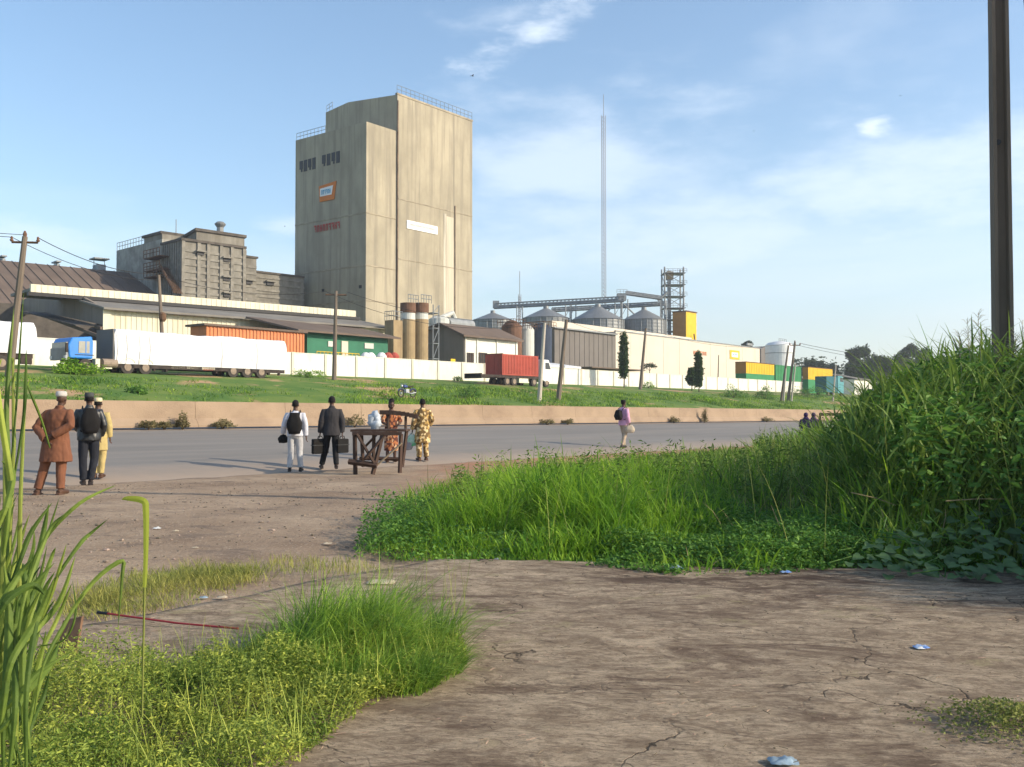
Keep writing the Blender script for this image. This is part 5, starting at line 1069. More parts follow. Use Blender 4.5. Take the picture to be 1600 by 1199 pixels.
PP['gold'] = person('person in loose gold and brown patterned outfit holding a green bag', 660, 720, 623, math.radians(22),
    dict(elL=(-.25, .0, 1.12), wrL=(-.26, .10, .87), elR=(.27, -.06, 1.14), wrR=(.24, .08, 1.0), anL=(-.09, .0, .085), anR=(.12, .03, .085)),
    [('kaftan', m_pr2, dict(hem=.50, flare=1.12, th=.035, folds=.014)), ('trousers', m_pr2, dict(w=1.1)), ('shoes', m_sandal)], hair=True)
PP['pink'] = person('person in pink shirt and khaki trousers walking along the road edge', 974, 700, 625, math.radians(-50),
    dict(elL=(-.24, .0, 1.12), wrL=(-.22, .2, 1.10), elR=(.25, -.03, 1.12), wrR=(.24, .05, .9), knL=(-.08, .12, .5), anL=(-.08, .10, .085), anR=(.09, -.16, .10), knR=(.09, .0, .5)),
    [('top', m_pink, dict(hem=.82, th=.03)), ('trousers', m_khaki, {}), ('shoes', m_shoe), ('cap', m_blackcloth, dict(peak=1))])
# two people sitting on a bench far right
by = 42.0; bx_ = (1278-800)/FPX*by; gb = float(Gxy(bx_, by)); zb2 = CZ+ray(1265, 663)[1]*by
for i, (px, lab, mt) in enumerate(((1259, 'left one of two seated people in purple seen over the grass', m_purple), (1271, 'right one of two seated people in purple seen over the grass', cloth('violet_cloth', (.10, .045, .13))))):
    xx = (px-800)/FPX*by; gz_ = float(Gxy(xx, by)); 
    r, k = person(lab, px, 0, 640, math.radians(-15), dict(pel=(0, 0, .52), chest=(0, .03, .84), neck=(0, .05, 1.03), head=(0, .08, 1.18), shL=(-.185, .04, .97), shR=(.185, .04, .97), elL=(-.23, .10, .72), elR=(.23, .10, .72), wrL=(-.12, .30, .62), wrR=(.12, .30, .62), hpL=(-.09, .02, .50), hpR=(.09, .02, .50), knL=(-.11, .42, .50), knR=(.11, .42, .50), anL=(-.11, .40, .085), anR=(.11, .40, .085)),
        [('top', mt, dict(hem=.42, th=.03)), ('trousers', mt, {}), ('scarf', mt)], pos=(xx, by, CZ+ray(px, 645)[1]*by-1.31)); r.scale = (1, 1, 1)
BZ = CZ+ray(1265, 645)[1]*by-1.31+.42
t = thing('wooden_bench', 'rough wooden bench with a high rail beside the two seated people', 'bench', bx_, by, gb, fr=W_)
x0 = (1250-800)/FPX*by; x1 = (1345-800)/FPX*by
MB().box(x0, x1, by-.2, by+.18, BZ-.06, BZ).build('seat', m_wood, t); MB().box((1277-800)/FPX*by, x1, by-.3, by-.24, CZ+ray(1300, 650)[1]*by, CZ+ray(1300, 645.5)[1]*by).build('rail', m_wood, t)
for a in (x0+.1, (1277-800)/FPX*by+.05, x1-.1): MB().box(a-.035, a+.035, by-.235, by-.17, float(Gxy(a, by)), (CZ+ray(1300, 646)[1]*by) if a > x0+.2 else BZ-.063).build('leg', m_wood, t)
# bags people carry
m_bagblack = M('black_bag_cloth', (.008, .007, .007), rough=.85, var=.15, sc=8)
def backpack(r, label, zc_=1.0, w_=.30, h_=.44, y0=-.26):
    c = onp(r, (0, y0, zc_)); k = r.scale[0]; a = r.rotation_euler[2]
    st = []
    for s in (-.11, .11): st.append([onp(r, (s, y0+.05, zc_+.02)), onp(r, (s, y0+.06, zc_+h_*.9)), onp(r, (s*1.05, -.13, 1.43)), onp(r, (s*1.05, 0, 1.495)), onp(r, (s*1.1, .12, 1.42)), onp(r, (s*1.3, .15, 1.25)), onp(r, (s*1.7, .05, 1.08)), onp(r, (s*1.3, -.14, 1.02))])
    bag('backpack', label, 'backpack', c, (w_*k, .20*k, h_*k), m_bagblack, rot=a, handles=st, amt=.02)
backpack(PP['white'][0], 'black backpack worn by the person in the pale shirt', .93, .33, .5)
backpack(PP['jacket'][0], 'black backpack slung on the man in the leather jacket', .99, .32, .46, -.27)
def brief(r, wr, label, col=m_bagblack, w_=.10, l_=.40, h_=.30, nm='briefcase', drop=.14):
    p = onp(r, wr)-Vector((0, 0, drop)); a = r.rotation_euler[2]+math.radians(35)
    t = thing(nm, label, nm.replace('_', ' '), p.x, p.y, p.z-h_, fr=W_, rot=a)
    ORG[t.name] = (0, 0, 0); MB().box(-l_/2, l_/2, -w_/2, w_/2, 0, h_).build('case_body', col, t, bevel=.025); MB().tube([(-.07, 0, h_), (-.055, 0, h_+.06), (.055, 0, h_+.06), (.07, 0, h_)], .011, 6).build('handle', col, t)
    MB().box(-l_/2-.004, l_/2+.004, -w_/2-.006, w_/2+.006, h_*.55, h_*.6).build('flap_edge', m_leather, t)
brief(PP['suit'][0], (-.27, .06, .86), 'black briefcase in the left hand of the man in the suit', l_=.46, h_=.36)
brief(PP['suit'][0], (.25, -.02, .86), 'smaller black bag in the right hand of the man in the suit', l_=.34, h_=.34)
g_ = PP['gold'][0]
c = onp(g_, (-.27, .10, .42)); bag('carrier_bag', 'green and white carrier bag held by the person in gold print', 'carrier bag', c, (.26, .12, .30), M('green_plastic', (.08, .42, .22), rough=.4, var=.1, col2=(.55, .62, .55), sc=5), handles=[[c+Vector((-.05, 0, .28)), onp(g_, (-.26, .11, .80)), c+Vector((.05, 0, .28))]])
c = onp(g_, (-.38, .14, .30)); bag('carrier_bag', 'grey carrier bag hanging beside the green bag', 'carrier bag', c, (.24, .12, .34), M('grey_plastic', (.28, .27, .30), rough=.4, var=.1), handles=[[c+Vector((-.05, 0, .3)), onp(g_, (-.27, .11, .80)), c+Vector((.05, 0, .3))]])
g_ = PP['pink'][0]; c = onp(g_, (.24, .09, .56)); bag('shoulder_bag', 'cream bag hanging from the hand of the person in pink', 'bag', c, (.34, .16, .26), M('cream_cloth', (.52, .44, .33), var=.1), handles=[[c+Vector((-.1, 0, .24)), onp(g_, (.245, .08, .83)), c+Vector((.1, 0, .24))]])
c = onp(g_, (-.02, -.27, 1.02)); backpack(g_, 'dark backpack worn by the person in pink', 1.02, .26, .36)
g_ = PP['white'][0]; c = onp(g_, (-.30, .13, .70)); bag('hand_bag', 'small black bag held in front of the person in the pale shirt', 'bag', c, (.22, .14, .18), m_bagblack, handles=[[c+Vector((-.05, 0, .16)), onp(g_, (-.30, .14, .86)), c+Vector((.05, 0, .16))]])
# ---------------------------------------------------------------- birds
def bird(px, py, Y, sz, label, roll):
    dx, dz = ray(px, py); c = (dx*Y, Y, CZ+dz*Y); t = thing('bird', label, 'bird', *c, fr=W_, rot=roll, group='birds in the sky'); m_ = bpy.data.materials.get('bird_feather') or M('bird_feather', (.03, .028, .028), var=.2)
    MB().tube([(-.5*sz, 0, 0), (-.2*sz, 0, 0), (.15*sz, 0, .02*sz), (.4*sz, 0, .02*sz), (.52*sz, 0, 0)], [.02*sz, .09*sz, .11*sz, .07*sz, .01*sz], 8).build('body', m_, t)
    for s in (-1, 1): MB().add([(.2*sz, 0, .03*sz), (-.15*sz, 0, .03*sz), (-.22*sz, s*.55*sz, .22*sz), (.15*sz, s*.6*sz, .26*sz), (-.3*sz, s*1.1*sz, .12*sz), (.2*sz, 0, .06*sz), (-.15*sz, 0, .06*sz)], [(0, 1, 2, 3), (3, 2, 4), (5, 3, 2, 6)]).build('wing', m_, t)
bird(738, 119, 60, .22, 'dark bird flying above the right side of the tower', .6); bird(1407, 150, 90, .16, 'tiny bird high in the sky above the white cloud puff', 1.8); bird(445, 354, 70, .12, 'tiny bird left of the tower above the old mill', .2); bird(1178, 205, 110, .16, 'tiny bird in mid sky right of the tall mast', 2.4)
# ---------------------------------------------------------------- vegetation
def raw_mesh(name, V, F, mat, smooth=False):
    me = bpy.data.meshes.new(name); V = np.ascontiguousarray(V, np.float32).reshape(-1, 3); F = np.ascontiguousarray(F, np.int32); k = F.shape[1]
    me.vertices.add(len(V)); me.vertices.foreach_set('co', V.ravel()); me.loops.add(F.size); me.loops.foreach_set('vertex_index', F.ravel())
    me.polygons.add(len(F)); me.polygons.foreach_set('loop_start', np.arange(0, F.size, k, dtype=np.int32)); me.polygons.foreach_set('loop_total', np.full(len(F), k, np.int32))
    me.materials.append(mat); me.update(calc_edges=True); return link(bpy.data.objects.new(name, me))
def blades(B, h, w, lean=.5, droop=.6, seg=4, az=None, curl=0):
    """B base points (n,3) -> quad strips"""
    n = len(B); h = np.broadcast_to(h, n); w = np.broadcast_to(w, n); az = RNG.uniform(0, 2*np.pi, n) if az is None else az
    le = RNG.uniform(.05, 1, n)*lean; dr = RNG.uniform(.2, 1, n)*droop; dirx, diry = np.cos(az), np.sin(az); px, py = -diry, dirx
    tw = RNG.uniform(-.7, .7, n); wx = px*np.cos(tw)+dirx*np.sin(tw); wy = py*np.cos(tw)+diry*np.sin(tw)
    V = np.zeros((n, seg+1, 2, 3)); t = np.linspace(0, 1, seg+1)
    for i, s in enumerate(t):
        a = le*s+dr*s*s*1.2; hor = h*(le*s*.9+dr*s**2*.75); ver = h*(s*(1-.25*le)-dr*s**3*.55)
        ww = w*(.75+.5*s-1.2*s**2.2); ww = np.maximum(ww, w*.04)
        for k, sg_ in ((0, -1), (1, 1)):
            V[:, i, k, 0] = B[:, 0]+dirx*hor+wx*ww*.5*sg_; V[:, i, k, 1] = B[:, 1]+diry*hor+wy*ww*.5*sg_; V[:, i, k, 2] = B[:, 2]+ver
    b = (np.arange(n)*(seg+1)*2)[:, None]; F = np.concatenate([b+np.array([[2*i, 2*i+1, 2*i+3, 2*i+2]]) for i in range(seg)], 0)
    return V.reshape(-1, 3), F
def leaves(C, size, up=.5, asp=.55):
    """small folded leaves: 4 verts in a kite + fold"""
    n = len(C); size = np.broadcast_to(size, n)
    d = RNG.normal(size=(n, 3)); d[:, 2] = d[:, 2]*.45+up*.2; d /= np.linalg.norm(d, axis=1)[:, None]
    nn_ = RNG.normal(size=(n, 3))*.55; nn_[:, 2] += up+.3; s = np.cross(d, nn_); s /= np.linalg.norm(s, axis=1)[:, None]+1e-9; nr = np.cross(s, d)
    L_ = size[:, None]; V = np.zeros((n, 6, 3)); V[:, 0] = C; V[:, 1] = C+d*L_*.45+s*L_*asp*.5+nr*L_*.07; V[:, 2] = C+d*L_*.8+s*L_*asp*.25; V[:, 3] = C+d*L_-nr*L_*.12; V[:, 4] = C+d*L_*.8-s*L_*asp*.25; V[:, 5] = C+d*L_*.45-s*L_*asp*.5+nr*L_*.07
    b = (np.arange(n)*6)[:, None]; F = np.concatenate([b+np.array([[0, 1, 2, 3]]), b+np.array([[0, 3, 4, 5]])], 0); return V.reshape(-1, 3), F
def join(parts):
    V = []; F = []; b = 0
    for v, f in parts: V.append(v); F.append(f+b); b += len(v)
    return np.concatenate(V), np.concatenate(F)
def scatter(P, n, dens=None):
    P = np.array(P); lo, hi = P.min(0), P.max(0); out = []; c = 0
    while c < n:
        q = RNG.uniform(lo, hi, (n*2, 2)); q = q[in_poly(q[:, 0], q[:, 1], [tuple(p) for p in P])]
        if dens is not None: q = q[RNG.uniform(0, 1, len(q)) < dens(q[:, 0], q[:, 1])]
        out.append(q); c += len(q)
    return np.concatenate(out)[:n]
def vnoise(x, y, s, seed):
    r = np.random.default_rng(seed); G_ = r.uniform(-1, 1, (64, 64)); X = (x*s) % 63; Y = (y*s) % 63; i = X.astype(int); j = Y.astype(int); fx = X-i; fy = Y-j; fx = fx*fx*(3-2*fx); fy = fy*fy*(3-2*fy)
    return (G_[i, j]*(1-fx)+G_[(i+1) % 64, j]*fx)*(1-fy)+(G_[i, (j+1) % 64]*(1-fx)+G_[(i+1) % 64, (j+1) % 64]*fx)*fy
gm = lambda n, c, c2, **k: M(n, c, rough=.6, var=.2, sc=k.pop('sc', .8), col2=c2, rand=k.pop('rand', .35), trans=k.pop('trans', .35), spec=.25)
m_gfresh = gm('fresh_grass', (.27, .45, .035), (.11, .26, .022), sc=1.6, trans=.45); m_gdark = gm('dark_grass', (.20, .30, .05), (.085, .16, .03), rand=.45); m_gbank = gm('bank_grass', (.27, .42, .035), (.07, .17, .02), sc=.35, rand=.5)
m_gdry = gm('dry_grass', (.38, .36, .09), (.22, .27, .06), sc=2); m_weed = gm('weed_leaf', (.38, .44, .08), (.18, .27, .045), sc=3, rand=.45); m_creep = gm('creeper_leaf', (.14, .29, .045), (.07, .17, .03), sc=1.5)
m_vine = gm('vine_leaf', (.08, .15, .05), (.05, .10, .035), rand=.2, trans=.15, sc=3); m_cane = gm('cane_leaf', (.22, .30, .05), (.07, .13, .022), rand=.5, sc=5, trans=.4); m_stalk = gm('grass_stalk', (.30, .33, .08), (.2, .24, .06)); m_tree = gm('tree_leaf', (.055, .085, .03), (.03, .05, .018), rand=.3, sc=1); m_cyp = gm('cypress_leaf', (.075, .14, .035), (.035, .075, .02), rand=.3)
m_drystick = M('dry_stalk', (.32, .25, .13), var=.15, sc=4)
def stuff(name, parts, mat, label): V, F = join(parts); o = raw_mesh(name, V, F, mat); tag(o, label, None, kind='stuff'); return o
# --- bank grass
n = 150000
t_ = RNG.uniform(0, 1, n); u = -40+ (260)*t_**1.6; v = RNG.uniform(42.5, 66, n)+RNG.uniform(0, 9, n)*(RNG.uniform(0, 1, n) < .35)
cl_ = vnoise(u, v, .22, 3)*.6+vnoise(u, v, .9, 4)*.5
ok = (cl_+RNG.uniform(-.5, .7, n) > -.25); soil = (vnoise(u+9, v*3, .09, 11) > .38) & (v > 57.5) & (v < 70); ok &= ~(soil & (RNG.uniform(0, 1, n) < .93)); u, v, cl_ = u[ok], v[ok], cl_[ok]
B = np.stack([u*R_.r[0]+v*R_.n[0], u*R_.r[1]+v*R_.n[1], G(u, v)-.12], 1)
crest = (v > 61); hh = (.16+.34*np.clip(cl_+.4, 0, 1))*RNG.uniform(.6, 1.5, len(u))*np.where(crest, .35, 1)+.08
A1 = blades(B, hh, .055+.03*RNG.uniform(0, 1, len(u)), .6, .9, 3)
stuff('bank_grass', [A1], m_gbank, 'green grass covering the bank below the white wall')
n = 16000; q = RNG.integers(0, len(u), n); C_l = B[q]+np.stack([RNG.normal(0, .3, n), RNG.normal(0, .3, n), RNG.uniform(.12, .5, n)], 1)
sel = (vnoise(u[q], v[q], .12, 21) > .05) & (v[q] < 60); C_l = C_l[sel]
stuff('bank_weeds', [leaves(C_l, .17, .6)], m_creep, 'leafy weeds mixed in the grass of the bank')
# --- bushes
def bush(px, py, w_, h_, label, mat=m_gfresh, name='bush', n=900, ls=.16, uv=None, group=None, zb=None, cat='bush'):
    if uv is None: x, y, z = og(px, py); 
    else: x, y = R_.xy(*uv); z = float(G(*uv))
    s = w_/FPX*y/2; hh = h_/FPX*y; t = thing(name, label, cat, x, y, z, fr=W_, group=group)
    P = RNG.normal(size=(n, 3)); P /= np.linalg.norm(P, axis=1)[:, None]; r = RNG.uniform(.45, 1, n)**.5; lump = 1+.25*np.sin(P[:, 0]*5+px)+.2*np.cos(P[:, 1]*6+px*2)+.12*np.sin(P[:, 2]*9+P[:, 0]*7)
    C = np.stack([P[:, 0]*s*r*lump, P[:, 1]*s*.8*r*lump, np.abs(P[:, 2])*hh*r*lump*.9+.03], 1)
    V, F = leaves(C, RNG.uniform(.6, 1.3, n)*ls, .5); o = raw_mesh('foliage', V, F, mat); o.parent = t
    mb = MB(); rr = random.Random(px)
    for k in range(7): an = rr.uniform(0, 6.28); mb.tube([(0, 0, -.05), (math.cos(an)*s*.3, math.sin(an)*s*.25, hh*.4), (math.cos(an)*s*.6, math.sin(an)*s*.5, hh*.75)], [.03, .02, .008], 5)
    o2 = bpy.data.meshes.new('stem'); o2.from_pydata(mb.v, [], mb.f); o2.materials.append(m_trunk); s_ = link(bpy.data.objects.new('stem', o2)); s_.parent = t; return t
bush(116, 577, 70, 20, 'bright green bush hiding the wheels under the blue cab', uv=(R_.pv(104, 575, 64.5)[0]+.6, 64.5), n=1600, ls=.2)
bush(482, 590, 50, 12, 'low green bush against the white wall right of the white trailer', n=900)
bush(736, 622, 44, 20, 'dark round bush on the bank below the gable building', m_creep, n=900, ls=.14)
bush(213, 618, 30, 14, 'dark round bush on the bank under the white trailer', m_creep, n=600)
bush(715, 596, 14, 8, 'small green bush at the foot of the white wall beside the yellow board', n=300)
bush(1013, 607, 26, 10, 'small bush at the wall foot right of the leaning pole', n=400, ls=.2); bush(1146, 622, 40, 18, 'broad low bush on the bank under the framed sign', m_creep, n=900, ls=.2); bush(1195, 624, 36, 20, 'broad low bush left of the pole cluster', m_creep, n=900, ls=.2); bush(1262, 622, 60, 18, 'wide low bush right of the pole cluster', m_creep, n=1300, ls=.24); bush(1095, 628, 50, 9, 'fresh green bush low on the bank below the short cypress', n=700, ls=.2)
m_gdry2 = gm('dusty_weed', (.30, .26, .12), (.18, .16, .08))
for i, (px, py, w_, h_, lab) in enumerate(((231, 663, 24, 11, 'leftmost brown weed clump at the foot of the barrier'), (256, 662, 18, 9, 'second brown weed clump from the left at the barrier foot'), (284, 662, 22, 22, 'taller dry weed clump standing against the barrier'), (347, 662, 40, 11, 'wide low dry weed clump at the barrier foot'), (553, 663, 40, 18, 'dry weed clump at the barrier left of the wooden stall'), (854, 659, 26, 6, 'flat dry weed clump at the barrier, middle of the road'), (886, 659, 20, 6, 'small dry weed clump just left of the person in pink'), (1052, 659, 16, 8, 'small weed clump at the barrier above the tall grass'), (1100, 658, 10, 22, 'thin upright weed rising over the barrier top'), (1197, 659, 18, 6, 'far small weed clump at the barrier near the seated people'))):
    uu, _ = R_.pv(px, py, 29.75); bush(px, py, w_, h_, lab, m_gdry2, 'weed_clump', 520, .085, uv=(uu, 29.7), group='weed clumps along the barrier', cat='weed clump')
# --- trees
def tree(name, label, x, y, z, H_, blobs, mat, n, ls, trunk_r=.2, th=.45, group=None, cat='tree', asp=.6):
    t = thing(name, label, cat, x, y, z, fr=W_, group=group); C = []
    tot = sum(b[3]**2 for b in blobs)
    for bx, by_, bz, br, bh in blobs:
        m_ = max(30, int(n*br*br/tot)); P = RNG.normal(size=(m_, 3)); P /= np.linalg.norm(P, axis=1)[:, None]; r = RNG.uniform(.25, 1, m_)**.45; lump = 1+.22*np.sin(P[:, 0]*6+bx)+.2*np.sin(P[:, 1]*7+bz)+.15*np.sin(P[:, 2]*8)
        C.append(np.stack([bx+P[:, 0]*br*r*lump, by_+P[:, 1]*br*r*lump, bz+P[:, 2]*bh*r*lump], 1))
    C = np.concatenate(C); V, F = leaves(C, RNG.uniform(.6, 1.3, len(C))*ls, .3, asp); o = raw_mesh('crown', V, F, mat); o.parent = t
    mb = MB(); mb.tube([(0, 0, -.3), (.05*H_*.1, 0, H_*th*.5), (0, 0, H_*th), (0, 0, H_*.8)], [trunk_r, trunk_r*.8, trunk_r*.6, trunk_r*.2], 8)
    for b in blobs[:8]: mb.tube([(0, 0, H_*th*.8), (b[0]*.5, b[1]*.5, (H_*th+b[2])*.5), (b[0], b[1], b[2])], [trunk_r*.45, trunk_r*.3, trunk_r*.1], 5)
    me = bpy.data.meshes.new('trunk'); me.from_pydata(mb.v, [], mb.f); me.materials.append(m_trunk); o = link(bpy.data.objects.new('trunk', me)); o.parent = t; return t
def colm(px, py, ytop, wpx, label, yb):
    x, y, z = og(px, py); k = y/FPX; H_ = (py-ytop)*k; b0 = (py-yb)*k; w_ = wpx*k/2; bl = []
    for i in range(7): t_ = i/6; bl.append((RNG.normal(0, w_*.12), RNG.normal(0, w_*.12), b0+(H_-b0)*(.1+.85*t_), w_*1.0*(1-.55*abs(t_-.4)), (H_-b0)*.13))
    return tree('columnar_tree', label, x, y, z, H_, bl, m_cyp, 6000, .3, .1, b0/H_+.1, group='narrow columnar trees on the bank')
colm(975, 606, 525, 14, 'tallest narrow columnar tree in front of the white warehouse', 590); colm(1092, 613, 554, 12, 'narrow columnar tree in front of the orange red lettering', 604); colm(1081, 611, 577, 13, 'short columnar tree leaning against the taller one below the lettering', 602); colm(1283, 615, 563, 12, 'narrow columnar tree in front of the yellow container end', 612)
# umbrella tree in the yard
uu, zz = R_.pv(1015, 575, 80); x, y = R_.xy(uu, 80); k = y/FPX; tree('umbrella_tree', 'tiny flat topped tree just above the white wall', x, y, 5, 4.2, [(0, 0, 3.7, 1.0, .35), (.7, 0, 3.5, .6, .3), (-.8, 0, 3.4, .6, .3)], m_tree, 700, .2, .08, .8)
FT = [(1241, 575, 14, 10), (1252, 572, 10, 14), (1270, 562, 34, 22), (1301, 572, 18, 12), (1333, 547, 26, 40), (1356, 542, 26, 44), (1382, 558, 40, 36), (1424, 560, 44, 34), (1420, 538, 20, 22), (1462, 556, 40, 36), (1504, 552, 40, 36), (1196, 552, 14, 20), (1545, 554, 40, 30), (1590, 556, 40, 30), (1168, 534, 12, 8), (1345, 566, 50, 26), (1405, 550, 36, 40), (1445, 548, 36, 40)]
names = ['small far tree right of the white tank', 'thin far tree behind the green container', 'round far tree behind the yellow container', 'low far tree right of the yellow container', 'tall loose far tree at the left of the tree line', 'tall far tree with ragged top, second in the tree line', 'wide far tree behind the pale hut', 'broad far tree rising above the left shoulder of the tall grass', 'small pointed far tree above the grass shoulder', 'far tree behind the middle of the tall grass', 'far tree left of the big near pole', 'dark tree between warehouse and white tank', 'far tree directly behind the big near pole', 'far tree at the right picture edge', 'tiny far treetop above the warehouse roof', 'low broad far tree filling the gap behind the pale hut', 'rounded far tree between the wide one and the grass shoulder', 'far tree just right of the pointed one']
for i, (px, yt, wp_, hp_) in enumerate(FT):
    Yq = [260, 300, 330][i % 3] if i > 3 else 300
    if i == 11: Yq = 270
    dx, dz = ray(px, yt); top = CZ+dz*Yq; k = Yq/FPX; w_ = wp_*k/2; x = dx*Yq; zg_ = 5.5; H_ = top-zg_; rr = random.Random(i*7); bl = []
    for j in range(9): bl.append((rr.uniform(-.75, .75)*w_, rr.uniform(-.6, .6)*w_, H_-hp_*k*rr.uniform(.15, 1.0), w_*rr.uniform(.35, .6), hp_*k*rr.uniform(.14, .28)))
    tree('distant_tree', names[i], x, Yq, zg_, H_, bl, m_tree, 4200, .75, .3, .5, group='far trees beyond the yard')
n = 20000; xs = RNG.uniform(100, 420, n); ys = 380+RNG.uniform(0, 60, n); zz = 5+RNG.uniform(0, 1, n)**.7*(14+7*vnoise(xs, ys*0, .05, 8)+2*vnoise(xs, ys*0, .2, 9)); stuff('distant_woodland', [leaves(np.stack([xs, ys, zz], 1), 1.5, .3)], m_tree, 'dark band of woodland along the right horizon')
# --- big grass mass
def hmul(x, y):
    px = 800+x/y*FPX; return np.interp(px, [560, 640, 700, 800, 900, 1100, 1210, 1270, 1310, 1370, 1520, 1700], [.15, .32, .52, .65, .72, .76, .82, .95, 1.18, 1.42, 1.45, 1.38])*np.where(px > 1180, np.interp(y, [9, 16, 30], [1, 1, .95]), np.interp(y, [9, 14, 20, 28], [1, 1, .66, .42]))
def edge_d(x, y):
    px = 800+x/y*FPX; yf = np.interp(x, [-1.4, -.6, .6, 1.45, 2.2, 3.1, 4.4, 7, 12], [9.35, 9.0, 8.85, 8.2, 8.3, 8.75, 8.5, 8.2, 8]); return np.clip((y-yf)/2.2, 0, 1)*np.clip((x+1.9+(y > 14)*.7)/.9, .25, 1)
near = [p for p in GP if True]
def dens(x, y): return np.clip(13/y, .10, 1.3)/1.3*np.where(x/y > .75, .0, 1)*np.where(x > 30, 0, 1)
q = np.concatenate([scatter(near, 62000, dens), scatter([(-1.45, 9.2), (.4, 8.9), (1.2, 9.0), (2.6, 9.4), (2.6, 12), (-1, 14), (-1.8, 13)], 12000)]); x, y = q[:, 0], q[:, 1]
hm = hmul(x, y); ed = edge_d(x, y); nz_ = vnoise(x, y, 1.1, 5)*.55+vnoise(x, y, 2.9, 6)*.42
h = hm*(.28+.72*ed)*np.clip(.8+nz_, .22, 1.5)*RNG.uniform(.5, 1.3, len(x)); far_ = np.clip(y/14, 1, 2.5)
B = np.stack([x, y, Gxy(x, y)-.03], 1); wd = (.011+.014*np.clip(hm-.4, 0, 1))*RNG.uniform(.7, 1.6, len(x))*far_
light = (x < 3.2+.3*RNG.normal(size=len(x))) | (RNG.uniform(0, 1, len(x)) < .25)
stuff('fresh_verge_grass', [blades(B[light], h[light], wd[light], .42, .85, 5)], m_gfresh, 'fresh bright grass of the verge between path and road')
stuff('dense_verge_grass', [blades(B[~light], h[~light], wd[~light], .45, .8, 5)], m_gdark, 'taller darker grass rising on the right of the verge')
q = scatter([(3.9, 9.2), (5, 15.5), (9, 15), (8.2, 12), (5.6, 8.8)], 9000, lambda x, y: np.clip(vnoise(x, y, 1.8, 81)+.15, .01, 1)*np.where(x/y > .6, 0, 1)); x, y = q[:, 0], q[:, 1]; hm = hmul(x, y)
stuff('mound_weeds', [leaves(np.stack([x, y, Gxy(x, y)+hm*RNG.uniform(.35, 1.0, len(x))], 1), RNG.uniform(.06, .15, len(x)), .4, .45)], m_creep, 'leafy weeds mixed into the tall grass mound')
q = scatter([(5.3, 6.4), (4.75, 7.3), (5.2, 8.4), (6.0, 9.4), (9, 9.6), (9, 6)], 6000); x, y = q[:, 0], q[:, 1]  # mound grass carried on out of view, added to shade the verge base
stuff('tall_side_grass', [blades(np.stack([x, y, Gxy(x, y)], 1), RNG.uniform(1.1, 2.2, len(x))*np.clip((x-4.2)/1.5, .5, 1), RNG.uniform(.02, .04, len(x)), .25, .5, 5)], m_gdark, 'tall dark grass added unseen beyond the right picture edge for its shade')
t = thing('added_shade_bush', 'large leafy bush added unseen outside the right picture edge to shade the verge', 'bush', 9.6, 10.4, 0, fr=W_); C = []  # unseen bush, added so its shadow darkens the foot of the verge
for bx, by_, bz, br in ((0, -1.6, 1.7, 1.1), (.3, -.4, 2.6, 1.3), (-.1, .9, 2.4, 1.25), (.2, 2.2, 2.0, 1.1), (.1, .2, 1.0, 1.4), (0, 1.8, .9, 1.2), (0, -1.3, .8, 1.1)):
    P_ = RNG.normal(size=(900, 3)); P_ /= np.linalg.norm(P_, axis=1)[:, None]; C.append(np.array([bx, by_, bz])+P_*br*RNG.uniform(.3, 1.1, (900, 1))**.6)
C = np.concatenate(C); C[:, 2] = np.maximum(C[:, 2], .1); V, F = leaves(C, RNG.uniform(.14, .26, len(C)), .4, .5); o = raw_mesh('foliage', V, F, m_creep); o.parent = t
mb = MB(); [mb.tube([(0, 0, -.1), (bx*.5, by_*.5, bz*.6), (bx, by_, bz)], [.08, .05, .02], 6) for bx, by_, bz in ((0, -1.6, 1.7), (.3, -.4, 2.6), (-.1, .9, 2.4), (.2, 2.2, 2.0))]; mz = bpy.data.meshes.new('branch'); mz.from_pydata(mb.v, [], mb.f); mz.materials.append(m_trunk); link(bpy.data.objects.new('branch', mz)).parent = t
# wide-leaved elephant grass in the tall part
Pt = [(4.3, 9.3), (3.6, 10.5), (4.2, 13.5), (6, 15.5), (13, 17), (16, 13), (12, 8.6), (7, 8.8)]
q = scatter(Pt, 5200, lambda x, y: np.where(x/y > .72, 0, 1)); x, y = q[:, 0], q[:, 1]; hm = hmul(x, y)
zb_ = RNG.uniform(0, 1, len(x))*hm*.9*np.clip((y-8.8)/1.2, .2, 1); B = np.stack([x, y, Gxy(x, y)+zb_], 1)
stuff('elephant_grass', [blades(B, RNG.uniform(.45, .95, len(x)), RNG.uniform(.018, .038, len(x)), .8, .9, 6)], gm('elephant_leaf', (.22, .32, .06), (.09, .17, .03), rand=.4), 'broad bladed elephant grass on the right mound')
# low creeping leaves along the front
Pc = [(-1.5, 9.2), (-.6, 8.85), (.6, 8.6), (1.45, 8.0), (2.2, 8.1), (3.1, 8.5), (4.2, 8.4), (4.5, 9.8), (3, 11.5), (.5, 12.5), (-1.5, 13.5), (-1.85, 12)]
q = scatter(Pc, 60000, lambda x, y: np.clip(.22+.7*(x > .8)+.3*vnoise(x, y, 1.5, 61), .1, 1)); x, y = q[:, 0], q[:, 1]; hz = (.06+.22*np.clip((y-np.interp(x, [-1.5, .6, 1.45, 3.1, 4.4], [9.2, 8.7, 8.1, 8.6, 8.4]))/2.2, 0, 1)+.13*vnoise(x, y, 1.7, 31)+.07*vnoise(x, y, 4, 32))*RNG.uniform(.25, 1.15, len(x))
stuff('creeping_ground_cover', [leaves(np.stack([x, y, Gxy(x, y)+np.maximum(hz, .015)], 1), RNG.uniform(.02, .055, len(x)), .7, .6)], m_creep, 'low leafy creepers at the front edge of the verge')
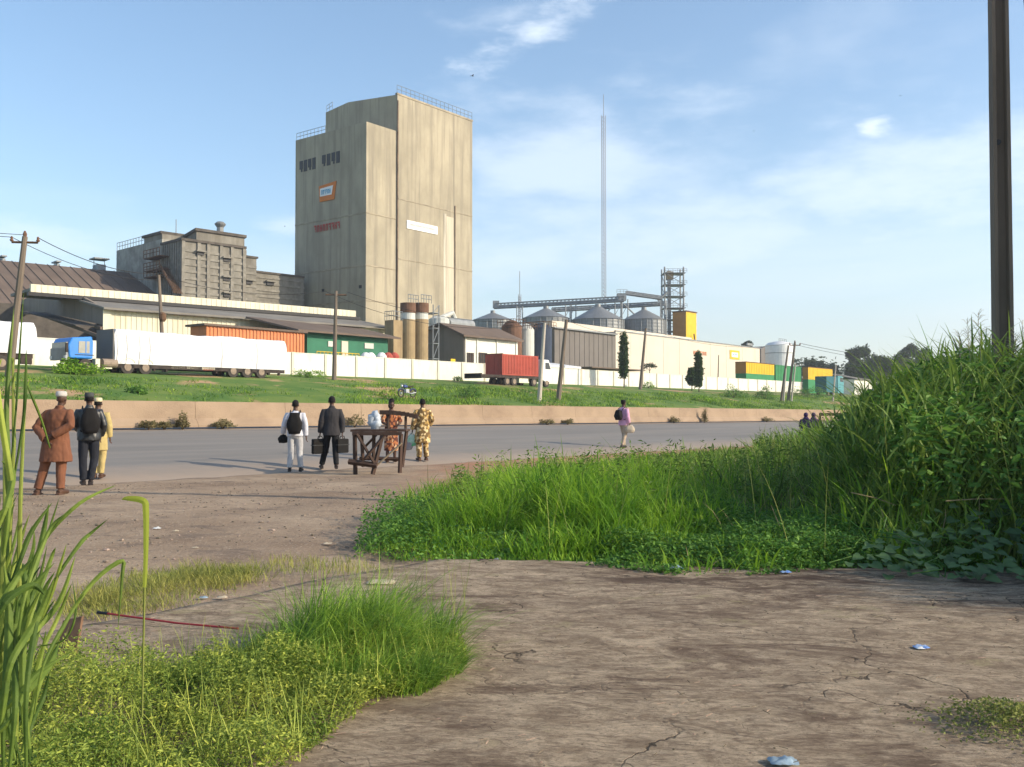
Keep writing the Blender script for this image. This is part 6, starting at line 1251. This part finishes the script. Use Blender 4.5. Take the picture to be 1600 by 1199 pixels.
# seed stalks over the verge
q = scatter(near, 420, lambda x, y: np.clip(12/y, .2, 1)*np.where((x/y > .72) | (x > 25), 0, 1)); x, y = q[:, 0], q[:, 1]; hm = hmul(x, y)
B = np.stack([x, y, Gxy(x, y)], 1); parts = [blades(B, hm*RNG.uniform(1.15, 1.6, len(x)), .008*np.clip(y/10, 1, 3), .25, .3, 5)]
stuff('seed_stalks', parts, m_stalk, 'thin pale seed stalks standing above the verge grass')
# feathery seed heads beside the big pole
t = thing('feathery_grass', 'feathery seed head of tall grass left of the big near pole', 'grass plume', 5.9, 12.3, 1, fr=W_); mb = MB(); rr = random.Random(5)
for px, yt, Yq in ((1512, 505, 12.3), (1528, 490, 12.4), (1498, 520, 12.2), (1597, 505, 12.2), (1586, 520, 12.2)):
    dx, dz = ray(px, yt); X = dx*Yq; z1 = CZ+dz*Yq; z0 = float(Gxy(X, Yq)); mb.tube([(X+.1, Yq, z0), (X+.05, Yq, (z0+z1)/2), (X, Yq, z1)], [.006, .005, .002], 4)
    for k in range(26):
        zz = z1-.36*rr.random()**.8; a = rr.uniform(0, 6.28); l_ = .05+.22*(z1-zz+.05)*1.5; p1 = Vector((X+math.cos(a)*l_, Yq+math.sin(a)*l_, zz+.07)); mb.tube([(X, Yq, zz), tuple(p1*.6+Vector((X, Yq, zz))*.4+Vector((0, 0, .02))), tuple(p1)], [.003, .0025, .0015], 3)
mb.build('seed_head', M('seed_head', (.40, .36, .26), var=.1), t)
# dry bent stalks in the dark part
mb = MB()
for px, py, x2, y2, Yq in ((1432, 885, 1440, 800, 9.3), (1524, 850, 1530, 775, 9.2), (1470, 842, 1478, 780, 9.2), (1395, 880, 1375, 790, 9.2), (1478, 783, 1570, 780, 9.1), (1330, 770, 1400, 790, 9.4), (1225, 860, 1205, 790, 9.4)):
    a = wp(px, py, Yq); b_ = wp(x2, y2, Yq+.1); mb.tube([a, a.lerp(b_, .5)+Vector((.02, 0, .01)), b_], [.006, .005, .003], 5)
single(mb, 'dry_stalks', m_drystick, 'bent yellow dry stalks inside the dark base of the tall grass', 'stalks', 4, 9.2, 0, fr=W_)['kind'] = 'stuff'
# vine with big leaves bottom right
def heart(C, D, Nn, s):
    pr = [(0, 0), (-.12, .38), (.1, .52), (.5, .45), (.85, .2), (1.08, 0), (.85, -.2), (.5, -.45), (.1, -.52), (-.12, -.38)]
    sd = np.cross(Nn, D); V = [C+D*s*.35-Nn*s*.06]+[C+D*a*s+sd*b_*s+Nn*s*(.1*abs(b_)-.12*max(a-.5, 0)) for a, b_ in pr]; F = [(0, i, i % 10+1) for i in range(1, 11)]; return V, F
mb = MB(); rr = random.Random(11); Pv = [(2.75, 8.0), (3.3, 7.75), (4.4, 7.7), (5.2, 7.9), (7, 7.8), (7, 9.4), (5, 9.6), (3.9, 9.0), (3.0, 8.4)]
for x, y in scatter(Pv, 620):
    gd = float(Gxy(x, y)); hh = min(.5, .06+max(0, (y-7.9))*.28+.10*rr.random()); C = np.array([x, y, gd+hh*rr.uniform(.55, 1)+.03]); a = rr.uniform(-2.9, -.2); D = np.array([math.cos(a), math.sin(a), -.25]); D /= np.linalg.norm(D); N0 = np.array([rr.uniform(-.3, .3), -.45+rr.uniform(-.3, .3), 1.0]); N0 -= D*N0.dot(D); N0 /= np.linalg.norm(N0)
    V, F = heart(C, D, N0, rr.uniform(.055, .115)); mb.add([tuple(p) for p in V], F)
tv = thing('creeping_vine', 'vine with big rounded dark green leaves spilling onto the path at lower right', 'vine', 4, 8.3, 0, fr=W_); mb.build('leaf', m_vine, tv, smooth=True)['kind'] = 'stuff'
mb = MB()
for k in range(22):
    x0 = rr.uniform(3, 6.4); y0 = rr.uniform(8.2, 9.2); pts = [(x0+.12*j*rr.uniform(.5, 1.2)*(-1 if k % 2 else 1), y0-.12*j, float(Gxy(x0, y0-.12*j))+.05+.10*math.sin(j*.8+k)+max(0, .3-j*.08)) for j in range(6)]; mb.tube(pts, .006, 4)
mb.build('runner_stem', m_creep, tv)['kind'] = 'stuff'
# --- left foreground
LW = [(-4.2, 2.2), (-4.6, 4.5), (-3.1, 4.7), (-2.45, 4.85), (-1.95, 4.95), (-1.5, 5.35), (-1.2, 5.7), (-.65, 5.9), (-.30, 5.65), (-.24, 5.2), (-.34, 4.85), (-.62, 4.55), (-.75, 4.2), (-.80, 3.9), (-.95, 3.3), (-1.1, 2.2)]
def ed2(x, y): return np.clip((np.interp(y, [2.2, 3.3, 4.2, 4.6, 5.2, 5.7, 6.4], [-1.0, -.9, -.72, -.55, -.22, -.3, -.9])-x)/.45, 0, 1)*np.clip((np.interp(x, [-2, -1.2, -.6], [5.0, 5.7, 6.0])-y)/.5, .15, 1)
q = scatter(LW, 170000, lambda x, y: np.clip(.35+vnoise(x, y, 4, 41)*.35+.4, .15, 1)); x, y = q[:, 0], q[:, 1]; e = ed2(x, y); lump = .17+.12*vnoise(x, y, 2.2, 42)+.12*vnoise(x, y, 6, 43)
hz = .05+np.maximum(lump*(.35+.65*e), .02)*RNG.uniform(.15, 1.15, len(x))
stuff('leafy_weeds', [leaves(np.stack([x, y, hz], 1), RNG.uniform(.012, .030, len(x)), .6, .36)], m_weed, 'dense small leaved green weeds in the left foreground')
q = scatter(LW, 4200); x, y = q[:, 0], q[:, 1]
stuff('weed_stems', [blades(np.stack([x, y, x*0+.04], 1), RNG.uniform(.14, .36, len(x)), .0045, .5, .4, 4)], m_weed, 'thin stems of the small leaved weeds')
TF = [(-1.50, 5.5), (-.95, 6.05), (-.5, 5.9), (-.30, 5.6), (-.26, 5.1), (-.45, 4.65), (-.8, 4.6), (-1.3, 4.7), (-1.7, 5.1)]
q = scatter(TF, 8500, lambda x, y: np.clip(.5+.7*vnoise(x, y, 5, 52), .03, 1)*np.clip((x+1.8)/.8, .1, 1)); x, y = q[:, 0], q[:, 1]; hc = np.clip(1-((x+.85)**2/.55+(y-5.5)**2/.7), .25, 1)
stuff('grass_tuft', [blades(np.stack([x, y, x*0+.04], 1), (.14+.38*hc)*(.85+.5*vnoise(x, y, 6, 55))*RNG.uniform(.35, 1.25, len(x)), RNG.uniform(.004, .008, len(x)), .85, .9, 6, az=RNG.normal(-.2, 1.25, len(x)))], gm('tuft_grass', (.30, .46, .06), (.14, .27, .035), sc=3, rand=.45), 'tall arching tuft of fresh grass right of the small leaved weeds')
# yellowish grass patch and tufts
YP = [(-4.3, 7.4), (-3.05, 6.6), (-2.5, 6.95), (-2.2, 7.6), (-2.25, 8.3), (-2.7, 8.6), (-3.6, 8.5), (-4.5, 8.2)]
YPp = [og(*p)[:2] for p in ((118, 965), (200, 968), (280, 945), (330, 925), (392, 905), (385, 888), (330, 893), (250, 898), (160, 915), (125, 940))]
q = scatter(YPp, 7500, lambda x, y: np.clip(.35+.9*vnoise(x, y, 3, 71)+.3*vnoise(x, y, 9, 72), .02, 1)); q = q+RNG.normal(0, .11, q.shape); x, y = q[:, 0], q[:, 1]
stuff('dry_grass_patch', [blades(np.stack([x, y, Gxy(x, y)], 1), RNG.uniform(.03, .15, len(x))*(1+.5*vnoise(x, y, 5, 73)), RNG.uniform(.003, .007, len(x)), .8, .8, 3)], m_gdry, 'yellowish grass patch on the dirt in front of the slab')
P2 = [og(*p)[:2] for p in ((400, 900), (480, 905), (620, 905), (560, 885), (430, 880))]
q = scatter(P2, 700); x, y = q[:, 0], q[:, 1]; stuff('sparse_grass', [blades(np.stack([x, y, Gxy(x, y)+.03], 1), RNG.uniform(.04, .12, len(x)), .005, .5, .5, 3)], m_gdry, 'sparse dry blades along the broken slab edge')
# thin stems in front of tuft
q = scatter([(-1.6, 5.6), (-.9, 6.6), (-.3, 6.5), (-.2, 5.8)], 90); x, y = q[:, 0], q[:, 1]; stuff('thin_stems', [blades(np.stack([x, y, x*0+.04], 1), RNG.uniform(.35, .62, len(x)), .004, .25, .2, 5)], m_stalk, 'thin flowering stems above the grass tuft')
# small plant bottom right
cx_, cy_, _ = og(1570, 1150); q = RNG.normal(size=(2600, 2))*np.array([.17, .13])+np.array([cx_+.06, cy_]); r_ = np.exp(-((q[:, 0]-cx_)**2+(q[:, 1]-cy_)**2)/.05)
o = raw_mesh('low_plant', *leaves(np.stack([q[:, 0], q[:, 1], .05+.10*r_*RNG.uniform(.1, 1, len(q))], 1), RNG.uniform(.012, .022, len(q)), .6, .6), gm('olive_leaf', (.22, .25, .06), (.12, .15, .04), sc=3)); tag(o, 'low olive green plant growing on the bare slab at lower right', 'plant')
# --- tall cane grass at left edge, hand placed blades
def ribbon(mb, pts, w_, fold=.25, twist=0, n=16):
    P = [wp(*p) if len(p) == 3 else Vector(p) for p in pts]; m_ = len(P); C = []
    for i in range(n+1):
        s = i/n*(m_-1); j = min(int(s), m_-2); f = s-j; p0, p1, p2, p3 = P[max(j-1, 0)], P[j], P[j+1], P[min(j+2, m_-1)]
        C.append(.5*((2*p1)+(p2-p0)*f+(2*p0-5*p1+4*p2-p3)*f*f+(3*p1-p0-3*p2+p3)*f**3))
    b = len(mb.v)
    for i, c in enumerate(C):
        t_ = (C[min(i+1, n)]-C[max(i-1, 0)]).normalized(); vw = (c-Vector((0, -.2, CZ+.2))).normalized(); s = t_.cross(vw)
        s = s.normalized() if s.length > 1e-4 else Vector((1, 0, 0)); nr = s.cross(t_).normalized(); a = twist*(i/n-.3); s2 = s*math.cos(a)+nr*math.sin(a); nr2 = nr*math.cos(a)-s*math.sin(a)
        k = i/n; ww = w_*(.55+.6*math.sin(math.pi*min(k*1.1, 1)*.62) if k < .6 else 1.05*(1-((k-.6)/.4)**1.8)+.02)*.5
        mb.v += [tuple(c-s2*ww), tuple(c-s2*ww*.12-nr2*ww*fold), tuple(c+s2*ww*.12-nr2*ww*fold), tuple(c+s2*ww)]
    for i in range(n):
        for k in range(3): mb.f.append((b+i*4+k, b+i*4+k+1, b+i*4+4+k+1, b+i*4+4+k))
cane = thing('cane_grass', 'tall broad bladed grass clump leaning in at the left edge of the picture', 'grass clump', -1.6, 3.0, 0, fr=W_)
mb = MB(); D0 = 3.0
BL = [([(60, 1060, 3), (110, 960, 3), (150, 905, 3.05), (190, 877, 3.1), (191, 900, 3.1), (184, 985, 3.1)], .026),
      ([(20, 980, 3), (60, 860, 3), (120, 790, 3), (182, 758, 3.1)], .022),
      ([(30, 1000, 2.9), (90, 900, 2.9), (125, 850, 2.95), (140, 835, 3.0), (168, 812, 3.0)], .022),
      ([(5, 1040, 2.9), (40, 1000, 2.9), (90, 945, 2.95), (118, 868, 3.0)], .030),
      ([(0, 900, 2.8), (15, 780, 2.8), (10, 640, 2.9), (22, 480, 3.0)], .028),
      ([(14, 760, 2.9), (25, 640, 2.9), (30, 560, 3.0), (37, 455, 3.0)], .012),
      ([(20, 760, 2.9), (36, 660, 2.9), (40, 600, 2.9), (41, 545, 3.0)], .018),
      ([(78, 700, 3.1), (66, 660, 3.05), (50, 620, 3), (40, 595, 3)], .014),
      ([(0, 660, 2.7), (12, 720, 2.7), (16, 745, 2.7), (-5, 600, 2.7), (3, 560, 2.7)], .03),
      ([(35, 1175, 2.8), (50, 1110, 2.8), (64, 1060, 2.85), (76, 1038, 2.9), (80, 1038, 2.9)], .03),
      ([(-10, 1120, 2.7), (40, 1080, 2.7), (75, 1040, 2.8), (92, 1005, 2.9)], .045),
      ([(-10, 1060, 2.7), (30, 1010, 2.75), (60, 980, 2.8), (75, 960, 2.9)], .035),
      ([(0, 960, 2.8), (30, 880, 2.8), (50, 830, 2.85), (82, 785, 2.9)], .024),
      ([(30, 1030, 2.8), (42, 950, 2.8), (38, 900, 2.8), (36, 880, 2.85)], .03),
      ([(10, 1090, 2.7), (20, 990, 2.7), (40, 930, 2.75), (85, 880, 2.8)], .03),
      ([(60, 1010, 2.9), (100, 1000, 2.9), (118, 960, 2.9), (113, 905, 2.95)], .012),
      ([(50, 1000, 2.9), (80, 930, 2.9), (104, 850, 2.9)], .02),
      ([(-10, 840, 2.7), (10, 790, 2.7), (20, 740, 2.8), (2, 720, 2.8)], .03),
      ([(0, 1140, 2.6), (10, 1060, 2.6), (14, 960, 2.7), (6, 880, 2.7)], .04),
      ([(-20, 1000, 2.6), (10, 940, 2.6), (50, 915, 2.7), (70, 930, 2.7)], .035),
      ([(-20, 1160, 2.6), (20, 1120, 2.6), (50, 1060, 2.7), (110, 1020, 2.8)], .03),
      ([(15, 1199, 2.6), (24, 1100, 2.6), (22, 1000, 2.7), (28, 930, 2.7)], .03)]
for pts, w_ in BL: ribbon(mb, pts, w_*.52, .6, RNG.uniform(-.6, .6))
rr = random.Random(3)
for k in range(60):
    x0 = rr.uniform(-30, 55); y0 = rr.uniform(1020, 1210); x1 = x0+rr.uniform(-30, 60); y1 = max(y0-rr.uniform(100, 300), 835); d = rr.uniform(2.6, 3.2); ribbon(mb, [(x0, y0, d), ((x0*.6+x1*.4)-8, y0*.5+y1*.5, d), (x1, y1, d+.1), (x1+rr.uniform(5, 28), y1-rr.uniform(25, 70), d+.1)], rr.uniform(.006, .018), .45, rr.uniform(-1, 1))
mb.build('blade', m_cane, cane)['kind'] = 'stuff'
mb = MB()
for pts in ([(10, 1100, 2.9), (14, 850, 2.9), (22, 690, 2.9), (20, 560, 3.0)], [(22, 1150, 2.9), (30, 900, 2.9), (32, 780, 2.9), (40, 600, 2.95)], [(2, 1150, 2.8), (4, 900, 2.8), (8, 780, 2.8), (6, 640, 2.9)]):
    P = [wp(*p) for p in pts]; mb.tube(P, [.009, .008, .006, .004], 7)
mb.build('stalk', gm('cane_stalk', (.32, .36, .08), (.2, .27, .05), rand=.1), cane)
mb = MB(); ribbon(mb, [(226, 918, 3.6), (228, 860, 3.6), (228, 800, 3.6), (224, 783, 3.6), (200, 779, 3.6), (190, 781, 3.6)], .022, .2, .2, 20)
tl = thing('bent_blade', 'single yellow green grass blade standing upright with its tip folded over', 'grass blade', -1.4, 3.6, 0, fr=W_); mb.build('blade', gm('yellow_blade', (.36, .40, .05), (.25, .32, .04), rand=.05), tl)
P = [wp(226, 918, 3.6), wp(224, 1010, 3.62), wp(222, 1120, 3.65)]; MB().tube(P, .004, 5).build('stalk', m_stalk, tl)
# --- brown sheet, red pipe, litter
a, b_ = wp(107, 1038, 4.9), wp(107, 950, 4.9); gx, gy, _ = og(108, 1036)
Ys = gy; X0, X1 = (88-800)/FPX*Ys, (124-800)/FPX*Ys; z1 = CZ+ray(108, 965)[1]*Ys
single(MB().add([(X0, Ys, .0), (X1, Ys-.03, .0), (X1+.02, Ys+.02, z1), (X0+.03, Ys+.05, z1-.03), (X0, Ys+.03, .0), (X1, Ys+.0, .0), (X1+.02, Ys+.05, z1), (X0+.03, Ys+.08, z1-.03)], [(0, 1, 2, 3), (7, 6, 5, 4), (1, 5, 6, 2), (0, 3, 7, 4), (3, 2, 6, 7)]), 'rusty_sheet', M('rusty_sheet', (.24, .14, .085), var=.2, sc=6), 'upright rusty brown metal sheet behind the cane grass', 'metal sheet', X0, Ys, 0, fr=W_)
pa, pb = Vector(og(166, 983)), Vector(og(372, 1001)); pa.z += .10; pb.z += .07; mid = pa.lerp(pb, .55)-Vector((0, 0, .01))
t = thing('red_pipe', 'thin dark red metal pipe lying on the slab behind the weeds', 'pipe', pa.x, pa.y, 0, fr=W_); MB().tube([pa, mid, pb], [.0065, .0065, .0065], 8).build('tube', M('dark_red_paint', (.34, .03, .035), rough=.45, var=.15), t); MB().tube([pa-(pb-pa).normalized()*.07, pa+(pb-pa).normalized()*.01], .010, 8).build('end_cap', m_dark, t)
LT_ = [(1055, 899, .13, 'c', 'crushed clear blue plastic sachet at the verge edge below the grass'), (1228, 905, .08, 'b', 'small bluish plastic scrap near the vine'), (1440, 1028, .08, 'b', 'blue plastic scrap lying in the middle of the slab at right'), (1224, 1216, .10, 'c', 'crushed clear plastic sachet at the bottom picture edge'), (318, 937, .06, 'c', 'light blue plastic scrap beside the yellowish grass'), (347, 937, .07, 'p', 'pale yellow scrap beside the blue one'), (595, 921, .2, 'p', 'flat pale stone sheet lying on the slab behind the grass tuft'), (778, 876, .07, 'w', 'small white scrap at the left verge edge'), (1438, 1030, .05, 'w', 'tiny white scrap touching the blue plastic scrap'), (512, 852, .08, 'p', 'pale stone on the dirt below the wooden stall'), (590, 851, .05, 'w', 'tiny pale scrap left of the verge tip'), (245, 828, .09, 'w', 'white scrap on the dirt below the man in black jacket'), (275, 832, .06, 'p', 'small pale stone right of the white scrap on dirt'), (62, 744, .12, 'w', 'white scrap on the road edge left of the man in kaftan'), (1248, 880, .05, 'w', 'tiny white scrap in the creepers'), (305, 858, .06, 'p', 'pale pebble on the dirt above the yellowish grass')]
mc = {'c': M('clear_plastic', (.42, .56, .66), rough=.2, var=.2, sc=25, trans=.3, spec=.6), 'b': M('blue_plastic', (.12, .25, .60), rough=.3, var=.2, sc=25, col2=(.4, .5, .6)), 'p': M('pale_stone', (.50, .42, .30), var=.1, sc=9), 'w': M('white_paper', (.65, .65, .62), var=.1, sc=9)}
for px, py, s, c_, lab in LT_:
    x, y, z = og(px, py); z += .055 if (y < 9 and x > -1.2) or (y < 6.5) else .01; mb = MB(); rr = random.Random(px); n = 10; Vv = []
    flat_ = px == 595
    for i in range(n):
        for j in range(n):
            a, b_ = (i/(n-1)-.5), (j/(n-1)-.5); e = 1-.25*(a*a+b_*b_)*2; h = .22*noise.noise(Vector((a*4+px, b_*4, 1)))+.15 if not flat_ else .06; f_ = max(0, 1-max(abs(a), abs(b_))*2); mb.v.append((x+a*s*1.3*e+.01*noise.noise(Vector((b_*5, px, 0))), y+b_*s*e, z+max(0, h)*s*(.35+f_ if not flat_ else min(1, f_*4))))
    for i in range(n-1):
        for j in range(n-1): mb.f.append((i*n+j, (i+1)*n+j, (i+1)*n+j+1, i*n+j+1))
    nm = {'c': 'plastic_sachet', 'b': 'plastic_scrap', 'p': 'pale_stone', 'w': 'paper_scrap'}[c_]
    single(mb, nm, mc[c_], lab, {'c': 'sachet', 'b': 'plastic scrap', 'p': 'stone', 'w': 'scrap'}[c_], x, y, z, fr=W_, group='litter on the ground', smooth=True)
q = scatter([(-1, 3.5), (3.4, 3.5), (6, 8), (-1, 8.8), (-2.6, 6.6)], 1500); mb = MB(); rr = random.Random(4)
for x, y in q:
    a = rr.uniform(0, 3.14) if rr.random() < .6 else .2; l_ = rr.uniform(.008, .05); zz = .062+rr.uniform(0, .004)
    if rr.random() < .55: mb.tube([(x, y, zz), (x+math.cos(a)*l_, y+math.sin(a)*l_, zz+rr.uniform(0, .006))], .0016, 3)
    else: s = rr.uniform(.002, .005); mb.ball((x, y, zz), (s*1.4, s, s*.6), 5, 3)
tag(mb.build('crumbs', M('crumb', (.26, .20, .13), var=.2, sc=30, rand=.7), None), 'straw bits and dirt crumbs strewn over the slab', None, kind='stuff')
q = scatter(near, 2600, dens); x, y = q[:, 0], q[:, 1]; hm = hmul(x, y)
stuff('dead_blades', [blades(np.stack([x, y, Gxy(x, y)], 1), hm*RNG.uniform(.4, 1.15, len(x))*(.3+.7*edge_d(x, y)), .009*np.clip(y/12, 1, 2.5), .8, .9, 5)], m_drystick, 'dead straw coloured blades mixed into the verge')
# leafy stems poking out of the verge
q = scatter([(-.6, 11), (3.4, 10.5), (5, 14), (5, 19), (1, 19), (-.9, 15)], 170); pr = []; C_ = []
for x, y in q:
    b0 = float(Gxy(x, y)); h_ = float(hmul(np.array([x]), np.array([y]))[0])*rr.uniform(.9, 1.35)
    for k in range(16): f = .45+.55*k/15; C_.append((x+rr.uniform(-.035, .035), y+rr.uniform(-.035, .035), b0+h_*f))
stuff('verge_weeds', [leaves(np.array(C_), RNG.uniform(.05, .10, len(C_)), .45, .3)], m_gdark, 'leafy upright weeds poking out of the verge grass')
# pebbles on the dirt
q = scatter([og(*p)[:2] for p in ((-60, 960), (120, 900), (560, 875), (620, 780), (560, 745), (0, 760), (-200, 800))], 1300); V = []; F = []; rr = random.Random(9); mb = MB()
for x, y in q: s = rr.uniform(.005, .016)*(1+(rr.random() < .04)*1.0); mb.ball((x, y, float(Gxy(x, y))+s*.2), (s*rr.uniform(.8, 1.6), s, s*.6), 6, 4)
o = mb.build('gravel', M('gravel', (.30, .24, .18), var=.25, sc=30, rand=.5), None); tag(o, 'loose gravel scattered on the dirt', None, kind='stuff')
# ---------------------------------------------------------------- haze
hb = bpy.data.meshes.new('haze'); b_ = MB().box(-900, 1500, -60, 1600, -3, 150); hb.from_pydata(b_.v, [], b_.f)
hz_ = link(bpy.data.objects.new('haze', hb)); tag(hz_, 'thin pale haze in the air', None, kind='stuff')
m = bpy.data.materials.new('haze_air'); m.use_nodes = True; t = m.node_tree; t.nodes.remove(t.nodes['Principled BSDF']); v = t.nodes.new('ShaderNodeVolumePrincipled')
v.inputs['Color'].default_value = (.8, .86, .95, 1); v.inputs['Density'].default_value = .0004; v.inputs['Anisotropy'].default_value = .2; t.links.new(v.outputs[0], t.nodes['Material Output'].inputs['Volume']); hb.materials.append(m)
